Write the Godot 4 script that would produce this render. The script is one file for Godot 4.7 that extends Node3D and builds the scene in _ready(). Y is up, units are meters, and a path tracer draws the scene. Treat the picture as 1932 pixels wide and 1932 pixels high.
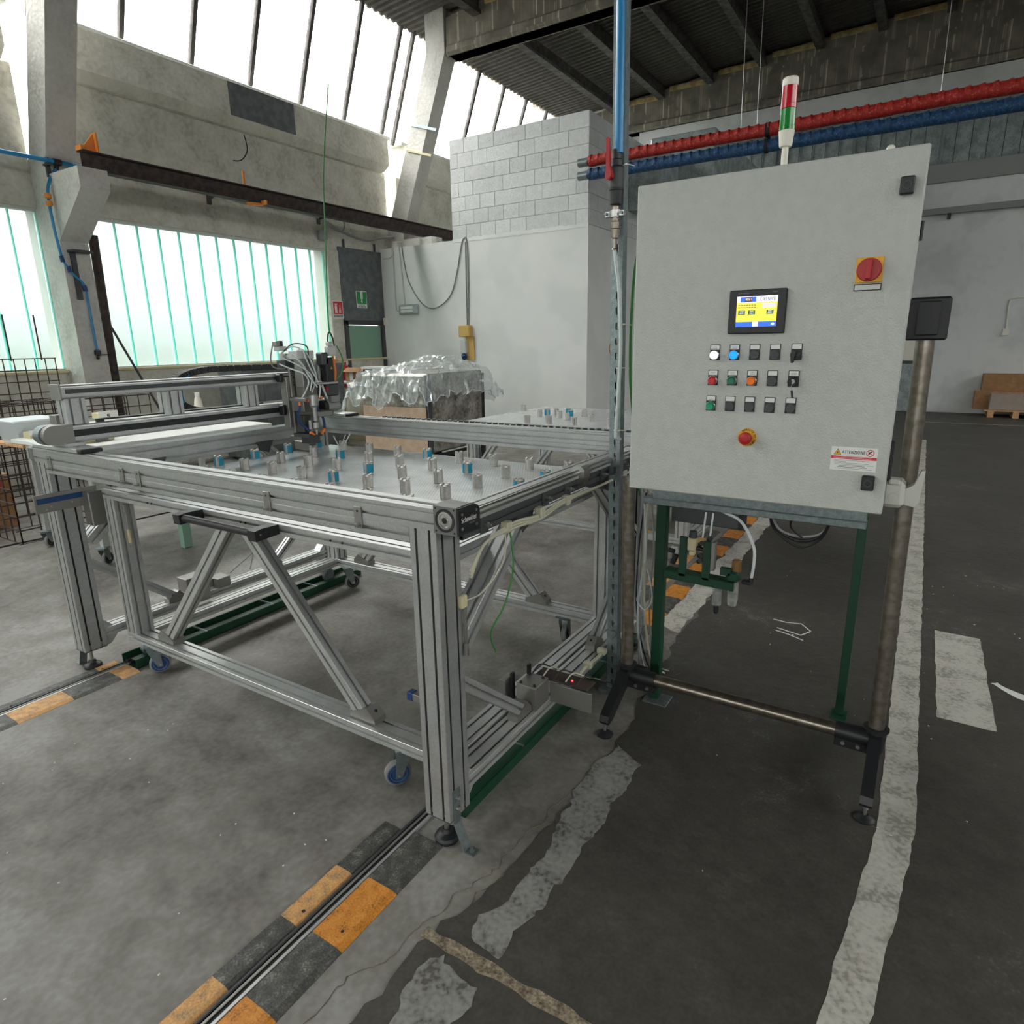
extends Node3D

# ---------- mesh building ----------
class MB:
	var v := PackedVector3Array()
	var n := PackedVector3Array()

	func tri(a: Vector3, b: Vector3, c: Vector3, out := Vector3.ZERO):
		var m := (b - a).cross(c - a)
		if m.length_squared() < 1e-18: return
		m = m.normalized()
		if out != Vector3.ZERO and m.dot(out) < 0.0:
			var t := b
			b = c
			c = t
			m = -m
		v.append(a); v.append(c); v.append(b)
		n.append(m); n.append(m); n.append(m)

	func quad(a: Vector3, b: Vector3, c: Vector3, d: Vector3, out := Vector3.ZERO):
		tri(a, b, c, out)
		tri(a, c, d, out)

	func sq(a: Vector3, b: Vector3, c: Vector3, d: Vector3, na: Vector3, nb: Vector3, nc: Vector3, nd: Vector3):
		if (b - a).cross(c - a).dot(na) + (c - a).cross(d - a).dot(na) < 0.0:
			v.append(a); v.append(b); v.append(c); v.append(a); v.append(c); v.append(d)
			n.append(na); n.append(nb); n.append(nc); n.append(na); n.append(nc); n.append(nd)
		else:
			v.append(a); v.append(c); v.append(b); v.append(a); v.append(d); v.append(c)
			n.append(na); n.append(nc); n.append(nb); n.append(na); n.append(nd); n.append(nc)

	# a box with chamfered edges, centre c, size s
	func box(c: Vector3, s: Vector3, ch := 0.0, bs := Basis()) -> MB:
		var h := s / 2.0
		ch = minf(ch, minf(h.x, minf(h.y, h.z)) * 0.49)
		for ax in 3:
			var u := (ax + 1) % 3
			var w := (ax + 2) % 3
			for sg in [-1.0, 1.0]:
				var q := []
				for k in [[-1, -1], [1, -1], [1, 1], [-1, 1]]:
					var p := Vector3.ZERO
					p[ax] = sg * h[ax]
					p[u] = k[0] * (h[u] - ch)
					p[w] = k[1] * (h[w] - ch)
					q.append(c + bs * p)
				var o := Vector3.ZERO
				o[ax] = sg
				quad(q[0], q[1], q[2], q[3], bs * o)
				if ch > 0.0:
					var p1 := Vector3.ZERO
					for sh in [-1.0, 1.0]:
						var r := []
						for e in [-1.0, 1.0]:
							p1[ax] = sg * h[ax]; p1[u] = sh * (h[u] - ch); p1[w] = e * (h[w] - ch)
							r.append(c + bs * p1)
						for e in [1.0, -1.0]:
							p1[ax] = sg * (h[ax] - ch); p1[u] = sh * h[u]; p1[w] = e * (h[w] - ch)
							r.append(c + bs * p1)
						var o2 := Vector3.ZERO
						o2[ax] = sg; o2[u] = sh
						quad(r[0], r[1], r[2], r[3], bs * o2)
		if ch > 0.0:
			for x in [-1.0, 1.0]:
				for y in [-1.0, 1.0]:
					for z in [-1.0, 1.0]:
						tri(c + bs * Vector3(x * h.x, y * (h.y - ch), z * (h.z - ch)), c + bs * Vector3(x * (h.x - ch), y * h.y, z * (h.z - ch)), c + bs * Vector3(x * (h.x - ch), y * (h.y - ch), z * h.z), bs * Vector3(x, y, z))
		return self

	# axis-aligned box given by its two corners
	func bb(x0: float, x1: float, y0: float, y1: float, z0: float, z1: float, ch := 0.0) -> MB:
		return box(Vector3(x0 + x1, y0 + y1, z0 + z1) / 2.0, Vector3(absf(x1 - x0), absf(y1 - y0), absf(z1 - z0)), ch)

	# a polygon in the plane of ex, ey, pushed along d
	func prism(poly: PackedVector2Array, o: Vector3, ex: Vector3, ey: Vector3, d: Vector3, caps := true) -> MB:
		var area := 0.0
		var k := poly.size()
		for i in k:
			area += poly[i].cross(poly[(i + 1) % k])
		for i in k:
			var a := poly[i]
			var b := poly[(i + 1) % k]
			var e := b - a
			var out := (ex * e.y - ey * e.x) * signf(area)
			var pa := o + ex * a.x + ey * a.y
			var pb := o + ex * b.x + ey * b.y
			quad(pa, pb, pb + d, pa + d, out)
		if caps:
			var t := Geometry2D.triangulate_polygon(poly)
			for i in range(0, t.size(), 3):
				var q := []
				for j in 3:
					q.append(o + ex * poly[t[i + j]].x + ey * poly[t[i + j]].y)
				tri(q[0], q[1], q[2], -d)
				tri(q[0] + d, q[1] + d, q[2] + d, d)
		return self

	func cyl(a: Vector3, b: Vector3, r0: float, r1 := -1.0, k := 14, caps := true) -> MB:
		if r1 < 0.0: r1 = r0
		var d := (b - a).normalized()
		var s := d.cross(Vector3.UP if absf(d.y) < 0.9 else Vector3.RIGHT).normalized()
		var w := d.cross(s)
		for i in k:
			var t0 := TAU * i / k
			var t1 := TAU * (i + 1) / k
			var d0 := s * cos(t0) + w * sin(t0)
			var d1 := s * cos(t1) + w * sin(t1)
			sq(a + d0 * r0, a + d1 * r0, b + d1 * r1, b + d0 * r1, d0, d1, d1, d0)
			if caps:
				if r0 > 0.0: tri(a, a + d0 * r0, a + d1 * r0, -d)
				if r1 > 0.0: tri(b, b + d0 * r1, b + d1 * r1, d)
		return self

	# profile of (radius, height) pairs turned about an axis
	func lathe(o: Vector3, ax: Vector3, prof: Array, k := 20) -> MB:
		var d := ax.normalized()
		var s := d.cross(Vector3.UP if absf(d.y) < 0.9 else Vector3.RIGHT).normalized()
		var w := d.cross(s)
		for j in prof.size() - 1:
			var p: Vector2 = prof[j]
			var q: Vector2 = prof[j + 1]
			var sl := Vector2(q.y - p.y, p.x - q.x).normalized()
			for i in k:
				var t0 := TAU * i / k
				var t1 := TAU * (i + 1) / k
				var d0 := s * cos(t0) + w * sin(t0)
				var d1 := s * cos(t1) + w * sin(t1)
				var n0 := d0 * sl.x + d * sl.y
				var n1 := d1 * sl.x + d * sl.y
				sq(o + d0 * p.x + d * p.y, o + d1 * p.x + d * p.y, o + d1 * q.x + d * q.y, o + d0 * q.x + d * q.y, n0, n1, n1, n0)
		return self

	func tube(pts: Array, r: float, k := 7) -> MB:
		var m := pts.size()
		var s := Vector3.ZERO
		var rings := []
		var nr := []
		for i in m:
			var d: Vector3 = (pts[mini(i + 1, m - 1)] - pts[maxi(i - 1, 0)]).normalized()
			if i == 0:
				s = d.cross(Vector3.UP if absf(d.y) < 0.9 else Vector3.RIGHT).normalized()
			s = (s - d * s.dot(d)).normalized()
			var w := d.cross(s)
			var ring := []
			var rn := []
			for j in k:
				var o := s * cos(TAU * j / k) + w * sin(TAU * j / k)
				ring.append(pts[i] + o * r)
				rn.append(o)
			rings.append(ring)
			nr.append(rn)
		for i in m - 1:
			for j in k:
				var l := (j + 1) % k
				sq(rings[i][j], rings[i][l], rings[i + 1][l], rings[i + 1][j], nr[i][j], nr[i][l], nr[i + 1][l], nr[i + 1][j])
		for e in [0, m - 1]:
			for j in k:
				tri(pts[e], rings[e][j], rings[e][(j + 1) % k], (pts[0] - pts[1]) if e == 0 else (pts[m - 1] - pts[m - 2]))
		return self

	func low() -> Vector3:
		var a := v[0]
		var b := v[0]
		for p in v:
			a = a.min(p)
			b = b.max(p)
		return Vector3((a.x + b.x) / 2.0, a.y, (a.z + b.z) / 2.0)

	func mesh(off := Vector3.ZERO) -> ArrayMesh:
		var a := []
		a.resize(Mesh.ARRAY_MAX)
		var w := v
		if off != Vector3.ZERO:
			w = Transform3D(Basis(), -off) * v
		a[Mesh.ARRAY_VERTEX] = w
		a[Mesh.ARRAY_NORMAL] = n
		var m := ArrayMesh.new()
		m.add_surface_from_arrays(Mesh.PRIMITIVE_TRIANGLES, a)
		return m

var M := {}
var rng := RandomNumberGenerator.new()

func mb() -> MB:
	return MB.new()

func V(x: float, y: float, z: float) -> Vector3:
	return Vector3(x, y, z)

# smooth curve through points
func curve(pts: Array, per := 6) -> Array:
	var out := []
	for i in pts.size() - 1:
		var p0: Vector3 = pts[maxi(i - 1, 0)]
		var p1: Vector3 = pts[i]
		var p2: Vector3 = pts[i + 1]
		var p3: Vector3 = pts[mini(i + 2, pts.size() - 1)]
		for j in per:
			out.append(p1.cubic_interpolate(p2, p0, p3, float(j) / per))
	out.append(pts[-1])
	return out

func numbered(called: String) -> String:
	if not has_node(called): return called
	var i := 1
	while has_node("%s_%03d" % [called, i]): i += 1
	return "%s_%03d" % [called, i]

# a top-level thing whose children are its parts
func T(called: String, label: String, category: String, at: Vector3, group := "") -> Node3D:
	var o := Node3D.new()
	o.name = numbered(called)
	add_child(o)
	o.position = at
	o.set_meta("label", label)
	o.set_meta("category", category)
	if group: o.set_meta("group", group)
	return o

func top(o: Node) -> Node3D:
	while o.get_parent() != self: o = o.get_parent()
	return o

# a part: mesh given in scene coordinates
func P(parent: Node3D, called: String, m: MB, mt: Material, label := "") -> MeshInstance3D:
	var o := MeshInstance3D.new()
	o.name = called
	o.mesh = m.mesh(top(parent).position)
	o.material_override = mt
	if label: o.set_meta("label", label)
	parent.add_child(o, true)
	return o

# a part that shares a ready mesh
func PM(parent: Node3D, called: String, m: Mesh, mt: Material, xf: Transform3D) -> MeshInstance3D:
	var o := MeshInstance3D.new()
	o.name = called
	o.mesh = m
	o.material_override = mt
	xf.origin -= top(parent).position
	o.transform = xf
	parent.add_child(o, true)
	return o

# a thing that is one mesh
func L(called: String, label: String, category: String, m: MB, mt: Material, group := "") -> MeshInstance3D:
	var at := m.low()
	var o := MeshInstance3D.new()
	o.name = numbered(called)
	o.mesh = m.mesh(at)
	o.material_override = mt
	add_child(o)
	o.position = at
	o.set_meta("label", label)
	o.set_meta("category", category)
	if group: o.set_meta("group", group)
	return o

# a piece of the setting
func S(called: String, m: MB, mt: Material) -> MeshInstance3D:
	var at := m.low()
	var o := MeshInstance3D.new()
	o.name = numbered(called)
	o.mesh = m.mesh(at)
	o.material_override = mt
	add_child(o)
	o.position = at
	o.set_meta("kind", "structure")
	return o

func lettering(parent: Node3D, called: String, s: String, mt: Material, at: Vector3, right: Vector3, up: Vector3, height: float, width := 0.0, depth := 0.0006, bold := false):
	var t := TextMesh.new()
	var f := SystemFont.new()
	f.font_names = PackedStringArray(["Droid Sans"])
	if bold: f.font_weight = 700
	t.font = f
	t.text = s
	t.font_size = 32
	t.pixel_size = height / 24.0
	t.depth = depth
	t.curve_step = 2.0
	var bs := Basis(right, up, right.cross(up))
	if width > 0.0:
		var w := t.get_aabb().size.x
		if w > 0.0: bs.x *= width / w
	PM(parent, called, t, mt, Transform3D(bs, at))

# cross-section of an aluminium profile with T-slots
func alu_poly(w: float, h: float, nw: int, nh: int, op := 0.010) -> PackedVector2Array:
	var p := PackedVector2Array()
	var c := 0.0015
	var q := op / 2.0
	var sides := [[Vector2(-w / 2, -h / 2), Vector2(1, 0), w, nw], [Vector2(w / 2, -h / 2), Vector2(0, 1), h, nh], [Vector2(w / 2, h / 2), Vector2(-1, 0), w, nw], [Vector2(-w / 2, h / 2), Vector2(0, -1), h, nh]]
	for s in sides:
		var o: Vector2 = s[0]
		var d: Vector2 = s[1]
		var inn := Vector2(-d.y, d.x)
		p.append(o + d * c)
		for i in s[3]:
			var m: Vector2 = o + d * (s[2] * (i + 0.5) / s[3])
			p.append(m - d * q)
			p.append(m - d * q + inn * 0.003)
			p.append(m - d * (q + 0.004) + inn * 0.003)
			p.append(m - d * (q + 0.004) + inn * 0.013)
			p.append(m + d * (q + 0.004) + inn * 0.013)
			p.append(m + d * (q + 0.004) + inn * 0.003)
			p.append(m + d * q + inn * 0.003)
			p.append(m + d * q)
		p.append(o + d * (s[2] - c))
	return p

# profile from a to b; h is measured along up
func alu(m: MB, a: Vector3, b: Vector3, w: float, h: float, nw: int, nh: int, up := Vector3.UP, op := 0.010) -> MB:
	var d := (b - a).normalized()
	var s := up.cross(d).normalized()
	var u := d.cross(s).normalized()
	return m.prism(alu_poly(w, h, nw, nh, op), a, s, u, b - a)

# ---------- materials ----------
func smat(c: Color, rough := 0.6, metal := 0.0) -> StandardMaterial3D:
	var m := StandardMaterial3D.new()
	m.albedo_color = c
	m.roughness = rough
	m.metallic = metal
	return m

func rgb(r: int, g: int, b: int) -> Color:
	return Color8(r, g, b)

# seamless texture from summed noise: layers of [frequency, octaves, weight, seed, type]
func ntex(side: int, layers: Array, ramp: Array) -> ImageTexture:
	var acc := PackedFloat32Array()
	acc.resize(side * side)
	for l in layers:
		var f := FastNoiseLite.new()
		f.noise_type = l[4] if l.size() > 4 else FastNoiseLite.TYPE_SIMPLEX_SMOOTH
		f.frequency = l[0]
		f.fractal_octaves = l[1]
		f.seed = l[3]
		var d := f.get_seamless_image(side, side).get_data()
		var w: float = l[2] / 255.0
		for i in side * side:
			acc[i] += d[i] * w
	var lut := PackedByteArray()
	var g := Gradient.new()
	g.offsets = PackedFloat32Array(ramp[0])
	g.colors = PackedColorArray(ramp[1])
	for i in 256:
		var c := g.sample(i / 255.0)
		lut.append(c.r8); lut.append(c.g8); lut.append(c.b8)
	var out := PackedByteArray()
	out.resize(side * side * 3)
	for i in side * side:
		var k := clampi(int(acc[i] * 255.0), 0, 255) * 3
		out[i * 3] = lut[k]
		out[i * 3 + 1] = lut[k + 1]
		out[i * 3 + 2] = lut[k + 2]
	return ImageTexture.create_from_image(Image.create_from_data(side, side, false, Image.FORMAT_RGB8, out))

func tmat(tex: Texture2D, scale: float, rough := 0.8, metal := 0.0, nrm: Texture2D = null, ns := 0.4, world := true) -> StandardMaterial3D:
	var m := smat(Color.WHITE, rough, metal)
	m.albedo_texture = tex
	m.uv1_triplanar = true
	m.uv1_world_triplanar = world
	m.uv1_scale = Vector3.ONE * scale
	if nrm:
		m.normal_enabled = true
		m.normal_texture = nrm
		m.normal_scale = ns
	return m

func nnorm(freq: float, oct: int, sd: int, bump := 4.0, side := 256) -> ImageTexture:
	var f := FastNoiseLite.new()
	f.frequency = freq
	f.fractal_octaves = oct
	f.seed = sd
	var im := f.get_seamless_image(side, side)
	im.convert(Image.FORMAT_RGBA8)
	im.bump_map_to_normal_map(bump)
	return ImageTexture.create_from_image(im)

func glow(c: Color, e: float) -> StandardMaterial3D:
	var m := smat(c, 0.4)
	m.emission_enabled = true
	m.emission = c
	m.emission_energy_multiplier = e
	return m

func clear(c: Color, a: float, rough := 0.1) -> StandardMaterial3D:
	var m := smat(Color(c.r, c.g, c.b, a), rough)
	m.transparency = BaseMaterial3D.TRANSPARENCY_ALPHA
	return m

func make_materials():
	var grit := nnorm(0.09, 4, 5, 3.0)
	var fine := nnorm(0.25, 2, 9, 2.0)
	M.wall = tmat(ntex(512, [[0.008, 4, 0.6, 11], [0.05, 4, 0.4, 12]], [[0.2, 0.42, 0.6, 0.8], [rgb(176, 174, 163), rgb(198, 196, 184), rgb(206, 204, 193), rgb(214, 212, 201)]]), 0.45, 0.92, 0.0, grit, 0.3)
	M.column = tmat(ntex(512, [[0.007, 4, 0.6, 21], [0.06, 3, 0.4, 22]], [[0.2, 0.45, 0.7], [rgb(182, 180, 174), rgb(198, 196, 190), rgb(206, 204, 198)]]), 0.5, 0.9, 0.0, grit, 0.25)
	M.white = tmat(ntex(256, [[0.01, 3, 1.0, 31]], [[0.3, 0.6], [rgb(222, 224, 222), rgb(230, 231, 229)]]), 0.3, 0.85)
	M.farwhite = tmat(ntex(256, [[0.01, 3, 0.7, 33], [0.05, 3, 0.3, 34]], [[0.25, 0.6], [rgb(204, 206, 206), rgb(220, 222, 221)]]), 0.3, 0.85)
	M.floor = tmat(ntex(1024, [[0.004, 5, 0.45, 41], [0.02, 4, 0.3, 42], [0.12, 4, 0.25, 43]], [[0.26, 0.36, 0.44, 0.52, 0.6, 0.72], [rgb(98, 94, 87), rgb(112, 108, 101), rgb(120, 117, 110), rgb(127, 124, 117), rgb(134, 132, 126), rgb(148, 147, 142)]]), 0.24, 0.62, 0.0, grit, 0.22)
	M.resin = tmat(ntex(1024, [[0.004, 4, 0.35, 51], [0.03, 4, 0.3, 52], [0.2, 3, 0.35, 53]], [[0.25, 0.42, 0.55, 0.68, 0.72, 0.78], [rgb(62, 60, 55), rgb(70, 68, 63), rgb(76, 74, 69), rgb(82, 80, 75), rgb(94, 92, 87), rgb(112, 110, 104)]]), 0.3, 0.55, 0.0, fine, 0.15)
	M.greypaint = tmat(ntex(512, [[0.015, 4, 0.5, 61], [0.1, 4, 0.5, 62]], [[0.28, 0.36, 0.5, 0.7], [rgb(84, 82, 78), rgb(118, 117, 114), rgb(134, 133, 130), rgb(146, 145, 142)]]), 0.8, 0.6, 0.0, grit, 0.2)
	M.whiteline = tmat(ntex(512, [[0.012, 4, 0.5, 71], [0.09, 4, 0.5, 72]], [[0.28, 0.42, 0.6], [rgb(150, 148, 138), rgb(184, 182, 172), rgb(198, 196, 187)]]), 0.9, 0.6, 0.0, grit, 0.15)
	M.rubble = tmat(ntex(512, [[0.03, 5, 0.5, 81], [0.15, 4, 0.5, 82, FastNoiseLite.TYPE_CELLULAR]], [[0.2, 0.4, 0.6, 0.8], [rgb(88, 78, 64), rgb(124, 112, 94), rgb(150, 138, 118), rgb(170, 160, 142)]]), 1.6, 0.95, 0.0, grit, 1.0)
	M.alum = tmat(ntex(256, [[0.02, 3, 0.5, 91], [0.2, 2, 0.5, 92]], [[0.3, 0.7], [rgb(190, 192, 191), rgb(204, 206, 205)]]), 1.5, 0.36, 0.6)
	M.axis = tmat(ntex(256, [[0.02, 3, 0.5, 93], [0.2, 2, 0.5, 94]], [[0.3, 0.7], [rgb(168, 170, 169), rgb(182, 184, 183)]]), 1.5, 0.4, 0.6)
	M.bracket = smat(rgb(150, 148, 144), 0.42, 0.75)
	M.steel = smat(rgb(190, 190, 188), 0.28, 0.95)
	M.pod = tmat(ntex(256, [[0.03, 3, 0.6, 95], [0.25, 2, 0.4, 96]], [[0.3, 0.7], [rgb(178, 174, 168), rgb(204, 201, 196)]]), 6.0, 0.32, 0.65)
	M.inox = tmat(ntex(256, [[0.03, 4, 1.0, 97]], [[0.3, 0.7], [rgb(132, 122, 110), rgb(158, 150, 140)]]), 3.0, 0.3, 0.9)
	M.plate = tmat(ntex(512, [[0.01, 4, 0.6, 98], [0.08, 3, 0.4, 99]], [[0.3, 0.7], [rgb(206, 210, 212), rgb(220, 223, 224)]]), 1.0, 0.24, 0.5)
	M.galv = tmat(ntex(256, [[0.03, 3, 0.6, 101, FastNoiseLite.TYPE_CELLULAR], [0.1, 3, 0.4, 102]], [[0.2, 0.8], [rgb(112, 124, 126), rgb(146, 156, 157)]]), 5.0, 0.42, 0.7)
	M.cast = smat(rgb(120, 121, 120), 0.5, 0.5)
	M.black = smat(rgb(30, 31, 34), 0.45)
	M.rubber = smat(rgb(24, 24, 25), 0.7)
	M.darkgrey = smat(rgb(66, 68, 70), 0.55)
	M.tread = smat(rgb(128, 130, 128), 0.6)
	M.wheelblue = smat(rgb(20, 62, 112), 0.5)
	M.cabinet = tmat(ntex(256, [[0.02, 3, 0.4, 111], [0.3, 2, 0.6, 112]], [[0.3, 0.7], [rgb(180, 183, 176), rgb(188, 191, 184)]]), 4.0, 0.42, 0.0, nnorm(0.12, 3, 17, 3.0), 0.28)
	M.red = smat(rgb(176, 26, 30), 0.4)
	M.redpipe = tmat(ntex(256, [[0.03, 4, 0.6, 121], [0.2, 2, 0.4, 122]], [[0.28, 0.5, 0.72, 0.76], [rgb(150, 30, 24), rgb(178, 40, 32), rgb(192, 58, 46), rgb(214, 190, 180)]]), 3.0, 0.55)
	M.bluepipe = tmat(ntex(256, [[0.03, 4, 0.6, 123], [0.2, 2, 0.4, 124]], [[0.28, 0.5, 0.72, 0.76], [rgb(18, 50, 84), rgb(28, 72, 116), rgb(40, 90, 134), rgb(200, 205, 208)]]), 3.0, 0.55)
	M.airblue = smat(rgb(34, 134, 190), 0.3)
	M.teal = smat(rgb(14, 142, 172), 0.5)
	M.green = smat(rgb(14, 60, 40), 0.45)
	M.greenpaint = smat(rgb(134, 172, 150), 0.5)
	M.doorgrey = tmat(ntex(256, [[0.02, 4, 1.0, 131]], [[0.3, 0.7], [rgb(88, 94, 96), rgb(106, 110, 110)]]), 1.0, 0.6)
	M.orange = tmat(ntex(512, [[0.02, 4, 0.5, 141], [0.12, 4, 0.5, 142]], [[0.26, 0.34, 0.5, 0.7], [rgb(116, 84, 44), rgb(190, 120, 40), rgb(208, 134, 44), rgb(222, 150, 66)]]), 2.0, 0.55, 0.0, fine, 0.2)
	M.paleorange = tmat(ntex(512, [[0.02, 4, 0.5, 143], [0.12, 4, 0.5, 144]], [[0.28, 0.4, 0.55, 0.7], [rgb(150, 132, 108), rgb(196, 150, 96), rgb(214, 160, 96), rgb(226, 176, 116)]]), 2.0, 0.6, 0.0, fine, 0.2)
	M.tapeblack = tmat(ntex(512, [[0.02, 4, 0.5, 145], [0.12, 4, 0.5, 146]], [[0.28, 0.45, 0.6, 0.72], [rgb(58, 58, 56), rgb(74, 74, 71), rgb(92, 92, 88), rgb(128, 126, 120)]]), 2.0, 0.55, 0.0, fine, 0.2)
	M.orangepaint = smat(rgb(226, 140, 58), 0.5)
	M.orangebright = smat(rgb(236, 128, 44), 0.45)
	M.rust = tmat(ntex(256, [[0.03, 4, 1.0, 151]], [[0.3, 0.7], [rgb(52, 46, 46), rgb(78, 64, 58)]]), 1.2, 0.7, 0.2)
	M.rebar = smat(rgb(78, 66, 62), 0.65, 0.4)
	M.roof = tmat(ntex(256, [[0.02, 4, 0.6, 161], [0.15, 3, 0.4, 162]], [[0.3, 0.7], [rgb(68, 66, 62), rgb(92, 88, 82)]]), 0.8, 0.85)
	M.purlin = tmat(ntex(256, [[0.02, 4, 1.0, 163]], [[0.3, 0.7], [rgb(66, 64, 62), rgb(92, 88, 84)]]), 1.0, 0.85)
	M.insul = tmat(ntex(256, [[0.02, 4, 1.0, 165]], [[0.3, 0.7], [rgb(170, 146, 96), rgb(206, 184, 134)]]), 1.0, 0.85)
	M.beam = streaks()
	M.block = []
	for i in 4:
		var k := 4 * i - 6
		M.block.append(tmat(ntex(256, [[0.03, 3, 0.5, 171 + i], [0.15, 3, 0.5, 175 + i]], [[0.3, 0.7], [rgb(206 + k, 209 + k, 209 + k), rgb(218 + k, 220 + k, 219 + k)]]), 0.9, 0.9, 0.0, grit, 0.35))
	M.mortar = smat(rgb(150, 150, 148), 0.95)
	M.cardboard = tmat(ntex(256, [[0.02, 3, 0.5, 181], [0.2, 2, 0.5, 182]], [[0.3, 0.7], [rgb(150, 112, 76), rgb(172, 132, 92)]]), 1.5, 0.8)
	M.cardpale = tmat(ntex(256, [[0.02, 3, 0.5, 183], [0.2, 2, 0.5, 184]], [[0.3, 0.7], [rgb(190, 164, 138), rgb(208, 184, 160)]]), 1.5, 0.8)
	M.wood = tmat(ntex(256, [[0.03, 4, 1.0, 185]], [[0.3, 0.7], [rgb(196, 148, 100), rgb(222, 178, 130)]]), 2.0, 0.7)
	M.foil = tmat(ntex(512, [[0.008, 4, 0.6, 191], [0.05, 4, 0.4, 192]], [[0.25, 0.45, 0.6, 0.75], [rgb(120, 116, 108), rgb(160, 156, 148), rgb(186, 182, 172), rgb(206, 202, 192)]]), 0.7, 0.32, 0.8, nnorm(0.02, 3, 77, 6.0), 0.5)
	M.film = clear(rgb(226, 236, 238), 0.28, 0.08)
	M.bin = clear(rgb(226, 234, 240), 0.62, 0.25)
	M.frost = clear(rgb(214, 230, 226), 0.6, 0.3)
	M.frostedge = smat(rgb(150, 226, 214), 0.3)
	M.frostedge.backlight_enabled = true
	M.frostedge.backlight = rgb(170, 235, 225)
	M.glass = clear(rgb(235, 240, 240), 0.12, 0.05)
	M.glassdirty = clear(rgb(206, 190, 160), 0.55, 0.5)
	M.ugrey = tmat(ntex(256, [[0.02, 3, 0.6, 195], [0.1, 3, 0.4, 196]], [[0.3, 0.7], [rgb(140, 152, 152), rgb(172, 182, 181)]]), 0.8, 0.16)
	M.ivory = smat(rgb(232, 228, 214), 0.4)
	M.lightgrey = smat(rgb(196, 198, 194), 0.45)
	M.socket = smat(rgb(206, 206, 198), 0.4)
	M.cream = smat(rgb(206, 196, 158), 0.55)
	M.mustard = smat(rgb(208, 170, 98), 0.55)
	M.yellow = smat(rgb(228, 172, 34), 0.45)
	M.paper = smat(rgb(226, 228, 224), 0.7)
	M.ink = smat(rgb(36, 36, 38), 0.7)
	M.greyink = smat(rgb(120, 122, 122), 0.7)
	M.signgreen = smat(rgb(28, 150, 72), 0.5)
	M.signred = smat(rgb(206, 52, 62), 0.5)
	M.hose = smat(rgb(206, 214, 214), 0.35)
	M.cablegrey = smat(rgb(142, 144, 142), 0.5)
	M.cablegreen = smat(rgb(54, 130, 60), 0.5)
	M.cablecream = smat(rgb(196, 194, 172), 0.5)
	M.copper = smat(rgb(186, 112, 74), 0.5)
	M.redlens = clear(rgb(196, 10, 40), 0.9, 0.15)
	M.greenlens = clear(rgb(8, 140, 50), 0.9, 0.15)
	M.bowl = clear(rgb(220, 224, 218), 0.3, 0.08)

# concrete with pale vertical runs of lime
func streaks() -> StandardMaterial3D:
	var a := FastNoiseLite.new()
	a.frequency = 0.09
	a.fractal_octaves = 3
	a.seed = 201
	var b := FastNoiseLite.new()
	b.frequency = 0.012
	b.fractal_octaves = 4
	b.seed = 202
	var w := 512
	var h := 512
	var da := a.get_seamless_image(w, w).get_data()
	var db := b.get_seamless_image(w, h).get_data()
	var im := Image.create(w, h, false, Image.FORMAT_RGB8)
	for y in h:
		for x in w:
			var t := db[y * w + x] / 255.0
			var s := da[(y / 160) * 40 * w + x] / 255.0
			var k := 0.36 + 0.16 * t
			if s > 0.62 and t > 0.42: k += (s - 0.62) * 1.1
			im.set_pixel(x, y, Color(k * 1.14, k * 1.09, k * 0.99))
	return tmat(ImageTexture.create_from_image(im), 0.33, 0.92, 0.0)

# outline with ragged edges
func ragged(pts: Array, amp: float, step := 0.03, sd := 1) -> PackedVector2Array:
	var f := FastNoiseLite.new()
	f.frequency = 6.0
	f.fractal_octaves = 4
	f.seed = sd
	var out := PackedVector2Array()
	for i in pts.size():
		var a: Vector2 = pts[i]
		var b: Vector2 = pts[(i + 1) % pts.size()]
		var k := maxi(1, int(a.distance_to(b) / step))
		var nn := (b - a).orthogonal().normalized()
		for j in k:
			var p := a.lerp(b, float(j) / k)
			out.append(p + nn * f.get_noise_2d(p.x, p.y) * amp * (0.0 if j == 0 else 2.0))
	return out

func flat(m: MB, poly: PackedVector2Array, y: float, th: float) -> MB:
	return m.prism(poly, V(0, y, 0), Vector3.RIGHT, V(0, 0, 1), V(0, th, 0))

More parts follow.
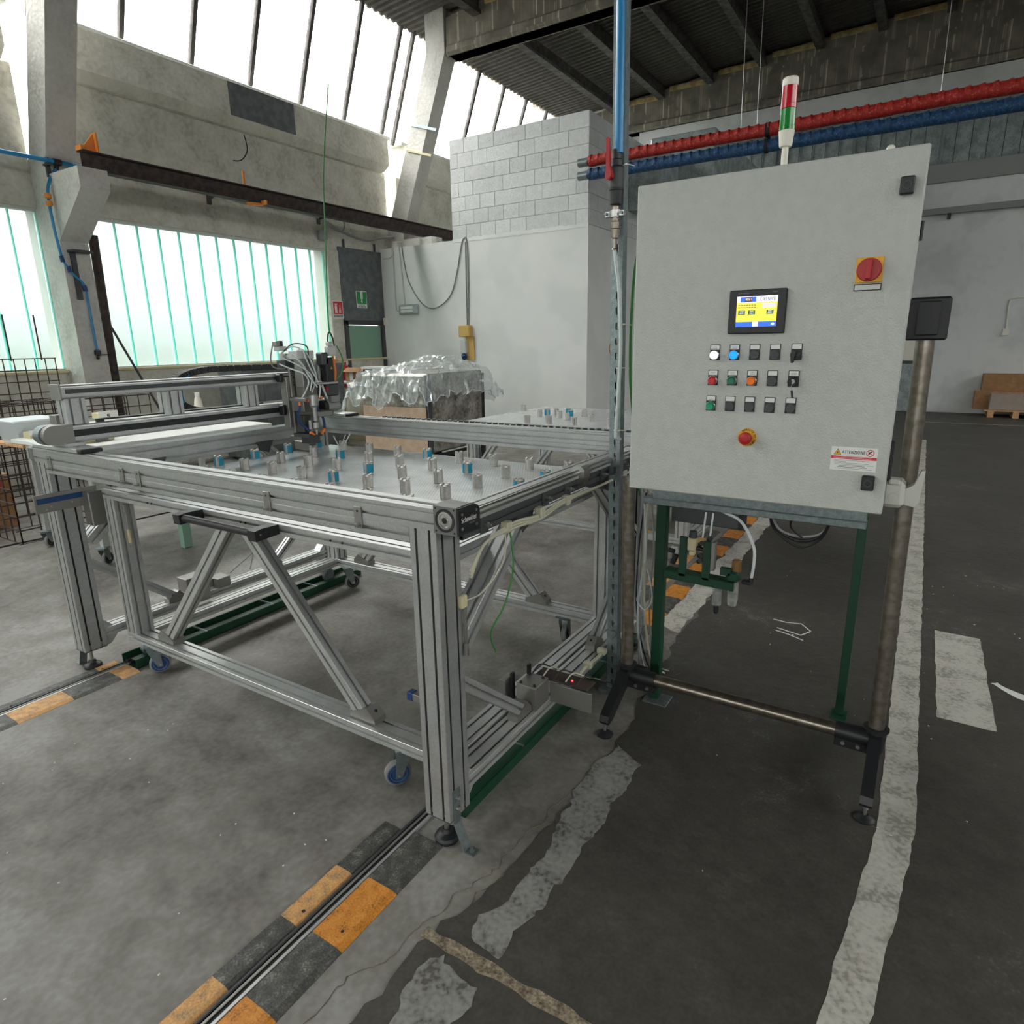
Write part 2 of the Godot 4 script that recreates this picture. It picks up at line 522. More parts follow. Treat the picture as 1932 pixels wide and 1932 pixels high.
func wall_bay(z0: float, z1: float, k: int):
	# one bay of the left wall between two columns, z0 > z1
	S("trim_%d" % (k * 4), mb().bb(-9.62, -9.28, 0, 1.32, z1, z0), M.wall)
	S("trim_%d" % (k * 4 + 1), mb().bb(-9.62, -9.24, 1.32, 1.36, z1, z0, 0.01), M.cream)
	var wz1 := z1 if k != 0 else -8.62
	S("trim_%d" % (k * 4 + 2), mb().bb(-9.62, -9.3, 3.27, 4.8, z1, z0), M.wall)
	var bm := mb().prism(PackedVector2Array([Vector2(-9.62, 4.78), Vector2(-9.2, 4.78), Vector2(-9.06, 4.88), Vector2(-9.06, 5.34), Vector2(-9.62, 5.34)]), V(0, 0, z1 + 0.12), Vector3.RIGHT, Vector3.UP, V(0, 0, z0 - z1 - 0.2))
	S("trim_%d" % (k * 4 + 3), bm, M.wall)
	# channel glass below
	var w := StandardMaterial3D.new()
	var win := Node3D.new()
	win.name = "window_%d" % (k + 1)
	win.set_meta("kind", "structure")
	add_child(win)
	win.position = V(-9.4, 1.36, (z0 + wz1) / 2)
	var cnt := int(round((z0 - wz1) / 0.292))
	var st := (z0 - wz1) / cnt
	for i in cnt:
		var a := wz1 + st * i
		P(win, "pane", mb().bb(-9.405, -9.395, 1.36, 3.27, a + 0.012, a + st - 0.012), M.frost)
		P(win, "pane_flange", mb().bb(-9.405, -9.355, 1.36, 3.27, a - 0.006, a + 0.006), M.frostedge)
	P(win, "window_frame", mb().bb(-9.44, -9.34, 3.235, 3.27, wz1, z0).bb(-9.44, -9.34, 1.36, 1.375, wz1, z0), M.lightgrey)
	# sloping glass above
	var up := Node3D.new()
	up.name = "window_%d" % (k + 11)
	up.set_meta("kind", "structure")
	add_child(up)
	up.position = V(-9.3, 5.36, (z0 + z1) / 2)
	var d := V(0.72, 1.86, 0)
	var b0 := V(-9.33, 5.36, 0)
	P(up, "window_sill", mb().bb(-9.45, -9.1, 5.34, 5.4, z1, z0, 0.008), M.lightgrey)
	var zs := []
	var z := z1 + 0.02
	while z < z0 - 0.3:
		zs.append(z)
		z += 0.965
	zs.append(z0)
	for i in zs.size():
		var za: float = zs[i]
		P(up, "glazing_bar", mb().prism(PackedVector2Array([Vector2(-0.03, -0.05), Vector2(0.03, -0.05), Vector2(0.03, 0.02), Vector2(-0.03, 0.02)]), b0 + V(0, 0, za), V(0, 0, 1), V(0.93, -0.36, 0), d), M.purlin)
		if i < zs.size() - 1:
			var zb: float = zs[i + 1]
			P(up, "pane", mb().prism(PackedVector2Array([Vector2(za, 0), Vector2(zb, 0), Vector2(zb, 0.006), Vector2(za, 0.006)]), b0 + V(-0.01, 0.02, 0), V(0, 0, 1), V(0.93, -0.36, 0), d), M.glass)
			# crusts of dirt left along the top and the bottom of the pane
			for e in 3:
				var h0 := 0.0 if e == 0 else 0.82
				var pts := []
				var x0 := za + rng.randf_range(0.03, 0.3)
				var x1 := minf(zb - 0.03, x0 + rng.randf_range(0.25, 0.7))
				var hh := rng.randf_range(0.04, 0.09) if e == 0 else rng.randf_range(0.06, 0.16)
				if e == 0: pts = [Vector2(x0, 0.0), Vector2(x1, 0.0), Vector2(x1, hh * 0.4), Vector2((x0 + x1) / 2, hh), Vector2(x0, hh * 0.6)]
				else: pts = [Vector2(x0, 1.0), Vector2(x0, 1.0 - hh * 0.7), Vector2((x0 * 2 + x1) / 3, 1.0 - hh), Vector2(x1, 1.0 - hh * 0.5), Vector2(x1, 1.0)]
				P(up, "dirt_crust", mb().prism(ragged(pts, 0.05, 0.04, 31 + e + i), b0 + V(0.008, 0.022, 0), V(0, 0, 1), d, V(0.002, -0.001, 0)), M.glassdirty)

func lean_column(z: float, called: String, corbel: bool):
	var c := Node3D.new()
	c.name = called
	c.set_meta("kind", "structure")
	add_child(c)
	c.position = V(-9.1, 0, z)
	var z0 := z - 0.16
	P(c, "shaft", mb().prism(PackedVector2Array([Vector2(-9.62, 0), Vector2(-8.9, 0), Vector2(-8.9, 3.72), Vector2(-8.87, 3.75), Vector2(-7.74, 6.5), Vector2(-7.74, 7.3), Vector2(-8.15, 7.3), Vector2(-8.15, 6.55), Vector2(-9.27, 3.8), Vector2(-9.62, 3.8)]), V(0, 0, z0), Vector3.RIGHT, Vector3.UP, V(0, 0, 0.32)), M.column)
	if corbel:
		P(c, "corbel", mb().prism(PackedVector2Array([Vector2(-8.92, 2.86), Vector2(-8.9, 2.86), Vector2(-8.21, 3.36), Vector2(-8.21, 3.58), Vector2(-8.92, 3.58)]), V(0, 0, z0 + 0.001), Vector3.RIGHT, Vector3.UP, V(0, 0, 0.318)), M.column)

func frame_beam(z: float, k: int):
	# arched concrete beam across the hall
	var pts := PackedVector2Array([Vector2(-7.72, 6.43), Vector2(10.2, 6.43)])
	for i in 13:
		var x := 10.2 - 17.92 * i / 12.0
		pts.append(Vector2(x, 7.02 + 0.62 * sin(PI * i / 12.0)))
	var m := mb().prism(pts, V(0, 0, z - 0.13), Vector3.RIGHT, Vector3.UP, V(0, 0, 0.26))
	S("trim_%d" % (40 + k), m, M.beam)
	S("trim_%d" % (50 + k), mb().bb(-7.7, 10.2, 6.43, 6.6, z - 0.2, z + 0.2, 0.05), M.beam)

func roof_bay(z0: float, z1: float, k: int):
	var c := Node3D.new()
	c.name = "trim_%d" % (60 + k)
	c.set_meta("kind", "structure")
	add_child(c)
	c.position = V(0, 7, (z0 + z1) / 2)
	for i in 17:
		var x := -7.06 + 1.115 * i
		var y := 6.83 + 0.62 * sin(PI * clampf((x + 7.72) / 17.9, 0, 1))
		P(c, "purlin", mb().prism(PackedVector2Array([Vector2(-0.08, 0), Vector2(0.08, 0), Vector2(0.08, 0.06), Vector2(0.045, 0.09), Vector2(0.045, 0.26), Vector2(-0.045, 0.26), Vector2(-0.045, 0.09), Vector2(-0.08, 0.06)]), V(x, y, z1), Vector3.RIGHT, Vector3.UP, V(0, 0, z0 - z1)), M.purlin)

func ceiling_deck():
	# corrugated sheets lying over the purlins, ribs running across the hall
	var c := Node3D.new()
	c.name = "ceiling"
	c.set_meta("kind", "structure")
	add_child(c)
	c.position = V(0, 7.2, 0)
	var edge := func(x: float) -> float: return 7.1 + 0.62 * sin(PI * clampf((x + 7.72) / 17.9, 0, 1))
	for i in 16:
		var x0 := -7.06 + 1.115 * i
		var x1 := x0 + 1.115
		if i == 0: x0 = -8.7
		if i == 15: x1 = 11.0
		var m := mb()
		var p := 0.15
		var z := 12.6
		while z > -16.9:
			var za := z - p * 0.35
			var zb := z - p * 0.5
			var zc := z - p * 0.85
			var zd := z - p
			var ya: float = edge.call(x0)
			var yb: float = edge.call(x1)
			m.quad(V(x0, ya, z), V(x1, yb, z), V(x1, yb, za), V(x0, ya, za), Vector3.DOWN)
			m.quad(V(x0, ya, za), V(x1, yb, za), V(x1, yb + 0.035, zb), V(x0, ya + 0.035, zb), Vector3.DOWN)
			m.quad(V(x0, ya + 0.035, zb), V(x1, yb + 0.035, zb), V(x1, yb + 0.035, zc), V(x0, ya + 0.035, zc), Vector3.DOWN)
			m.quad(V(x0, ya + 0.035, zc), V(x1, yb + 0.035, zc), V(x1, yb, zd), V(x0, ya, zd), Vector3.DOWN)
			z -= p
		m.quad(V(x0, edge.call(x0) + 0.12, 12.6), V(x1, edge.call(x1) + 0.12, 12.6), V(x1, edge.call(x1) + 0.12, -16.9), V(x0, edge.call(x0) + 0.12, -16.9), Vector3.UP)
		P(c, "roof_sheet", m, M.roof)
	for k in [-10.45, -16.4]:
		for i in 15:
			var x := -7.0 + 1.115 * i
			var y: float = edge.call(x) - 0.06
			P(c, "insulation_strip", mb().bb(x + 0.1, x + 1.0, y - 0.1, y + 0.03, k - 0.02, k + 0.16, 0.02), M.insul)

func setting():
	# floor slab and its coatings
	S("floor", mb().bb(-9.9, 11.2, -0.3, 0.0, -16.9, 12.8), M.floor)
	var edge := [Vector2(-0.99, 2.0), Vector2(-0.99, -0.8), Vector2(-0.97, -1.08), Vector2(-0.93, -1.3), Vector2(-0.9, -1.6), Vector2(-0.865, -2.0), Vector2(-0.93, -2.7), Vector2(-0.98, -3.3), Vector2(-1.0, -6.0), Vector2(-1.02, -16.59)]
	var rp := ragged(edge + [Vector2(11.1, -16.59), Vector2(11.1, 12.5), Vector2(-0.99, 12.5)], 0.02, 0.04, 3)
	var keep := PackedVector2Array()
	for p in rp: keep.append(Vector2(p.x if p.x < 10.0 else 11.1, clampf(p.y, -16.59, 12.5)))
	S("floor_coating", flat(mb(), keep, -0.004, 0.0075), M.resin)
	var cr := [Vector2(-1.02, 0.4), Vector2(-0.985, 0.4), Vector2(-0.985, -0.8), Vector2(-0.955, -1.1), Vector2(-0.915, -1.35), Vector2(-0.89, -1.65), Vector2(-0.86, -2.05), Vector2(-0.885, -2.05), Vector2(-0.92, -1.65), Vector2(-0.96, -1.36), Vector2(-1.02, -1.08), Vector2(-1.08, -0.85), Vector2(-1.1, -0.5)]
	S("floor_joint", flat(mb(), ragged(cr, 0.022, 0.015, 5), -0.004, 0.0062), M.rubble)
	S("floor_joint", flat(mb(), ragged([Vector2(-1.0, -1.095), Vector2(6.0, -1.09), Vector2(6.0, -1.06), Vector2(-1.0, -1.06)], 0.008, 0.02, 6), -0.004, 0.0082), M.rubble)
	var s1 := [Vector2(-0.877, -2.161), Vector2(-0.744, -2.082), Vector2(-0.744, -1.647), Vector2(-0.764, -1.408), Vector2(-0.765, -1.297), Vector2(-0.774, -1.114), Vector2(-0.874, -1.131), Vector2(-0.89, -1.18), Vector2(-0.854, -1.308), Vector2(-0.857, -1.423), Vector2(-0.861, -1.605), Vector2(-0.892, -1.762), Vector2(-0.9, -1.963)]
	S("floor_marking", flat(mb(), ragged(s1, 0.016, 0.015, 7), -0.004, 0.0084), M.greypaint)
	S("floor_marking", flat(mb(), ragged([Vector2(-0.905, -1.05), Vector2(-0.776, -1.02), Vector2(-0.782, -0.915), Vector2(-0.79, -0.5), Vector2(-0.79, 0.4), Vector2(-0.9, 0.4), Vector2(-0.909, -0.837), Vector2(-0.937, -0.916), Vector2(-0.937, -1.001)], 0.016, 0.015, 8), -0.004, 0.0084), M.greypaint)
	S("floor_marking", flat(mb(), ragged([Vector2(-0.924, -3.243), Vector2(-0.829, -3.217), Vector2(-0.847, -2.812), Vector2(-0.9, -2.727)], 0.02, 0.015, 9), -0.004, 0.0084), M.greypaint)
	S("floor_marking", flat(mb(), ragged([Vector2(-1.13, -3.36), Vector2(-1.0, -3.3), Vector2(-0.985, -4.2), Vector2(-0.995, -6.2), Vector2(-1.0, -12.0), Vector2(-1.12, -12.0), Vector2(-1.12, -6.2)], 0.012, 0.02, 10), -0.004, 0.009), M.whiteline)
	S("floor_marking", flat(mb(), ragged([Vector2(0.057, -12.0), Vector2(0.165, -12.0), Vector2(0.164, -3.576), Vector2(0.164, -2.249), Vector2(0.149, -2.079), Vector2(0.134, -1.923), Vector2(0.08, -1.44), Vector2(-0.02, -0.6), Vector2(-0.15, 0.4), Vector2(-0.27, 0.4), Vector2(-0.12, -0.6), Vector2(-0.028, -1.374), Vector2(0.02, -1.854), Vector2(0.051, -2.152), Vector2(0.055, -3.5)], 0.004, 0.03, 11), -0.004, 0.0088), M.whiteline)
	S("floor_marking", flat(mb(), ragged([Vector2(0.227, -4.04), Vector2(0.433, -4.029), Vector2(0.438, -3.039), Vector2(0.229, -3.042)], 0.003, 0.04, 12), -0.004, 0.0088), M.whiteline)
	S("floor_marking", flat(mb(), ragged([Vector2(0.449, -3.5), Vector2(0.475, -3.52), Vector2(0.52, -3.47), Vector2(0.62, -3.42), Vector2(0.66, -3.38), Vector2(0.56, -3.39), Vector2(0.5, -3.44)], 0.006, 0.015, 13), -0.004, 0.0088), M.paper)
	# chalk scribble and specks of plaster
	var ch := mb()
	ch.tube([V(-0.57, 0.004, -3.75), V(-0.5, 0.004, -3.74), V(-0.42, 0.004, -3.76), V(-0.36, 0.004, -3.68), V(-0.4, 0.004, -3.6), V(-0.47, 0.004, -3.62), V(-0.53, 0.004, -3.64)], 0.0035, 5)
	ch.tube([V(-0.53, 0.004, -3.6), V(-0.46, 0.004, -3.58), V(-0.38, 0.004, -3.54)], 0.0035, 5)
	S("floor_marking", ch, M.paper)
	var sp := mb()
	for i in 70:
		var x := rng.randf_range(-0.8, 1.6)
		var z := rng.randf_range(-5.5, -0.5)
		var s := rng.randf_range(0.002, 0.006)
		sp.box(V(x, 0.004, z), V(s * rng.randf_range(1, 2.4), 0.002, s), 0.0005, Basis(Vector3.UP, rng.randf() * TAU))
	for i in 30:
		sp.box(V(rng.randf_range(-3.2, -1.5), 0.001, rng.randf_range(-1.4, -0.2)), V(0.006, 0.003, 0.004), 0.0005, Basis(Vector3.UP, rng.randf() * TAU))
	S("floor_specks", sp, M.paper).set_meta("kind", "stuff")
	# left wall: bays between leaning columns
	var zc := [12.6, 8.1, 1.92, -4.26, -10.45, -16.6]
	var idx := [3, 2, 1, 0, 4]
	for i in 5:
		wall_bay(zc[i] - (0.0 if i == 0 else 0.16), zc[i + 1] + (0.0 if i == 4 else 0.16), idx[i])
	for i in range(1, 5):
		lean_column(zc[i], "column_%d" % i, true)
		frame_beam(zc[i], i)
	frame_beam(-16.38, 5)
	for i in 5: roof_bay(zc[i], zc[i + 1], i)
	ceiling_deck()
	# patched dark stretch of the upper beam
	S("trim_30", mb().bb(-9.07, -9.052, 4.9, 5.338, -7.98, -6.8), M.doorgrey)
	# concrete end pier, grey panel and door at the end of the left wall
	S("trim_31", mb().bb(-9.62, -9.27, 0, 3.27, -8.9, -8.62, 0.01), M.wall)
	S("trim_32", mb().bb(-9.36, -9.26, 2.06, 3.34, -10.0, -8.9, 0.004), M.doorgrey)
	var dr := Node3D.new()
	dr.name = "door_1"
	add_child(dr)
	dr.position = V(-9.3, 0, -9.45)
	dr.set_meta("kind", "structure")
	P(dr, "door_frame", mb().bb(-9.38, -9.25, 0, 2.05, -9.0, -8.92, 0.005).bb(-9.38, -9.25, 0, 2.05, -9.98, -9.9, 0.005).bb(-9.38, -9.25, 1.98, 2.06, -9.98, -8.92, 0.005), M.darkgrey)
	P(dr, "door_leaf", mb().bb(-9.34, -9.3, 0.01, 1.97, -9.9, -9.0, 0.004), M.greenpaint)
	P(dr, "door_handle", mb().cyl(V(-9.3, 1.02, -9.82), V(-9.25, 1.02, -9.82), 0.012).cyl(V(-9.25, 1.02, -9.83), V(-9.25, 1.02, -9.7), 0.01), M.black)
	# curb at the foot of the left wall
	S("baseboard_left", mb().bb(-9.3, -8.6, 0, 0.24, -8.6, -4.5, 0.05), M.wall)
	# whitewashed partition with blockwork above
	S("wall_back", mb().bb(-9.3, -4.8, 0, 3.4, -10.25, -10.0), M.white)
	var up := Node3D.new()
	up.name = "wall_block"
	up.set_meta("kind", "structure")
	add_child(up)
	up.position = V(-6.1, 3.4, -10.1)
	P(up, "core", mb().bb(-7.5, -4.81, 3.4, 5.0, -10.24, -10.02).bb(-5.02, -4.815, 3.4, 5.0, -16.6, -10.1), M.mortar)
	var shapes := {}
	for r in 7:
		var y := 3.405 + 0.2305 * r
		var x := -7.5
		var first := true
		while x < -4.82:
			var w: float = [0.31, 0.31, 0.62][rng.randi() % 3]
			if first and r % 2 == 1: w = 0.17
			first = false
			if x + w > -4.98: w = -4.803 - x
			var dz := rng.randf_range(0.0, 0.004)
			P(up, "block", mb().bb(x + 0.002, x + w - 0.002, y + 0.002, y + 0.2285, -10.06, -10.002 + dz, 0.004), M.block[rng.randi() % 4])
			x += w
		var z := -10.03
		while z > -16.5:
			var w := 0.62
			if z > -10.1: w = 0.62 if r % 2 == 0 else 0.31
			P(up, "block", mb().bb(-4.85, -4.802 + rng.randf_range(0.0, 0.002), y + 0.002, y + 0.2285, maxf(z - w, -16.59) + 0.002, z - 0.002, 0.003), M.block[rng.randi() % 4])
			z -= w
	# ragged lower edge of the whitewash on the bottom row
	var rr := ragged([Vector2(-7.5, 3.36), Vector2(-4.8, 3.36), Vector2(-4.8, 3.42), Vector2(-7.5, 3.42)], 0.012, 0.04, 15)
	S("trim_33", mb().prism(rr, V(0, 0, -10.0), Vector3.RIGHT, Vector3.UP, V(0, 0, 0.006)), M.white)
	S("wall_partition", mb().bb(-5.02, -4.8, 0, 3.4, -16.6, -10.25), M.white)
	for b in [[-9.0, -8.86], [-8.3, -8.02]]:
		L("concrete_block", "%s grey concrete block lying on the white partition under the crane rail" % ("left" if b[0] < -8.9 else "right"), "block", mb().bb(b[0], b[1], 3.4, 3.52, -10.2, -10.05, 0.01), M.wall)
	# far wall: white below, channel glass band, white lintel
	S("wall_far", mb().bb(-5.0, 11.2, 0, 4.56, -16.9, -16.6), M.farwhite)
	S("trim_34", mb().bb(-5.0, 11.2, 0, 2.34, -16.6, -16.575, 0.004), M.farwhite)
	S("trim_35", mb().bb(-5.0, 11.2, 4.55, 4.9, -16.9, -16.55, 0.01), M.cablegrey)
	S("trim_36", mb().bb(-6.5, 11.2, 5.95, 6.5, -16.9, -16.3, 0.01), M.farwhite)
	S("trim_37", mb().bb(-9.6, -4.8, 0, 6.5, -16.9, -16.6), M.farwhite)
	S("trim_38", mb().bb(-9.6, 11.2, 6.5, 8.2, -17.1, -16.5), M.farwhite)
	var uw := Node3D.new()
	uw.name = "window_30"
	uw.set_meta("kind", "structure")
	add_child(uw)
	uw.position = V(0, 4.9, -16.7)
	var x := -5.0
	var j := 0
	while x < 11.0:
		P(uw, "pane", mb().bb(x + 0.005, x + 0.255, 4.9, 5.95, -16.72, -16.7).bb(x + 0.005, x + 0.02, 4.9, 5.95, -16.72, -16.66).bb(x + 0.24, x + 0.255, 4.9, 5.95, -16.72, -16.66), M.ugrey)
		if j % 6 == 5: P(uw, "window_post", mb().bb(x + 0.25, x + 0.32, 4.9, 5.95, -16.74, -16.62, 0.006), M.galv)
		x += 0.262
		j += 1
	S("trim_39", mb().bb(-5.0, 11.2, 4.9, 5.95, -16.9, -16.8), M.darkgrey)
	# right wall and wall behind the camera, with their own windows
	S("wall_right", mb().bb(10.9, 11.2, 0, 5.3, -16.9, 12.8), M.farwhite)
	S("trim_81", mb().bb(-9.9, 11.2, 0, 2.2, 12.5, 12.8), M.farwhite)
	S("trim_82", mb().bb(-9.9, 11.2, 4.4, 8.2, 12.5, 12.8), M.farwhite)
	var rw := Node3D.new()
	rw.name = "window_31"
	rw.set_meta("kind", "structure")
	add_child(rw)
	rw.position = V(11, 5.3, -2)
	for i in 24:
		var z := -16.6 + 1.21 * i
		P(rw, "pane", mb().prism(PackedVector2Array([Vector2(0, 0), Vector2(1.15, 0), Vector2(1.15, 0.006), Vector2(0, 0.006)]), V(11.05, 5.3, z), V(0, 0, 1), V(-0.93, -0.36, 0), V(-0.8, 1.95, 0)), M.glass)
		P(rw, "glazing_bar", mb().prism(PackedVector2Array([Vector2(-0.06, 0), Vector2(0, 0), Vector2(0, 0.06), Vector2(-0.06, 0.06)]), V(11.05, 5.3, z), V(0, 0, 1), V(-0.93, -0.36, 0), V(-0.8, 1.95, 0)), M.purlin)
	var bw := Node3D.new()
	bw.name = "window_32"
	bw.set_meta("kind", "structure")
	add_child(bw)
	bw.position = V(0, 2.2, 12.6)
	for i in 20:
		P(bw, "pane", mb().bb(-9.8 + 1.05 * i, -8.8 + 1.05 * i, 2.2, 4.4, 12.6, 12.61), M.glass)
		P(bw, "window_post", mb().bb(-8.8 + 1.05 * i, -8.75 + 1.05 * i, 2.2, 4.4, 12.55, 12.65), M.purlin)

func screw(o: Node3D, at: Vector3, dir: Vector3, r := 0.006, h := 0.005, mt: Material = null, called := "bolt"):
	P(o, called, mb().cyl(at, at + dir * h, r, r * 0.92, 8), mt if mt else M.steel)

# linear axis body along x: front face towards +z at zf
func axis_x(o: Node3D, called: String, x0: float, x1: float, zf: float):
	var p := PackedVector2Array()   # (z, y), zf at 0 going back
	for q in [[0, 1.088], [0, 1.107], [-0.004, 1.107], [-0.010, 1.104], [-0.010, 1.118], [-0.004, 1.1155], [0, 1.1155], [0, 1.139], [-0.003, 1.1405], [-0.003, 1.1425], [0, 1.144], [0, 1.153], [-0.014, 1.153], [-0.0155, 1.150], [-0.024, 1.150], [-0.0255, 1.153], [-0.034, 1.153], [-0.035, 1.145], [-0.055, 1.145], [-0.056, 1.153], [-0.088, 1.153], [-0.09, 1.151], [-0.09, 1.088]]:
		p.append(Vector2(q[0], q[1]))
	P(o, called, mb().prism(p, V(x0, 0, zf), V(0, 0, 1), V(0, 1, 0), V(x1 - x0, 0, 0)), M.axis)
	P(o, "belt", mb().bb(x0, x1, 1.145, 1.1485, zf - 0.053, zf - 0.037), M.darkgrey)

func caster(o: Node3D, at: Vector3, yaw: float, blue: Material, hh: float):
	# swivel caster: plate, fork, wheel, hub, axle; at = ground point under the wheel
	var bs := Basis(Vector3.UP, yaw)
	var r := 0.05
	var c := at + V(0, r, 0)
	var ax := bs * V(1, 0, 0)
	var fw := bs * V(0, 0, 1)
	var w := P(o, "caster", mb().lathe(c - ax * 0.016, ax, [Vector2(0.03, 0), Vector2(0.044, 0.001), Vector2(0.05, 0.006), Vector2(0.05, 0.026), Vector2(0.044, 0.031), Vector2(0.03, 0.032)], 26), M.tread)
	P(w, "wheel_disc", mb().lathe(c - ax * 0.018, ax, [Vector2(0.0, 0.003), Vector2(0.012, 0.0), Vector2(0.026, 0.004), Vector2(0.038, 0.0), Vector2(0.042, 0.003), Vector2(0.042, 0.033), Vector2(0.038, 0.036), Vector2(0.026, 0.032), Vector2(0.012, 0.036), Vector2(0.0, 0.033)], 24), blue)
	P(w, "axle", mb().cyl(c - ax * 0.031, c + ax * 0.031, 0.006, -1, 10), M.steel)
	var topc := at + V(0, hh, 0) + fw * 0.026
	var fm := mb()
	for s in [-1.0, 1.0]:
		var po := PackedVector2Array([Vector2(-0.012, -0.012), Vector2(0.012, -0.012), Vector2(0.05, hh - 0.075), Vector2(0.05, hh - 0.058), Vector2(-0.004, hh - 0.058)])
		fm.prism(po, c + ax * (s * 0.0245 - 0.0015), fw, Vector3.UP, ax * 0.003)
	fm.box(topc + V(0, -0.010, 0), V(0.05, 0.006, 0.055), 0.002, bs)
	fm.cyl(topc + V(0, -0.008, 0), topc, 0.022, 0.022, 14)
	P(w, "fork", fm, M.galv)
	P(w, "top_plate", mb().box(topc + V(0, 0.002, 0), V(0.085, 0.006, 0.07), 0.002, bs), M.galv)

func machine():
	var o := T("gantry_machine", "large aluminium-profile gantry machine with grooved legs standing around the perforated table", "machine", V(-2.33, 0, -2.2))
	# legs with black strips in their slots, feet, floor brackets
	for lx in [-1.162, -3.49]:
		for lz in [-1.407, -3.015]:
			var leg := P(o, "leg", alu(mb(), V(lx, 0.11, lz), V(lx, 1.088, lz), 0.1, 0.11, 2, 2, V(0, 0, 1), 0.009), M.axis)
			var sm := mb()
			for s in [-1.0, 1.0]:
				for k in [-0.25, 0.25]:
					sm.bb(lx + k * 0.1 - 0.0042, lx + k * 0.1 + 0.0042, 0.14, 1.085, lz + s * 0.0525 - 0.001, lz + s * 0.0525 + 0.001)
					sm.bb(lx + s * 0.0475 - 0.001, lx + s * 0.0475 + 0.001, 0.14, 1.085, lz + k * 0.11 - 0.0042, lz + k * 0.11 + 0.0042)
			P(leg, "slot_strip", sm, M.rubber)
			P(leg, "end_cap", mb().bb(lx - 0.049, lx + 0.049, 0.104, 0.11, lz - 0.054, lz + 0.054, 0.002), M.darkgrey)
			var fx: float = lx
			var fz: float = lz + 0.012
			P(o, "foot", mb().lathe(V(fx, 0, fz), Vector3.UP, [Vector2(0, 0), Vector2(0.041, 0), Vector2(0.043, 0.012), Vector2(0.038, 0.02), Vector2(0.02, 0.03), Vector2(0.015, 0.042), Vector2(0.0, 0.042)], 26), M.black)
			P(o, "foot_spindle", mb().cyl(V(fx, 0.03, fz), V(fx, 0.106, fz), 0.009, -1, 12), M.steel)
			var sx := 1.0 if lx > -2 else -1.0
			var bx0: float = lx + sx * 0.05
			var bz: float = lz + 0.02
			var pr := PackedVector2Array()
			for q in [[0, 0.215], [0, 0.09], [0.032, 0.014], [0.036, 0.004], [0.07, 0.004], [0.07, 0.0], [0.034, 0.0], [0.0305, 0.004], [0.029, 0.012], [-0.004, 0.09], [-0.004, 0.215]]: pr.append(Vector2(q[0] + 0.004, q[1]))
			var br := P(o, "floor_bracket", mb().prism(pr, V(bx0, 0, bz - 0.018), V(sx, 0, 0), Vector3.UP, V(0, 0, 0.036)), M.galv)
			for y in [0.185, 0.145]:
				P(br, "bolt", mb().cyl(V(bx0 + sx * 0.004, y, bz), V(bx0 + sx * 0.012, y, bz), 0.008, -1, 6).cyl(V(bx0 + sx * 0.012, y, bz), V(bx0 + sx * 0.018, y, bz), 0.005, -1, 8), M.steel)
			P(br, "bolt", mb().cyl(V(bx0 + sx * 0.056, 0.004, bz), V(bx0 + sx * 0.056, 0.022, bz), 0.005, -1, 8).cyl(V(bx0 + sx * 0.056, 0.004, bz), V(bx0 + sx * 0.056, 0.01, bz), 0.009, -1, 6), M.galv)
	# front and back: spar between the legs with the axis on top
	for e in [[-1.352, "front"], [-2.97, "back"]]:
		var zf: float = e[0]
		P(o, "spar", alu(mb(), V(-3.44, 1.064, zf - 0.045), V(-1.212, 1.064, zf - 0.045), 0.09, 0.047, 2, 1), M.axis)
		axis_x(o, "axis_beam", -3.56, -1.112, zf)
		# gearbox with bore and black end plate
		var gp := PackedVector2Array([Vector2(0, 1.085), Vector2(0.005, 1.085), Vector2(0.005, 1.166), Vector2(-0.03, 1.168), Vector2(-0.07, 1.166), Vector2(-0.092, 1.158), Vector2(-0.1, 1.14), Vector2(-0.1, 1.085)])
		var g := P(o, "gearbox", mb().prism(gp, V(-1.114, 0, zf), V(0, 0, 1), V(0, 1, 0), V(0.08, 0, 0)), M.cast)
		var gc := V(-1.074, 1.126, zf + 0.005)
		P(g, "bore_ring", mb().lathe(gc, V(0, 0, 1), [Vector2(0.034, 0.0), Vector2(0.034, 0.0015), Vector2(0.027, 0.0015), Vector2(0.027, 0.0)], 30), M.black)
		P(g, "bearing", mb().lathe(gc, V(0, 0, 1), [Vector2(0.026, 0.0), Vector2(0.025, 0.001), Vector2(0.019, 0.0016), Vector2(0.018, 0.0006), Vector2(0.012, 0.0008), Vector2(0.011, 0.002), Vector2(0.009, 0.002), Vector2(0.008, 0.0)], 30), M.steel)
		P(g, "bore", mb().cyl(gc, gc + V(0, 0, 0.0012), 0.009, -1, 18), M.rubber)
		for sx in [-1, 1]:
			for sy in [-1, 1]: screw(g, gc + V(sx * 0.032, sy * 0.033, 0), V(0, 0, 1), 0.003, 0.001, M.rubber)
		var ep := P(o, "end_plate", mb().prism(PackedVector2Array([Vector2(0.004, 1.086), Vector2(0.004, 1.165), Vector2(-0.06, 1.165), Vector2(-0.09, 1.157), Vector2(-0.098, 1.14), Vector2(-0.098, 1.086)]), V(-1.034, 0, zf), V(0, 0, 1), V(0, 1, 0), V(0.007, 0, 0)), M.black)
		for sz in [-0.012, -0.08]:
			for sy in [1.104, 1.145]: screw(ep, V(-1.027, sy, zf + sz), V(1, 0, 0), 0.005, 0.002, M.steel)
		if zf > -2.0:
			lettering(ep, "brand_lettering", "Schneider", M.paper, V(-1.0265, 1.127, zf - 0.045), V(0, 0, -1), V(0, 1, 0), 0.014, 0.072)
			lettering(ep, "brand_lettering", "Electric", M.greyink, V(-1.0265, 1.114, zf - 0.06), V(0, 0, -1), V(0, 1, 0), 0.007, 0.03)
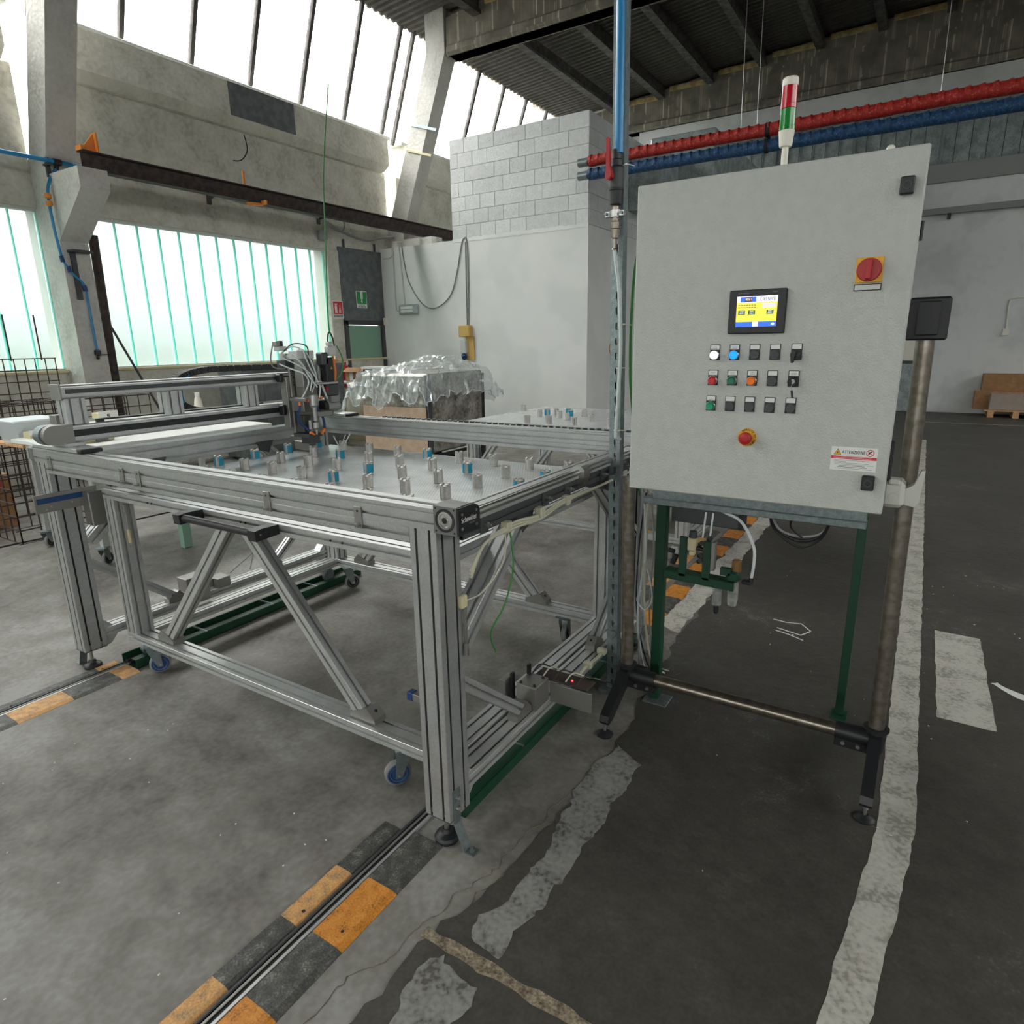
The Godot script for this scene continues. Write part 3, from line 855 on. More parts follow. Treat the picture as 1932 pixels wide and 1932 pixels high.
		# pulley block at the left end
		P(o, "pulley_block", mb().bb(-3.62, -3.56, 1.09, 1.158, zf - 0.09, zf + 0.0, 0.008), M.cast)
		P(o, "pulley_cover", mb().cyl(V(-3.62, 1.124, zf - 0.045), V(-3.632, 1.124, zf - 0.045), 0.032, 0.028, 20), M.steel)
	# clamp plates on the front beam
	for x in [-3.404, -2.771, -2.647, -1.841, -1.412]:
		var cp := P(o, "clamp_plate", mb().bb(x - 0.016, x + 0.016, 1.057, 1.126, -1.352, -1.347, 0.002), M.bracket)
		P(cp, "bolt", mb().cyl(V(x + 0.003, 1.07, -1.347), V(x + 0.003, 1.07, -1.334), 0.0065, -1, 10).cyl(V(x + 0.003, 1.07, -1.336), V(x + 0.003, 1.07, -1.326), 0.004, -1, 8), M.steel)
		P(cp, "hole", mb().cyl(V(x, 1.112, -1.347), V(x, 1.112, -1.3465), 0.004, -1, 10), M.rubber)
	# left side beam and right side beam with the guide shaft
	P(o, "side_beam", alu(mb(), V(-3.495, 1.05, -2.96), V(-3.495, 1.05, -1.462), 0.09, 0.11, 2, 2), M.axis)
	P(o, "side_beam", alu(mb(), V(-1.165, 1.066, -2.96), V(-1.165, 1.066, -1.462), 0.085, 0.068, 2, 1), M.axis)
	P(o, "shaft_rail", alu(mb(), V(-1.111, 1.058, -2.96), V(-1.111, 1.058, -1.462), 0.022, 0.05, 0, 1), M.darkgrey)
	P(o, "guide_shaft", mb().cyl(V(-1.1, 1.104, -2.96), V(-1.1, 1.104, -1.47), 0.0125, -1, 18), M.steel)
	P(o, "shaft_support", mb().bb(-1.106, -1.094, 1.082, 1.094, -2.94, -1.48), M.alum)
	var hexp := PackedVector2Array([Vector2(-0.03, -0.02), Vector2(-0.022, -0.048), Vector2(0.022, -0.048), Vector2(0.03, -0.02), Vector2(0.03, 0.012), Vector2(0.014, 0.026), Vector2(-0.014, 0.026), Vector2(-0.03, 0.012)])
	for z in [-2.27, -2.8]:
		P(o, "bearing_block", mb().prism(hexp, V(-1.1, 1.104, z), V(1, 0, 0), V(0, 1, 0), V(0, 0, 0.05)), M.steel)
	for z in [-1.57, -1.96, -2.133, -2.45, -2.7]:
		var bk := P(o, "rail_bracket", mb().bb(-1.1, -1.095, 1.03, 1.085, z - 0.022, z + 0.022, 0.002), M.darkgrey)
		P(bk, "bolt", mb().cyl(V(-1.095, 1.058, z), V(-1.08, 1.058, z), 0.008, -1, 8).cyl(V(-1.08, 1.058, z), V(-1.07, 1.058, z), 0.005, -1, 8), M.steel)
	# bottom rails and braces of the two sides
	for s in [[-1.167, 1.0], [-3.485, -1.0]]:
		var x: float = s[0]
		P(o, "bottom_rail", alu(mb(), V(x, 0.178, -2.96), V(x, 0.178, -1.462), 0.09, 0.045, 2, 1), M.alum)
		for f in [[-1.462, -1.0], [-2.96, 1.0]]:
			var z: float = f[0]
			var t: float = f[1]
			var a := V(x, 0.665, z + t * 0.02)
			var b := V(x, 1.0, z + t * 0.40)
			var up1 := (b - a).cross(V(1, 0, 0)).normalized()
			P(o, "upper_brace", alu(mb(), a, b, 0.085, 0.06, 2, 1, up1, 0.012), M.alum)
			P(o, "brace_joint", mb().prism(PackedVector2Array([Vector2(0.34, 1.03), Vector2(0.46, 1.03), Vector2(0.44, 0.98), Vector2(0.38, 0.955)]), V(x - 0.044, 0, z), V(0, 0, t), V(0, 1, 0), V(0.088, 0, 0)), M.darkgrey)
			var c := V(x, 0.56, z + t * 0.0)
			var d := V(x, 0.235, z + t * 0.40)
			var up2 := (d - c).cross(V(1, 0, 0)).normalized()
			P(o, "lower_brace", alu(mb(), c, d, 0.045, 0.045, 1, 1, up2), M.alum)
			var bl := P(o, "brace_block", mb().prism(PackedVector2Array([Vector2(0.36, 0.2), Vector2(0.46, 0.2), Vector2(0.46, 0.225), Vector2(0.425, 0.262), Vector2(0.36, 0.225)]), V(x - 0.024, 0, z), V(0, 0, t), V(0, 1, 0), V(0.048, 0, 0)), M.bracket)
			P(bl, "hole", mb().cyl(V(x, 0.245, z + t * 0.4435), V(x, 0.2465, z + t * 0.445), 0.005, -1, 10), M.rubber)
	# bracket feet of the legs on the rails
	for lx in [-1.167, -3.485]:
		for e in [[-1.462, -1.0], [-2.96, 1.0]]:
			var z: float = e[0]
			var t: float = e[1]
			P(o, "corner_bracket", mb().prism(PackedVector2Array([Vector2(0, 0.2), Vector2(0.05, 0.2), Vector2(0, 0.25)]), V(lx - 0.03, 0, z), V(0, 0, t), V(0, 1, 0), V(0.06, 0, 0)), M.alum)
			P(o, "corner_bracket", mb().prism(PackedVector2Array([Vector2(0, 0.155), Vector2(0.07, 0.155), Vector2(0.03, 0.11), Vector2(0, 0.1)]), V(lx - 0.03, 0, z), V(0, 0, t), V(0, 1, 0), V(0.06, 0, 0)), M.alum)
	# plate with the blue strip on the front left leg
	var bp := P(o, "stop_plate", mb().bb(-3.436, -3.428, 0.86, 0.948, -1.54, -1.264, 0.001), M.bracket)
	P(bp, "blue_strip", mb().bb(-3.428, -3.423, 0.905, 0.93, -1.49, -1.275, 0.001), M.wheelblue, "blue strip")
	for q in [[0.888, -1.33], [0.89, -1.42], [0.874, -1.31], [0.91, -1.51]]: screw(bp, V(-3.428, q[0], q[1]), V(1, 0, 0), 0.004, 0.004)
	P(o, "stop_housing", mb().bb(-3.44, -3.37, 0.76, 0.93, -1.56, -1.47, 0.004), M.bracket)
	var cyls := P(o, "pneumatic_cylinder", mb().cyl(V(-3.39, 0.8, -1.6), V(-3.39, 0.94, -1.6), 0.018, -1, 14), M.steel)
	P(cyls, "cylinder_end", mb().bb(-3.412, -3.368, 0.94, 0.985, -1.622, -1.578, 0.003).bb(-3.412, -3.368, 0.77, 0.8, -1.622, -1.578, 0.003), M.black)
	# steel stop bar with blue tip and long plate beside the near leg
	P(o, "stop_bar", mb().bb(-1.29, -1.212, 0.47, 0.495, -1.43, -1.405, 0.001), M.bracket)
	P(o, "stop_tip", mb().bb(-1.312, -1.288, 0.468, 0.497, -1.432, -1.403, 0.002), M.wheelblue, "blue plastic tip")
	# limit switch on the near leg
	P(o, "limit_switch", mb().bb(-1.112, -1.096, 0.82, 0.86, -1.47, -1.44, 0.003), M.cream)
	P(o, "switch_rod", mb().cyl(V(-1.102, 0.69, -1.46), V(-1.102, 0.82, -1.46), 0.006, -1, 8).cyl(V(-1.102, 0.66, -1.46), V(-1.102, 0.7, -1.46), 0.009, -1, 10), M.bracket)
	# sensor carriers on the bottom rails
	var sb := P(o, "sensor_block", mb().bb(-1.215, -1.125, 0.2, 0.3, -2.03, -1.925, 0.003), M.bracket)
	for q in [[-1.2, -1.94], [-1.14, -1.94], [-1.2, -2.01], [-1.14, -2.01]]: screw(sb, V(q[0], 0.3, q[1]), V(0, 1, 0), 0.006, 0.006, M.black)
	P(o, "sensor_block", mb().bb(-1.30, -1.27, 0.205, 0.29, -2.0, -1.93, 0.002), M.bracket)
	P(o, "sensor_fork", mb().bb(-1.262, -1.25, 0.2, 0.315, -1.975, -1.955, 0.001).bb(-1.222, -1.212, 0.29, 0.335, -2.04, -2.02, 0.001), M.black)
	P(o, "sensor_plate", mb().bb(-1.125, -0.94, 0.19, 0.275, -2.045, -2.035, 0.002), M.bracket)
	P(o, "sensor_board", mb().bb(-1.2, -0.96, 0.275, 0.285, -2.12, -2.045, 0.002), M.rust)
	P(o, "sensor_lamp", mb().box(V(-1.04, 0.289, -2.07), V(0.008, 0.006, 0.006), 0.002), glow(Color(1.0, 0.25, 0.2), 2.0))
	for i in 5:
		var x := -1.2 + 0.05 * i
		P(o, "sensor_cable", mb().tube(curve([V(x, 0.3, -2.03), V(x + 0.02, 0.33, -2.06), V(x + 0.05, 0.3, -2.11), V(x + 0.08, 0.26, -2.18)]), 0.003, 6), [M.black, M.cablecream, M.rust, M.cablecream, M.black][i])
	for i in 2:
		P(o, "rail_cable", mb().tube(curve([V(-1.02, 0.28, -2.12), V(-1.07, 0.24, -2.2), V(-1.1, 0.215, -2.3), V(-1.1, 0.206, -2.5), V(-1.1, 0.206, -2.9)]), 0.008 - 0.002 * i, 7), M.cablecream)
	for z in [-2.2, -2.35, -2.5]: P(o, "cable_clip", mb().bb(-1.125, -1.085, 0.198, 0.228, z - 0.014, z + 0.014, 0.003), M.cablecream)
	for q in [[-3.57, 0.2, -2.03, 0.1, 0.085, 0.06], [-3.52, 0.2, -2.16, 0.06, 0.05, 0.05], [-3.45, 0.2, -2.15, 0.05, 0.06, 0.04], [-3.36, 0.2, -1.95, 0.05, 0.09, 0.05]]:
		P(o, "sensor_block", mb().bb(q[0] - q[3] / 2, q[0] + q[3] / 2, q[1], q[1] + q[4], q[2] - q[5], q[2] + q[5], 0.003), M.bracket)
	P(o, "sensor_cable", mb().tube(curve([V(-3.44, 0.27, -2.2), V(-3.42, 0.33, -2.3), V(-3.45, 0.34, -2.38), V(-3.47, 0.24, -2.36)]), 0.003, 6), M.cablegrey)
	# cables below the guide shaft
	for i in 3:
		P(o, "cable", mb().tube(curve([V(-1.09, 0.93 - 0.01 * i, -1.48), V(-1.088, 1.0, -1.56), V(-1.085 + 0.006 * i, 1.026 - 0.006 * i, -1.72), V(-1.085, 1.012 - 0.008 * i, -1.9), V(-1.085, 1.03 - 0.006 * i, -2.1), V(-1.085, 1.018, -2.4), V(-1.09, 1.02, -2.9)]), 0.0055, 7), M.cablecream)
	for z in [-1.68, -1.9, -2.1]: P(o, "cable_clip", mb().bb(-1.1, -1.072, 1.004, 1.04, z - 0.016, z + 0.016, 0.003), M.cablecream)
	P(o, "cable", mb().tube(curve([V(-1.085, 1.01, -1.67), V(-1.06, 0.93, -1.62), V(-1.07, 0.86, -1.52), V(-1.1, 0.84, -1.47)]), 0.003, 6), M.cablecream)
	P(o, "cable", mb().tube(curve([V(-1.08, 1.01, -1.69), V(-1.05, 0.9, -1.66), V(-1.06, 0.78, -1.62), V(-1.09, 0.69, -1.58), V(-1.1, 0.6, -1.62)]), 0.003, 6), M.cablegreen)
	# chain over the back beam
	var x := -2.86
	while x < -1.15:
		P(o, "chain_link", mb().prism(PackedVector2Array([Vector2(0, 0), Vector2(0.026, 0), Vector2(0.012, -0.03), Vector2(-0.014, -0.03)]), V(x, 1.153, -3.005), V(1, 0, 0), V(0, 0, 1), V(0, 0.012, 0)), M.black)
		x += 0.04
	P(o, "chain_bed", mb().bb(-2.9, -1.13, 1.152, 1.158, -3.045, -3.0, 0.001), M.alum)
	gantry(o)

func rail_z(o: Node3D, called: String, x1: float, y0: float, y1: float, z0: float, z1: float, s0: float, s1: float, strip: Material):
	# rail along z with rounded edges and a recessed strip on its +x face
	var w := 0.08
	var r := 0.012
	var p := PackedVector2Array()
	for c in [[-r, y1 - r, 0.0], [-w + r, y1 - r, 90.0], [-w + r, y0 + r, 180.0], [-r, y0 + r, 270.0]]:
		for k in 5:
			var a := deg_to_rad(c[2] + 22.5 * k)
			p.append(Vector2(c[0] + cos(a) * r, c[1] + sin(a) * r))
	p.append(Vector2(0, s0)); p.append(Vector2(-0.006, s0)); p.append(Vector2(-0.006, s1)); p.append(Vector2(0, s1))
	P(o, called, mb().prism(p, V(x1, 0, z0), V(1, 0, 0), V(0, 1, 0), V(0, 0, z1 - z0)), M.alum)
	P(o, "rail_belt", mb().bb(x1 - 0.006, x1 - 0.003, s0, s1, z0 + 0.02, z1 - 0.02), strip)

func gantry(o: Node3D):
	rail_z(o, "bridge_rail", -3.30, 1.186, 1.268, -2.98, -1.40, 1.212, 1.243, M.black)
	rail_z(o, "bridge_rail", -3.30, 1.386, 1.448, -2.98, -1.41, 1.408, 1.428, M.darkgrey)
	P(o, "end_plate", mb().bb(-3.385, -3.295, 1.38, 1.452, -1.41, -1.4, 0.002), M.bracket)
	for z in [-1.46, -1.935, -2.4]:
		P(o, "bridge_post", alu(mb(), V(-3.34, 1.268, z), V(-3.34, 1.386, z), 0.08, 0.09, 1, 2, V(0, 0, 1)), M.alum)
	P(o, "bridge_post", mb().bb(-3.44, -3.38, 1.268, 1.31, -1.44, -1.4, 0.002), M.bracket)
	# drive cover at the front end of the lower rail
	var cov := PackedVector2Array()
	for k in 13:
		var a := PI * k / 12.0
		cov.append(Vector2(-1.345 + sin(a) * 0.042, 1.227 + cos(a) * 0.044))
	cov.append(Vector2(-1.43, 1.183)); cov.append(Vector2(-1.43, 1.271))
	var dc := P(o, "drive_cover", mb().prism(cov, V(-3.39, 0, 0), V(0, 0, 1), V(0, 1, 0), V(0.095, 0, 0)), M.bracket)
	var cov2 := PackedVector2Array()
	for k in 13:
		var a := PI * k / 12.0
		cov2.append(Vector2(-1.343 + sin(a) * 0.047, 1.227 + cos(a) * 0.045))
	for k in 13:
		var a := PI * (12 - k) / 12.0
		cov2.append(Vector2(-1.345 + sin(a) * 0.041, 1.227 + cos(a) * 0.04))
	P(dc, "cover_band", mb().prism(cov2, V(-3.385, 0, 0), V(0, 0, 1), V(0, 1, 0), V(0.055, 0, 0)), M.galv)
	# carriages on the front and back beams
	for zf in [-1.36, -2.965]:
		P(o, "carriage_plate", mb().bb(-3.57, -3.15, 1.155, 1.172, zf - 0.105, zf, 0.002), M.alum)
		P(o, "bumper", mb().bb(-3.15, -3.122, 1.153, 1.17, zf - 0.1, zf - 0.005, 0.003), M.black)
		P(o, "saddle", mb().bb(-3.43, -3.27, 1.172, 1.188, zf - 0.1, zf - 0.02, 0.002), M.alum)
	# tray and energy chain behind the bridge
	P(o, "chain_tray", mb().bb(-3.66, -3.56, 1.215, 1.221, -2.97, -1.62, 0.001).bb(-3.564, -3.56, 1.2, 1.262, -2.97, -1.62, 0.001), M.lightgrey)
	var path := curve([V(-3.61, 1.47, -2.95), V(-3.61, 1.478, -2.5), V(-3.61, 1.474, -2.3), V(-3.61, 1.44, -2.16), V(-3.61, 1.36, -2.11), V(-3.61, 1.28, -2.16), V(-3.61, 1.24, -2.28), V(-3.61, 1.236, -2.5)], 7)
	for i in path.size() - 1:
		var a: Vector3 = path[i]
		var b: Vector3 = path[i + 1]
		var d := (b - a).normalized()
		P(o, "chain_link", mb().box((a + b) / 2, V(0.07, 0.036, a.distance_to(b) * 0.94), 0.004, Basis(V(1, 0, 0), d.cross(V(1, 0, 0)).normalized(), d)), M.black)
	for k in 3:
		P(o, "chain_hose", mb().tube(curve([V(-3.57, 1.45 - 0.01 * k, -2.2), V(-3.566, 1.41, -2.145 - 0.008 * k), V(-3.566, 1.35, -2.13 - 0.008 * k), V(-3.57, 1.3, -2.15)]), 0.005, 6), M.airblue if k < 2 else M.hose)
	# small sensor and its cable lying on the lower rail
	P(o, "sensor", mb().bb(-3.33, -3.31, 1.268, 1.283, -1.58, -1.545, 0.002), M.black)
	P(o, "cable", mb().tube(curve([V(-3.32, 1.28, -1.58), V(-3.33, 1.275, -1.75), V(-3.35, 1.274, -2.0), V(-3.33, 1.274, -2.2), V(-3.34, 1.276, -2.5)]), 0.004, 6), M.black)
	# ---- tool head ----
	var hp := P(o, "head_plate", mb().bb(-3.235, -3.22, 1.085, 1.48, -2.735, -2.62, 0.003), M.bracket)
	for y in [1.455, 1.44, 1.42, 1.39, 1.375, 1.345, 1.33]:
		for z in [-2.645, -2.67]: P(hp, "hole", mb().cyl(V(-3.22, y, z), V(-3.2195, y, z), 0.0055 if y in [1.455, 1.42, 1.375] else 0.003, -1, 10), M.rubber)
	P(o, "head_plate", mb().bb(-3.29, -3.235, 1.12, 1.42, -2.64, -2.6, 0.003), M.bracket)
	for q in [[1.408, 1.428], [1.21, 1.245]]:
		P(o, "belt_stop", mb().bb(-3.3, -3.255, q[0] - 0.014, q[1] + 0.014, -2.605, -2.575, 0.006), M.black)
	P(o, "top_box", mb().bb(-3.2, -3.12, 1.527, 1.575, -2.733, -2.606, 0.004), M.lightgrey)
	P(o, "top_column", mb().bb(-3.2, -3.13, 1.36, 1.527, -2.73, -2.64, 0.003), M.bracket)
	P(o, "head_slide", mb().bb(-3.215, -3.14, 1.12, 1.44, -2.75, -2.65, 0.003), M.bracket)
	P(o, "valve", mb().bb(-3.33, -3.28, 1.575, 1.602, -2.67, -2.61, 0.003), M.lightgrey)
	P(o, "valve", mb().bb(-3.33, -3.29, 1.602, 1.632, -2.63, -2.6, 0.003), M.bracket)
	P(o, "valve_coil", mb().cyl(V(-3.31, 1.6, -2.648), V(-3.31, 1.634, -2.648), 0.014, -1, 14), M.black)
	P(o, "regulator", mb().cyl(V(-3.28, 1.52, -2.63), V(-3.28, 1.56, -2.63), 0.024, 0.022, 14).cyl(V(-3.3, 1.54, -2.655), V(-3.23, 1.54, -2.655), 0.02, -1, 12), M.lightgrey)
	P(o, "valve", mb().bb(-3.33, -3.25, 1.475, 1.52, -2.7, -2.62, 0.003), M.darkgrey)
	P(o, "guide_column", alu(mb(), V(-3.14, 1.394, -2.775), V(-3.14, 1.51, -2.775), 0.04, 0.035, 1, 1, V(0, 0, 1)), M.alum)
	var mo := P(o, "servo_motor", mb().bb(-3.13, -3.07, 1.388, 1.532, -2.835, -2.775, 0.005), M.black)
	P(mo, "motor_rear", mb().bb(-3.13, -3.07, 1.486, 1.562, -2.8, -2.748, 0.008), M.darkgrey)
	P(mo, "warning_sign", mb().prism(PackedVector2Array([Vector2(-0.009, 0), Vector2(0.009, 0), Vector2(0, 0.017)]), V(-3.07, 1.462, -2.815), V(0, 0, -1), V(0, 1, 0), V(0.0006, 0, 0)), M.yellow, "yellow warning triangle")
	P(o, "motor_plug", mb().bb(-3.12, -3.08, 1.54, 1.6, -2.88, -2.81, 0.008).bb(-3.115, -3.085, 1.6, 1.624, -2.86, -2.82, 0.006), M.lightgrey)
	P(o, "cable", mb().tube(curve([V(-3.1, 1.62, -2.83), V(-3.1, 1.66, -2.835), V(-3.1, 1.68, -2.85), V(-3.1, 1.65, -2.87), V(-3.1, 1.6, -2.88)]), 0.005, 6), M.rust)
	P(o, "cable", mb().tube(curve([V(-3.1, 1.68, -2.85), V(-3.11, 1.8, -2.86), V(-3.12, 2.2, -2.9), V(-3.14, 2.6, -2.95), V(-3.2, 3.1, -3.1)]), 0.004, 6), M.cablegreen)
	P(o, "cable", mb().tube(curve([V(-3.09, 1.54, -2.85), V(-3.08, 1.46, -2.852), V(-3.08, 1.4, -2.845), V(-3.1, 1.36, -2.85), V(-3.1, 1.3, -2.85)]), 0.007, 6), M.orangebright, "orange motor cable")
	P(o, "cable", mb().tube(curve([V(-3.08, 1.6, -2.88), V(-3.06, 1.52, -2.9), V(-3.06, 1.44, -2.885), V(-3.08, 1.39, -2.85)]), 0.004, 6), M.cablegreen)
	P(o, "motor_shelf", mb().bb(-3.2, -3.06, 1.375, 1.388, -2.85, -2.7, 0.002), M.alum)
	P(o, "gearbox", mb().bb(-3.17, -3.08, 1.3, 1.375, -2.87, -2.77, 0.006), M.darkgrey)
	P(o, "feed_motor", mb().bb(-3.18, -3.11, 1.255, 1.32, -2.9, -2.83, 0.004).cyl(V(-3.145, 1.235, -2.78), V(-3.145, 1.232, -2.9), 0.035, 0.033, 18).cyl(V(-3.145, 1.232, -2.9), V(-3.145, 1.232, -2.92), 0.033, 0.018, 18), M.cablegrey)
	P(o, "motor_ring", mb().cyl(V(-3.145, 1.236, -2.775), V(-3.145, 1.236, -2.805), 0.038, -1, 18), M.black)
	P(o, "spindle_bracket", mb().bb(-3.2, -3.06, 1.284, 1.306, -2.65, -2.58, 0.003).bb(-3.2, -3.02, 1.19, 1.222, -2.75, -2.64, 0.003).bb(-3.2, -3.1, 1.222, 1.285, -2.66, -2.6, 0.003), M.bracket)
	var sc := V(-3.05, 0, -2.637)
	P(o, "spindle", mb().lathe(sc, Vector3.UP, [Vector2(0, 1.322), Vector2(0.026, 1.32), Vector2(0.027, 1.26), Vector2(0.022, 1.25), Vector2(0.014, 1.248), Vector2(0.014, 1.17), Vector2(0.012, 1.165), Vector2(0.019, 1.16), Vector2(0.02, 1.125), Vector2(0.015, 1.118), Vector2(0.006, 1.116), Vector2(0.006, 1.085), Vector2(0, 1.085)], 22), M.steel)
	P(o, "side_piston", mb().cyl(V(-3.07, 1.12, -2.61), V(-3.07, 1.172, -2.61), 0.011, -1, 12), M.steel)
	P(o, "guide_block", mb().bb(-3.16, -3.1, 1.1, 1.2, -2.64, -2.59, 0.003), M.darkgrey)
	# blue jointed coolant hoses with orange nozzles
	for h in [[V(-3.1, 1.262, -2.572), V(-3.1, 1.235, -2.565), V(-3.1, 1.214, -2.547), V(-3.1, 1.166, -2.56), V(-3.09, 1.13, -2.59), V(-3.075, 1.1, -2.61)], [V(-3.07, 1.262, -2.655), V(-3.06, 1.24, -2.665), V(-3.05, 1.193, -2.69), V(-3.05, 1.149, -2.7), V(-3.05, 1.112, -2.7)]]:
		var c := curve(h, 4)
		var m := mb()
		for i in c.size() - 1: m.cyl(c[i], c[i].lerp(c[i + 1], 0.9), 0.0055, 0.0085, 9)
		P(o, "coolant_hose", m, M.wheelblue, "blue jointed coolant hose")
	P(o, "nozzle", mb().cyl(V(-3.075, 1.1, -2.605), V(-3.05, 1.085, -2.625), 0.012, 0.005, 10), M.orangebright, "orange nozzle")
	P(o, "nozzle", mb().cyl(V(-3.05, 1.108, -2.698), V(-3.045, 1.086, -2.665), 0.012, 0.005, 10), M.orangebright, "orange nozzle")
	P(o, "hose_fitting", mb().cyl(V(-3.1, 1.262, -2.572), V(-3.1, 1.28, -2.572), 0.009, -1, 8), M.orangebright)
	P(o, "pressure_foot", mb().bb(-3.15, -3.06, 1.03, 1.085, -2.67, -2.6, 0.004).bb(-3.2, -3.06, 1.07, 1.092, -2.69, -2.585, 0.003), M.darkgrey)
	P(o, "support_arm", mb().bb(-3.36, -3.24, 1.02, 1.055, -2.775, -2.69, 0.003).bb(-3.34, -3.26, 0.97, 1.02, -2.76, -2.71, 0.003).bb(-3.29, -3.16, 0.975, 1.03, -2.72, -2.66, 0.003), M.bracket)
	# white pneumatic hoses looping over the head
	var hs := [[V(-3.29, 1.56, -2.63), V(-3.2, 1.6, -2.64), V(-3.12, 1.565, -2.67), V(-3.1, 1.48, -2.7), V(-3.1, 1.41, -2.715), V(-3.11, 1.33, -2.68)], [V(-3.3, 1.54, -2.62), V(-3.22, 1.52, -2.62), V(-3.12, 1.47, -2.65), V(-3.1, 1.42, -2.68), V(-3.1, 1.34, -2.66)], [V(-3.29, 1.5, -2.61), V(-3.2, 1.47, -2.62), V(-3.12, 1.44, -2.645), V(-3.11, 1.38, -2.66), V(-3.12, 1.28, -2.59)], [V(-3.18, 1.575, -2.66), V(-3.12, 1.58, -2.65), V(-3.1, 1.53, -2.65), V(-3.1, 1.45, -2.69), V(-3.07, 1.37, -2.71), V(-3.05, 1.3, -2.68)], [V(-3.33, 1.61, -2.605), V(-3.34, 1.53, -2.59), V(-3.33, 1.48, -2.6), V(-3.28, 1.475, -2.65), V(-3.25, 1.52, -2.68)], [V(-3.16, 1.55, -2.6), V(-3.1, 1.5, -2.62), V(-3.1, 1.43, -2.66), V(-3.08, 1.36, -2.7)]]
	for i in hs.size(): P(o, "air_hose", mb().tube(curve(hs[i], 6), 0.0045, 6), M.hose if i != 4 else M.cablegrey)
	P(o, "cable", mb().tube(curve([V(-3.25, 1.575, -2.62), V(-3.2, 1.615, -2.65), V(-3.13, 1.6, -2.69), V(-3.11, 1.52, -2.68), V(-3.1, 1.42, -2.7), V(-3.12, 1.36, -2.72)]), 0.004, 6), M.black)
	for q in [[1.35, -2.75, M.red], [1.29, -2.6, M.copper], [1.3, -2.7, M.orangebright]]: P(o, "fitting", mb().cyl(V(-3.08, q[0], q[1]), V(-3.05, q[0], q[1]), 0.009, -1, 10), q[2])
	P(o, "lever", mb().box(V(-3.06, 1.33, -2.735), V(0.01, 0.09, 0.012), 0.003, Basis(V(1, 0, 0), 0.35)), M.lightgrey)
	P(o, "air_hose", mb().tube(curve([V(-3.0, 1.07, -2.72), V(-2.98, 1.0, -2.74), V(-2.96, 0.968, -2.76)]), 0.004, 6), M.hose)
	P(o, "air_hose", mb().tube(curve([V(-2.97, 1.07, -2.79), V(-2.98, 1.02, -2.77), V(-2.95, 0.968, -2.75)]), 0.004, 6), M.cablecream)
	P(o, "air_hose", mb().tube(curve([V(-2.96, 1.075, -2.82), V(-2.98, 1.0, -2.78), V(-2.93, 0.968, -2.73)]), 0.004, 6), M.hose)

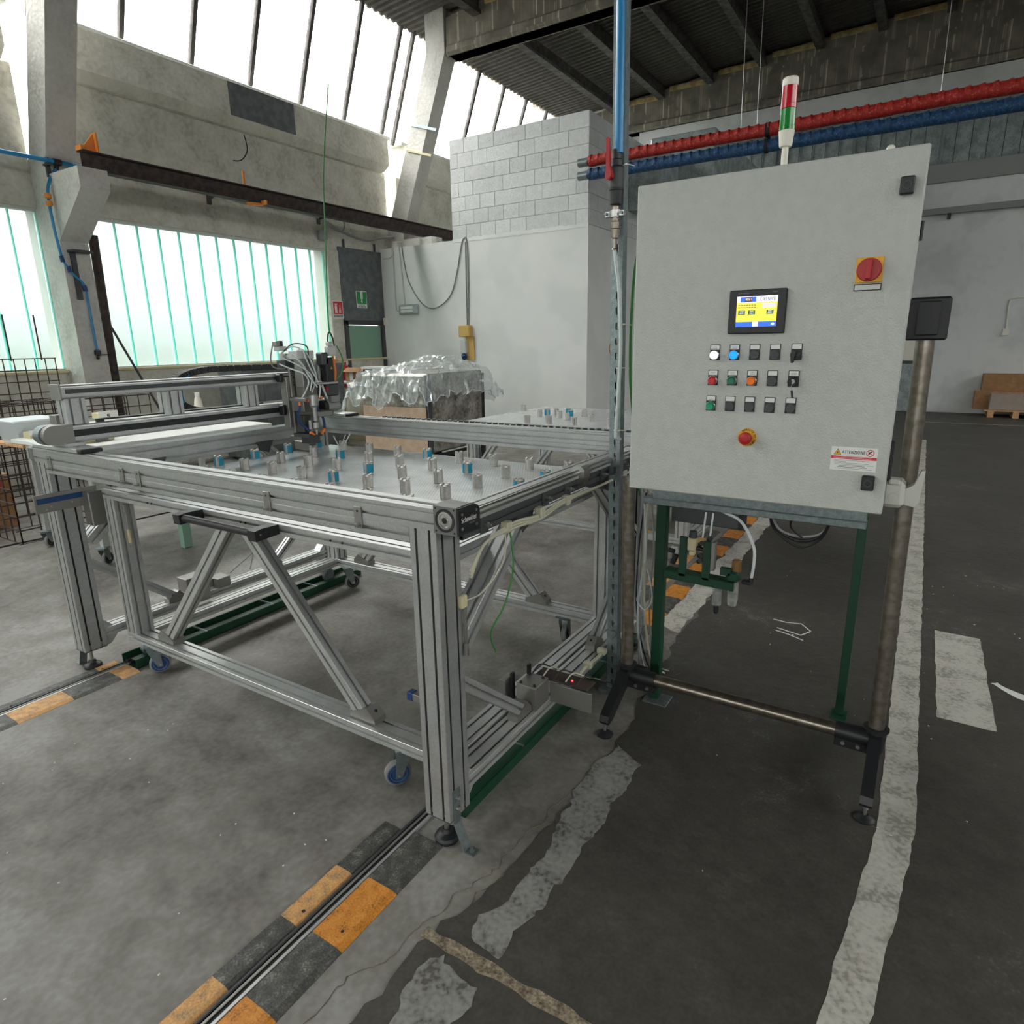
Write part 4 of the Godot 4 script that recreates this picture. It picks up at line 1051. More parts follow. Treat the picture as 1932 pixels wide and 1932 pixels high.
func cart():
	var o := T("tool_cart", "low rolling table of aluminium profiles carrying the perforated metal plate, inside the gantry legs", "cart", V(-2.26, 0, -2.2))
	var x0 := -3.30
	var x1 := -1.225
	var z0 := -1.503
	var z1 := -2.94
	# bottom and top frames
	for y in [0.178, 0.928]:
		P(o, "frame_rail", alu(mb(), V(x0, y, z0 - 0.045), V(x1, y, z0 - 0.045), 0.09, 0.046, 2, 1), M.alum)
		P(o, "frame_rail", alu(mb(), V(x0, y, z1 + 0.045), V(x1, y, z1 + 0.045), 0.09, 0.046, 2, 1), M.alum)
		P(o, "frame_rail", alu(mb(), V(x0 + 0.045, y, z1 + 0.09), V(x0 + 0.045, y, z0 - 0.09), 0.09, 0.046, 2, 1), M.alum)
		P(o, "frame_rail", alu(mb(), V(x1 - 0.045, y, z1 + 0.09), V(x1 - 0.045, y, z0 - 0.09), 0.09, 0.046, 2, 1), M.alum)
	for x in [x0 + 0.045, x1 - 0.045]:
		for z in [z0 - 0.046, z1 + 0.046]:
			var p := P(o, "post", alu(mb(), V(x, 0.201, z), V(x, 0.905, z), 0.09, 0.09, 2, 2, V(0, 0, 1)), M.alum)
			if x < -3.0 and z > -2.0:
				P(p, "latch", mb().bb(x + 0.045, x + 0.055, 0.84, 0.875, z - 0.01, z + 0.008, 0.003).cyl(V(x + 0.05, 0.66, z), V(x + 0.05, 0.84, z), 0.004, -1, 8), M.steel)
				P(p, "latch_grip", mb().cyl(V(x + 0.05, 0.68, z), V(x + 0.05, 0.75, z), 0.009, -1, 10), M.cream)
	# V braces front and back
	for z in [z0 - 0.055, z1 + 0.055]:
		for s in [-1.0, 1.0]:
			var a := V(-2.33 + s * 0.05, 0.9, z)
			var b := V(-2.33 + s * 0.66, 0.215, z)
			P(o, "brace", alu(mb(), a, b, 0.06, 0.05, 1, 1, V(0, 0, 1)), M.alum)
			var bl := P(o, "brace_block", mb().prism(PackedVector2Array([Vector2(0.6, 0.2), Vector2(0.73, 0.2), Vector2(0.73, 0.225), Vector2(0.69, 0.265), Vector2(0.6, 0.225)]), V(-2.33, 0, z - 0.03), V(s, 0, 0), V(0, 1, 0), V(0, 0, 0.06)), M.bracket)
			P(bl, "hole", mb().cyl(V(-2.33 + s * 0.711, 0.2465, z), V(-2.33 + s * 0.712, 0.248, z), 0.006, -1, 10), M.rubber)
	# table plate with rows of fine holes
	var pl := P(o, "table_plate", mb().bb(-3.29, -1.36, 0.958, 0.965, -2.95, -1.6, 0.001), M.plate)
	P(o, "plate_support", mb().bb(-3.28, -1.37, 0.951, 0.958, -2.93, -1.62), M.alum)
	var mm := MultiMesh.new()
	mm.transform_format = MultiMesh.TRANSFORM_3D
	var disc := mb()
	for i in 6: disc.tri(Vector3.ZERO, V(cos(TAU * i / 6), 0, sin(TAU * i / 6)) * 0.0022, V(cos(TAU * (i + 1) / 6), 0, sin(TAU * (i + 1) / 6)) * 0.0022, Vector3.UP)
	mm.mesh = disc.mesh()
	var spots := []
	var zz := -1.62
	var row := 0
	while zz > -2.94:
		var xx := -3.0 + (0.0075 if row % 2 else 0.0)
		while xx < -1.37:
			spots.append(V(xx + 2.26, 0.9653, zz + 2.2))
			xx += 0.015
		zz -= 0.013
		row += 1
	mm.instance_count = spots.size()
	for i in spots.size(): mm.set_instance_transform(i, Transform3D(Basis(), spots[i]))
	var mi := MultiMeshInstance3D.new()
	mi.name = "perforation"
	mi.multimesh = mm
	mi.material_override = M.rubber
	mi.set_meta("kind", "stuff")
	pl.add_child(mi)
	# casters
	caster(o, V(-1.49, 0, -1.52), 2.5, M.wheelblue, 0.156)
	caster(o, V(-3.125, 0, -1.55), -0.5, M.wheelblue, 0.156)
	caster(o, V(-3.118, 0, -2.88), -0.45, M.rubber, 0.156)
	caster(o, V(-1.5, 0, -2.9), 0.2, M.rubber, 0.156)
	# black pull handle
	var h := P(o, "handle", mb().cyl(V(-2.49, 0.932, -1.418), V(-2.03, 0.932, -1.418), 0.0155, -1, 16), M.black)
	for x in [-2.5, -2.02]:
		P(h, "handle_arm", mb().prism(PackedVector2Array([Vector2(-1.503, 0.912), Vector2(-1.398, 0.908), Vector2(-1.396, 0.948), Vector2(-1.43, 0.952), Vector2(-1.503, 0.95)]), V(x - 0.022, 0, 0), V(0, 0, 1), V(0, 1, 0), V(0.044, 0, 0)), M.black)
		screw(h, V(x + (0.022 if x > -2.3 else -0.022), 0.93, -1.42), V(1 if x > -2.3 else -1, 0, 0), 0.004, 0.001, M.steel)
	# guide wheels under the left side and spare parts lying along the rail
	for z in [-1.6, -2.84]:
		P(o, "guide_wheel", mb().lathe(V(-3.32, 0.075, z), V(1, 0, 0), [Vector2(0.0, 0), Vector2(0.042, 0), Vector2(0.044, 0.006), Vector2(0.034, 0.014), Vector2(0.044, 0.022), Vector2(0.042, 0.028), Vector2(0.0, 0.028)], 24), M.galv)
		P(o, "wheel_bracket", mb().bb(-3.33, -3.28, 0.07, 0.156, z - 0.016, z + 0.016, 0.003), M.galv)
	# slotted bolts showing in the front rail
	for x in [-2.9, -2.87, -1.72, -1.66, -2.23, -2.2]: screw(o, V(x, 0.928, z0), V(0, 0, 1), 0.0045, 0.003, M.black)

func make_pod(blue: bool) -> Node3D:
	var o := Node3D.new()
	o.name = numbered("support_pod")
	add_child(o)
	var prof := PackedVector2Array()
	for i in 36:
		var a := TAU * i / 36.0
		var r := 0.0235
		if i % 12 == 0: r = 0.0195
		prof.append(Vector2(cos(a) * r, sin(a) * r))
	P(o, "body", mb().prism(prof, Vector3.ZERO, V(1, 0, 0), V(0, 0, 1), V(0, 0.055, 0)), M.pod)
	for i in 4:
		var a := TAU * (i + 0.3) / 4.0
		P(o, "rim_lug", mb().box(V(cos(a) * 0.019, 0.0585, sin(a) * 0.019), V(0.011, 0.008, 0.013), 0.001, Basis(Vector3.UP, -a)), M.pod)
	P(o, "clamp_key", mb().box(V(0.0, 0.035, 0.0235), V(0.008, 0.04, 0.006), 0.001), M.steel)
	if blue:
		var sl := PackedVector2Array()
		for i in 30:
			var a := PI * 0.62 + 1.75 * PI * i / 29.0
			sl.append(Vector2(cos(a), sin(a)) * 0.0252)
		for i in 30:
			var a := PI * 0.62 + 1.75 * PI * (29 - i) / 29.0
			sl.append(Vector2(cos(a), sin(a)) * 0.0236)
		P(o, "sleeve", mb().prism(sl, V(0, 0.006, 0), V(1, 0, 0), V(0, 0, 1), V(0, 0.047, 0)), M.teal, "teal blue sleeve")
	return o

func pods():
	var proto := [make_pod(false), make_pod(true)]
	var used := [false, false]
	var ord := ["first", "second", "third", "fourth", "fifth", "sixth", "seventh", "eighth", "ninth"]
	var rows := [[-2.8, "back row", "bsssbsss."], [-2.565, "second row from the back", "sbsbssbs."], [-2.33, "middle row", "sbsssbsssb"], [-2.095, "second row from the front", "bsssbsss."], [-1.86, "front row", "sbsssbss."]]
	rows[0][2] = "bsssbsssS"
	rows[1][2] = "bsbsssbsB"
	rows[2][2] = "bsssbsssB"
	rows[3][2] = "bsssbsss."
	rows[4][2] = "sbsssbss."
	for r in rows:
		var s: String = r[2]
		var n := 0
		for i in s.length():
			if s[i] == ".": continue
			var blue := s[i].to_lower() == "b"
			var k := 1 if blue else 0
			var p := V(-3.237 + 0.2253 * i, 0.9655, r[0])
			if i == 8: p.x = -1.437
			var o: Node3D = proto[k]
			if used[k]:
				o = proto[k].duplicate()
				o.name = numbered("support_pod")
				add_child(o)
			used[k] = true
			o.position = p
			o.rotation.y = rng.randf_range(-0.35, 0.35) + 0.4
			o.set_meta("label", "%s support pod, %s from left in the table's %s" % ["blue-sleeved" if blue else "bare silver", ord[n], r[1]])
			o.set_meta("category", "support pod")
			o.set_meta("group", "support pods on the perforated table")
			n += 1
	# second table further back
	var d := [["s", -3.185, -5.269], ["s", -2.818, -4.932], ["b", -2.79, -5.02], ["s", -2.76, -5.13], ["s", -2.616, -4.92], ["b", -2.66, -5.18], ["s", -2.488, -4.809], ["b", -2.559, -5.019], ["s", -2.471, -5.108], ["s", -2.255, -4.798], ["s", -1.979, -4.545], ["s", -2.278, -4.53], ["s", -2.494, -4.516], ["s", -2.685, -4.496]]
	var nm := ["alone in its far left corner", "left of the blue pair", "just left of centre", "tall-looking behind the first blue one", "middle of the cluster", "centre back of the cluster", "in front of the two blue ones", "right end of the cluster", "right of the cluster by the wall edge", "right half, second from the post", "nearest the slotted post", "front edge right of centre", "front edge left of centre", "front edge far left"]
	for i in d.size():
		var k := 1 if d[i][0] == "b" else 0
		var o: Node3D = proto[k].duplicate()
		o.name = numbered("support_pod")
		add_child(o)
		o.position = V(d[i][1], 0.9655, d[i][2])
		o.rotation.y = 0.3 * i
		o.set_meta("label", "%s pod on the second table behind, %s" % ["blue-sleeved" if k else "silver", nm[i]])
		o.set_meta("category", "support pod")
		o.set_meta("group", "support pods on the second table")

func second_cart():
	var o := T("tool_cart", "second rolling table of aluminium profiles behind the gantry machine", "cart", V(-2.3, 0, -5.0))
	P(o, "table_plate", mb().bb(-3.25, -1.3, 0.958, 0.965, -5.75, -4.42, 0.001), M.plate)
	for z in [-4.42, -5.66]:
		for y in [0.18, 0.928]: P(o, "frame_rail", alu(mb(), V(-3.25, y, z - 0.04), V(-1.3, y, z - 0.04), 0.09, 0.046, 2, 1), M.alum)
		for x in [-3.2, -1.35]: P(o, "post", alu(mb(), V(x, 0.2, z - 0.04), V(x, 0.905, z - 0.04), 0.09, 0.09, 2, 2, V(0, 0, 1)), M.alum)
		for s in [-1.0, 1.0]:
			P(o, "brace", alu(mb(), V(-2.28 + s * 0.07, 0.905, z - 0.04), V(-2.28 + s * 0.62, 0.21, z - 0.04), 0.05, 0.05, 1, 1, V(0, 0, 1)), M.alum)
			P(o, "brace", alu(mb(), V(-2.28 + s * 0.88, 0.55, z - 0.04), V(-2.28 + s * 0.62, 0.88, z - 0.04), 0.05, 0.05, 1, 1, V(0, 0, 1)), M.alum)
	for x in [-3.2, -1.35]:
		for y in [0.18, 0.928]: P(o, "frame_rail", alu(mb(), V(x, y, -5.66), V(x, y, -4.5), 0.09, 0.046, 2, 1), M.alum)
	for q in [V(-3.1, 0, -4.5), V(-1.45, 0, -4.5), V(-3.1, 0, -5.65), V(-1.45, 0, -5.65)]: caster(o, q, 0.3, M.rubber, 0.156)
	P(o, "yellow_label", mb().bb(-1.75, -1.6, 0.2045, 0.2055, -4.49, -4.44), M.yellow)

func cabinet():
	var zf := -2.15
	var o := T("control_cabinet", "grey steel control cabinet with touch screen and rows of push buttons on its door", "control cabinet", V(-0.456, 1.083, -2.27))
	P(o, "body", mb().bb(-0.845, -0.068, 1.09, 2.078, -2.39, -2.176, 0.004), M.cabinet)
	var d := P(o, "door", mb().bb(-0.857, -0.055, 1.083, 2.083, -2.174, zf, 0.004), M.cabinet)
	P(d, "door_seam", mb().bb(-0.848, -0.064, 1.092, 2.074, -2.178, -2.172), M.ivory)
	P(o, "hinge", mb().cyl(V(-0.052, 1.85, -2.19), V(-0.052, 1.9, -2.19), 0.005, -1, 8), M.black)
	# quarter-turn locks
	for y in [1.985, 1.178]:
		var lx := -0.097 if y > 1.5 else -0.101
		var lk := P(d, "lock", mb().bb(lx - 0.017, lx + 0.017, y - 0.022, y + 0.022, zf, zf + 0.02, 0.003), M.black)
		P(lk, "key_slot", mb().lathe(V(lx, y, zf + 0.02), V(0, 0, 1), [Vector2(0.011, 0), Vector2(0.011, 0.0015), Vector2(0.008, 0.0015), Vector2(0.008, 0.0)], 20), M.darkgrey)
	# touch screen
	var s := P(o, "touch_screen", mb().bb(-0.5395, -0.372, 1.614, 1.744, zf, zf + 0.012, 0.004), M.black)
	var dx0 := -0.516
	var dx1 := -0.397
	var px := func(u: float) -> float: return dx0 + (dx1 - dx0) * u
	var py := func(v: float) -> float: return 1.635 + (1.7245 - 1.635) * v
	var z1 := zf + 0.0121
	var scr := func(called: String, u0: float, u1: float, v0: float, v1: float, z: float, mt: Material):
		P(s, called, mb().bb(px.call(u0), px.call(u1), py.call(v0), py.call(v1), z - 0.0003, z), mt)
	scr.call("display", 0.0, 1.0, 0.0, 1.0, z1 + 0.0002, glow(rgb(236, 218, 74), 0.62))
	scr.call("top_bar", 0.0, 1.0, 0.8, 1.0, z1 + 0.0004, glow(rgb(228, 224, 246), 0.75))
	scr.call("blue_key", 0.09, 0.48, 0.81, 0.98, z1 + 0.0006, glow(rgb(40, 96, 214), 0.7))
	scr.call("reset_key", 0.2, 0.38, 0.83, 0.97, z1 + 0.0008, glow(rgb(96, 20, 40), 0.6))
	scr.call("bottom_bar", 0.0, 1.0, 0.0, 0.165, z1 + 0.0004, glow(rgb(44, 98, 220), 0.75))
	scr.call("home_key", 0.42, 0.56, 0.01, 0.155, z1 + 0.0006, glow(rgb(220, 220, 236), 0.7))
	scr.call("text_field", 0.63, 0.97, 0.62, 0.755, z1 + 0.0005, glow(rgb(206, 204, 210), 0.6))
	for u in [0.05, 0.3, 0.75]: scr.call("green_key", u, u + 0.17, 0.4, 0.54, z1 + 0.0005, glow(rgb(20, 74, 52), 0.6))
	var white := glow(rgb(235, 240, 235), 0.8)
	var bl: Material = M.ink
	lettering(s, "screen_lettering", "RESET", white, V(px.call(0.29), py.call(0.9), z1 + 0.001), V(1, 0, 0), V(0, 1, 0), 0.007, 0.018, 0.0002)
	lettering(s, "screen_lettering", "Cassani", bl, V(px.call(0.76), py.call(0.9), z1 + 0.001), V(1, 0, 0), V(0, 1, 0), 0.013, 0.044, 0.0002)
	for u in [0.135, 0.385, 0.835]:
		lettering(s, "screen_lettering", "START", white, V(px.call(u), py.call(0.5), z1 + 0.001), V(1, 0, 0), V(0, 1, 0), 0.004, 0.012, 0.0002)
		lettering(s, "screen_lettering", "AREA 1" if u < 0.3 else "AREA 2", white, V(px.call(u), py.call(0.44), z1 + 0.001), V(1, 0, 0), V(0, 1, 0), 0.004, 0.013, 0.0002)
	for v in [0.71, 0.635]:
		for k in 7: scr.call("text_line", 0.04 + 0.065 * k, 0.09 + 0.065 * k, v - 0.012, v + 0.012, z1 + 0.0005, M.greyink)
	P(s, "arrow_icon", mb().prism(PackedVector2Array([Vector2(-0.005, -0.002), Vector2(0, -0.002), Vector2(0, -0.005), Vector2(0.006, 0), Vector2(0, 0.005), Vector2(0, 0.002), Vector2(-0.005, 0.002)]), V(px.call(0.92), py.call(0.08), z1 + 0.0005), V(1, 0, 0), V(0, 1, 0), V(0, 0, 0.0003)), white)
	lettering(s, "brand_lettering", "Schneider", M.greyink, V(-0.497, 1.734, z1), V(1, 0, 0), V(0, 1, 0), 0.006, 0.034, 0.0003)
	lettering(s, "brand_lettering", "Magelis", M.greyink, V(-0.405, 1.735, z1), V(1, 0, 0), V(0, 1, 0), 0.004, 0.016, 0.0003)
	# three rows of five buttons
	var xs := [-0.5765, -0.5155, -0.4545, -0.394, -0.333]
	var kinds := [["white", "blue", "", "", "selector"], ["red", "green", "orange", "", "key"], ["lightgreen", "", "", "", ""]]
	var lens := {"white": glow(rgb(244, 232, 250), 1.25), "blue": glow(rgb(20, 130, 250), 0.95), "red": smat(rgb(200, 32, 38), 0.3), "green": smat(rgb(12, 112, 80), 0.3), "orange": smat(rgb(240, 120, 14), 0.3), "lightgreen": smat(rgb(16, 150, 108), 0.3)}
	for r in 3:
		var y: float = [1.5585, 1.479, 1.397][r]
		for c in 5:
			var x: float = xs[c] - r * 0.0015
			var k: String = kinds[r][c]
			var hold := mb().prism(PackedVector2Array([Vector2(-0.0155, -0.024), Vector2(0.0155, -0.024), Vector2(0.0155, 0.0235), Vector2(0.014, 0.0245), Vector2(-0.014, 0.0245), Vector2(-0.0155, 0.0235)]), V(x, y, zf), V(1, 0, 0), V(0, 1, 0), V(0, 0, 0.003))
			var b := P(o, "button", hold, M.black, (k if k else "blank black") + " push button" if k != "selector" and k != "key" else ("black selector switch" if k == "selector" else "key switch with key"))
			P(b, "name_plate", mb().bb(x - 0.0132, x + 0.0132, y + 0.0085, y + 0.0225, zf + 0.003, zf + 0.0038), M.paper)
			if (r == 0 and c < 2) or (r == 1 and (c < 3 or c == 4)) or (r == 2 and c == 0):
				for t in 2: P(b, "name_line", mb().bb(x - 0.007 - 0.001 * t, x + 0.007 + 0.001 * t, y + 0.0145 - 0.004 * t + 0.001, y + 0.0155 - 0.004 * t + 0.001, zf + 0.0038, zf + 0.004), M.greyink)
			var cc := V(x, y - 0.0085, zf + 0.003)
			if lens.has(k):
				P(b, "ring", mb().lathe(cc, V(0, 0, 1), [Vector2(0.0152, 0), Vector2(0.0152, 0.008), Vector2(0.0135, 0.010), Vector2(0.0125, 0.009)], 26), M.steel)
				P(b, "cap", mb().lathe(cc, V(0, 0, 1), [Vector2(0.013, 0.004), Vector2(0.013, 0.013), Vector2(0.011, 0.016), Vector2(0.009, 0.0155), Vector2(0.008, 0.0145), Vector2(0.0, 0.0145)], 26), lens[k])
			elif k == "selector":
				P(b, "knob", mb().lathe(cc, V(0, 0, 1), [Vector2(0.0155, 0), Vector2(0.0155, 0.012), Vector2(0.013, 0.016), Vector2(0, 0.016)], 24), M.black)
				P(b, "knob_grip", mb().box(cc + V(-0.003, -0.006, 0.02), V(0.009, 0.036, 0.014), 0.003, Basis(V(0, 0, 1), -0.25)), M.black)
			elif k == "key":
				P(b, "ring", mb().lathe(cc, V(0, 0, 1), [Vector2(0.0155, 0), Vector2(0.0155, 0.01), Vector2(0.013, 0.013), Vector2(0.008, 0.012), Vector2(0.008, 0.009), Vector2(0, 0.009)], 24), M.black)
				P(b, "key_barrel", mb().lathe(cc, V(0, 0, 1), [Vector2(0.007, 0.009), Vector2(0.007, 0.014), Vector2(0.0, 0.014)], 16), M.steel)
				P(b, "key", mb().bb(x - 0.001, x + 0.001, y - 0.013, y - 0.004, zf + 0.014, zf + 0.036), M.steel)
				P(b, "key_bow", mb().lathe(V(x, y - 0.0085, zf + 0.045), V(1, 0, 0), [Vector2(0.011, -0.001), Vector2(0.011, 0.001), Vector2(0.005, 0.001), Vector2(0.005, -0.001), Vector2(0.011, -0.001)], 18), M.black)
				P(b, "key_ring", mb().tube([cc + V(0, -0.006, 0.038), cc + V(0.002, -0.014, 0.036), cc + V(0.003, -0.024, 0.034)], 0.001, 5), M.steel)
				P(b, "key_fob", mb().box(cc + V(0.005, -0.036, 0.031), V(0.007, 0.024, 0.004), 0.0015, Basis(V(0, 0, 1), 0.18)), M.black)
			else:
				P(b, "blanking_plug", mb().lathe(cc, V(0, 0, 1), [Vector2(0.0145, 0), Vector2(0.0145, 0.003), Vector2(0.013, 0.005), Vector2(0, 0.005)], 24), M.darkgrey)
	# emergency stop
	var ec := V(-0.4575, 1.2915, zf)
	var e := P(o, "emergency_stop", mb().lathe(ec, V(0, 0, 1), [Vector2(0.0295, 0), Vector2(0.0295, 0.0015), Vector2(0.0285, 0.002), Vector2(0, 0.002)], 34), M.yellow, "yellow ring with red mushroom head")
	P(e, "stem", mb().cyl(ec, ec + V(0, 0, 0.026), 0.012, -1, 18), M.black)
	P(e, "mushroom_head", mb().lathe(ec + V(0, 0, 0.022), V(0, 0, 1), [Vector2(0.012, 0), Vector2(0.0195, 0.002), Vector2(0.0205, 0.008), Vector2(0.018, 0.013), Vector2(0.01, 0.0155), Vector2(0, 0.016)], 28), M.red)
	var txt := "ARRESTO DI EMERGENZA"
	for i in txt.length():
		if txt[i] == " ": continue
		var a := deg_to_rad(125.0 - i * 250.0 / (txt.length() - 1))
		var dir := V(cos(a), sin(a), 0)
		lettering(e, "ring_letter", txt[i], M.ink, ec + dir * 0.0248 + V(0, 0, 0.0021), V(sin(a), -cos(a), 0), dir, 0.0068, 0.0, 0.0003, true)
	# main switch
	var mc := V(-0.1635, 1.7795, zf)
	var ms := P(o, "main_switch", mb().bb(-0.197, -0.13, 1.746, 1.813, zf, zf + 0.005, 0.002), M.yellow, "yellow plate with red rotary knob")
	P(ms, "rotary_knob", mb().lathe(mc, V(0, 0, 1), [Vector2(0.031, 0.005), Vector2(0.031, 0.016), Vector2(0.029, 0.019), Vector2(0, 0.019)], 34), M.red)
	P(ms, "knob_grip", mb().box(mc + V(0, 0, 0.027), V(0.015, 0.054, 0.022), 0.004, Basis(V(0, 0, 1), -0.06)), M.red)
	var tag := P(ms, "name_plate", mb().bb(-0.198, -0.129, 1.7245, 1.7425, zf, zf + 0.003, 0.001), M.black)
	P(tag, "name_insert", mb().bb(-0.1955, -0.1315, 1.727, 1.740, zf + 0.003, zf + 0.0034), M.lightgrey)
	# warning sticker
	var st := P(o, "warning_sticker", mb().bb(-0.2085, -0.0855, 1.2095, 1.280, zf, zf + 0.0004), M.paper, "white warning sticker with a red band")
	P(st, "red_band", mb().bb(-0.2083, -0.0857, 1.2438, 1.2525, zf + 0.0004, zf + 0.0006), M.signred)
	P(st, "hazard_triangle", mb().prism(PackedVector2Array([Vector2(-0.0105, 0), Vector2(0.0105, 0), Vector2(0, 0.0185)]), V(-0.191, 1.256, zf + 0.0004), V(1, 0, 0), V(0, 1, 0), V(0, 0, 0.0002)), M.ink)
	P(st, "hazard_triangle", mb().prism(PackedVector2Array([Vector2(-0.0083, 0), Vector2(0.0083, 0), Vector2(0, 0.0145)]), V(-0.191, 1.2573, zf + 0.0006), V(1, 0, 0), V(0, 1, 0), V(0, 0, 0.0002)), M.yellow)
	P(st, "lightning_bolt", mb().prism(PackedVector2Array([Vector2(0.001, 0.009), Vector2(-0.002, 0.004), Vector2(0, 0.0045), Vector2(-0.001, 0), Vector2(0.0022, 0.0052), Vector2(0.0002, 0.005)]), V(-0.191, 1.2585, zf + 0.0008), V(1, 0, 0), V(0, 1, 0), V(0, 0, 0.0002)), M.ink)
	lettering(st, "sticker_lettering", "ATTENZIONE", M.ink, V(-0.148, 1.265, zf + 0.0005), V(1, 0, 0), V(0, 1, 0), 0.0095, 0.061, 0.0002, true)
	P(st, "prohibition_ring", mb().lathe(V(-0.1045, 1.2655, zf + 0.0004), V(0, 0, 1), [Vector2(0.0108, 0), Vector2(0.0108, 0.0003), Vector2(0.0088, 0.0003), Vector2(0.0088, 0)], 26), M.signred)
	P(st, "hand_mark", mb().prism(PackedVector2Array([Vector2(-0.006, -0.004), Vector2(-0.001, -0.003), Vector2(0.002, 0.001), Vector2(0.006, 0.006), Vector2(0.001, 0.005), Vector2(-0.003, 0.002)]), V(-0.1045, 1.2655, zf + 0.0004), V(1, 0, 0), V(0, 1, 0), V(0, 0, 0.0002)), M.ink)
	P(st, "prohibition_bar", mb().box(V(-0.1045, 1.2655, zf + 0.0007), V(0.019, 0.0018, 0.0002), 0, Basis(V(0, 0, 1), -0.78)), M.signred)
	for i in 2: P(st, "text_line", mb().bb(-0.2 + 0.02 * (1 - i), -0.1, 1.2505 - 0.004 * i, 1.2513 - 0.004 * i, zf + 0.0006, zf + 0.0008), M.paper)
	var ws := [[-0.198, -0.105], [-0.198, -0.165], [-0.198, -0.105], [-0.196, -0.092], [-0.185, -0.115], [-0.188, -0.108], [-0.195, -0.095]]
	for i in 7: P(st, "text_line", mb().bb(ws[i][0], ws[i][1], 1.2395 - 0.0042 * i, 1.2405 - 0.0042 * i + (0.0006 if i == 4 or i == 5 else 0.0), zf + 0.0004, zf + 0.0006), M.greyink)
	# eye cover on the roof of the cabinet
	P(o, "roof_plug", mb().lathe(V(-0.155, 2.078, -2.27), Vector3.UP, [Vector2(0.02, 0), Vector2(0.018, 0.012), Vector2(0.01, 0.036), Vector2(0.006, 0.04), Vector2(0, 0.04)], 18), M.ivory)
	# signal tower
	var tc := V(-0.433, 0, -2.25)
	var tw := P(o, "signal_tower", mb().cyl(tc + V(0, 2.078, 0), tc + V(0, 2.16, 0), 0.0095, -1, 18), M.ivory, "red and green signal tower")
	P(tw, "tower_base", mb().lathe(tc, Vector3.UP, [Vector2(0, 2.152), Vector2(0.017, 2.152), Vector2(0.0185, 2.156), Vector2(0.0225, 2.195), Vector2(0, 2.195)], 26), M.ivory)
	P(tw, "lens", mb().lathe(tc, Vector3.UP, [Vector2(0, 2.195), Vector2(0.0222, 2.195), Vector2(0.0222, 2.206), Vector2(0.0215, 2.207), Vector2(0.0215, 2.252), Vector2(0, 2.252)], 26), M.greenlens, "green lens")
	P(tw, "lens", mb().lathe(tc, Vector3.UP, [Vector2(0, 2.253), Vector2(0.0222, 2.253), Vector2(0.0222, 2.264), Vector2(0.0215, 2.265), Vector2(0.0215, 2.312), Vector2(0, 2.312)], 26), M.redlens, "red lens")
	P(tw, "tower_core", mb().cyl(tc + V(0, 2.2, 0), tc + V(0, 2.31, 0), 0.012, -1, 14), M.lightgrey)
	P(tw, "tower_cap", mb().lathe(tc, Vector3.UP, [Vector2(0.0222, 2.312), Vector2(0.0225, 2.33), Vector2(0.02, 2.334), Vector2(0, 2.334)], 26), M.ivory)
	# strut rails under the cabinet
	P(o, "strut_rail", mb().bb(-0.84, -0.1, 1.0, 1.083, -2.38, -2.36, 0.002).bb(-0.84, -0.1, 1.0, 1.004, -2.4, -2.345, 0.001), M.galv)
	P(o, "strut_rail", mb().bb(-0.885, -0.1, 0.972, 0.998, -2.42, -2.375, 0.002), M.galv)
	for x in [-0.7, -0.66, -0.12]: screw(o, V(x, 1.045, -2.36), V(0, 0, 1), 0.008, 0.004, M.galv)
	for q in [[0.0, 0.006], [0.008, 0.005], [-0.012, 0.0045]]:
		P(o, "cable", mb().tube(curve([V(-0.41, 0.985, -2.4), V(-0.385 + q[0], 0.92, -2.43), V(-0.31, 0.885 + q[0] * 2, -2.44), V(-0.24, 0.915 + q[0], -2.43), V(-0.21, 0.985, -2.4)]), q[1], 7), M.black if q[0] < 0.005 else M.cablegrey)
	P(o, "cable", mb().tube(curve([V(-0.33, 0.985, -2.4), V(-0.34, 0.94, -2.42), V(-0.3, 0.9, -2.43)]), 0.004, 7), M.black)
	# grey socket box, plug and black grip on the right side
	var sk := P(o, "socket_box", mb().bb(-0.066, -0.004, 1.08, 1.164, -2.36, -2.27, 0.012), M.socket)
	P(sk, "socket_lid", mb().lathe(V(-0.034, 1.115, -2.27), V(0, 0, 1), [Vector2(0.014, 0), Vector2(0.013, 0.004), Vector2(0, 0.005)], 20), M.socket)
	P(sk, "socket_latch", mb().bb(-0.05, -0.02, 1.155, 1.172, -2.3, -2.262, 0.005), M.socket)
	P(o, "plug_handle", mb().prism(PackedVector2Array([Vector2(-0.004, 1.09), Vector2(0.025, 1.085), Vector2(0.036, 1.1), Vector2(0.042, 1.2), Vector2(0.032, 1.2), Vector2(0.018, 1.155), Vector2(-0.004, 1.14)]), V(0, 0, -2.33), V(1, 0, 0), V(0, 1, 0), V(0, 0, 0.04)), M.socket)
	P(o, "side_grip", mb().bb(-0.066, -0.048, 1.165, 1.29, -2.3, -2.27, 0.004), M.black)

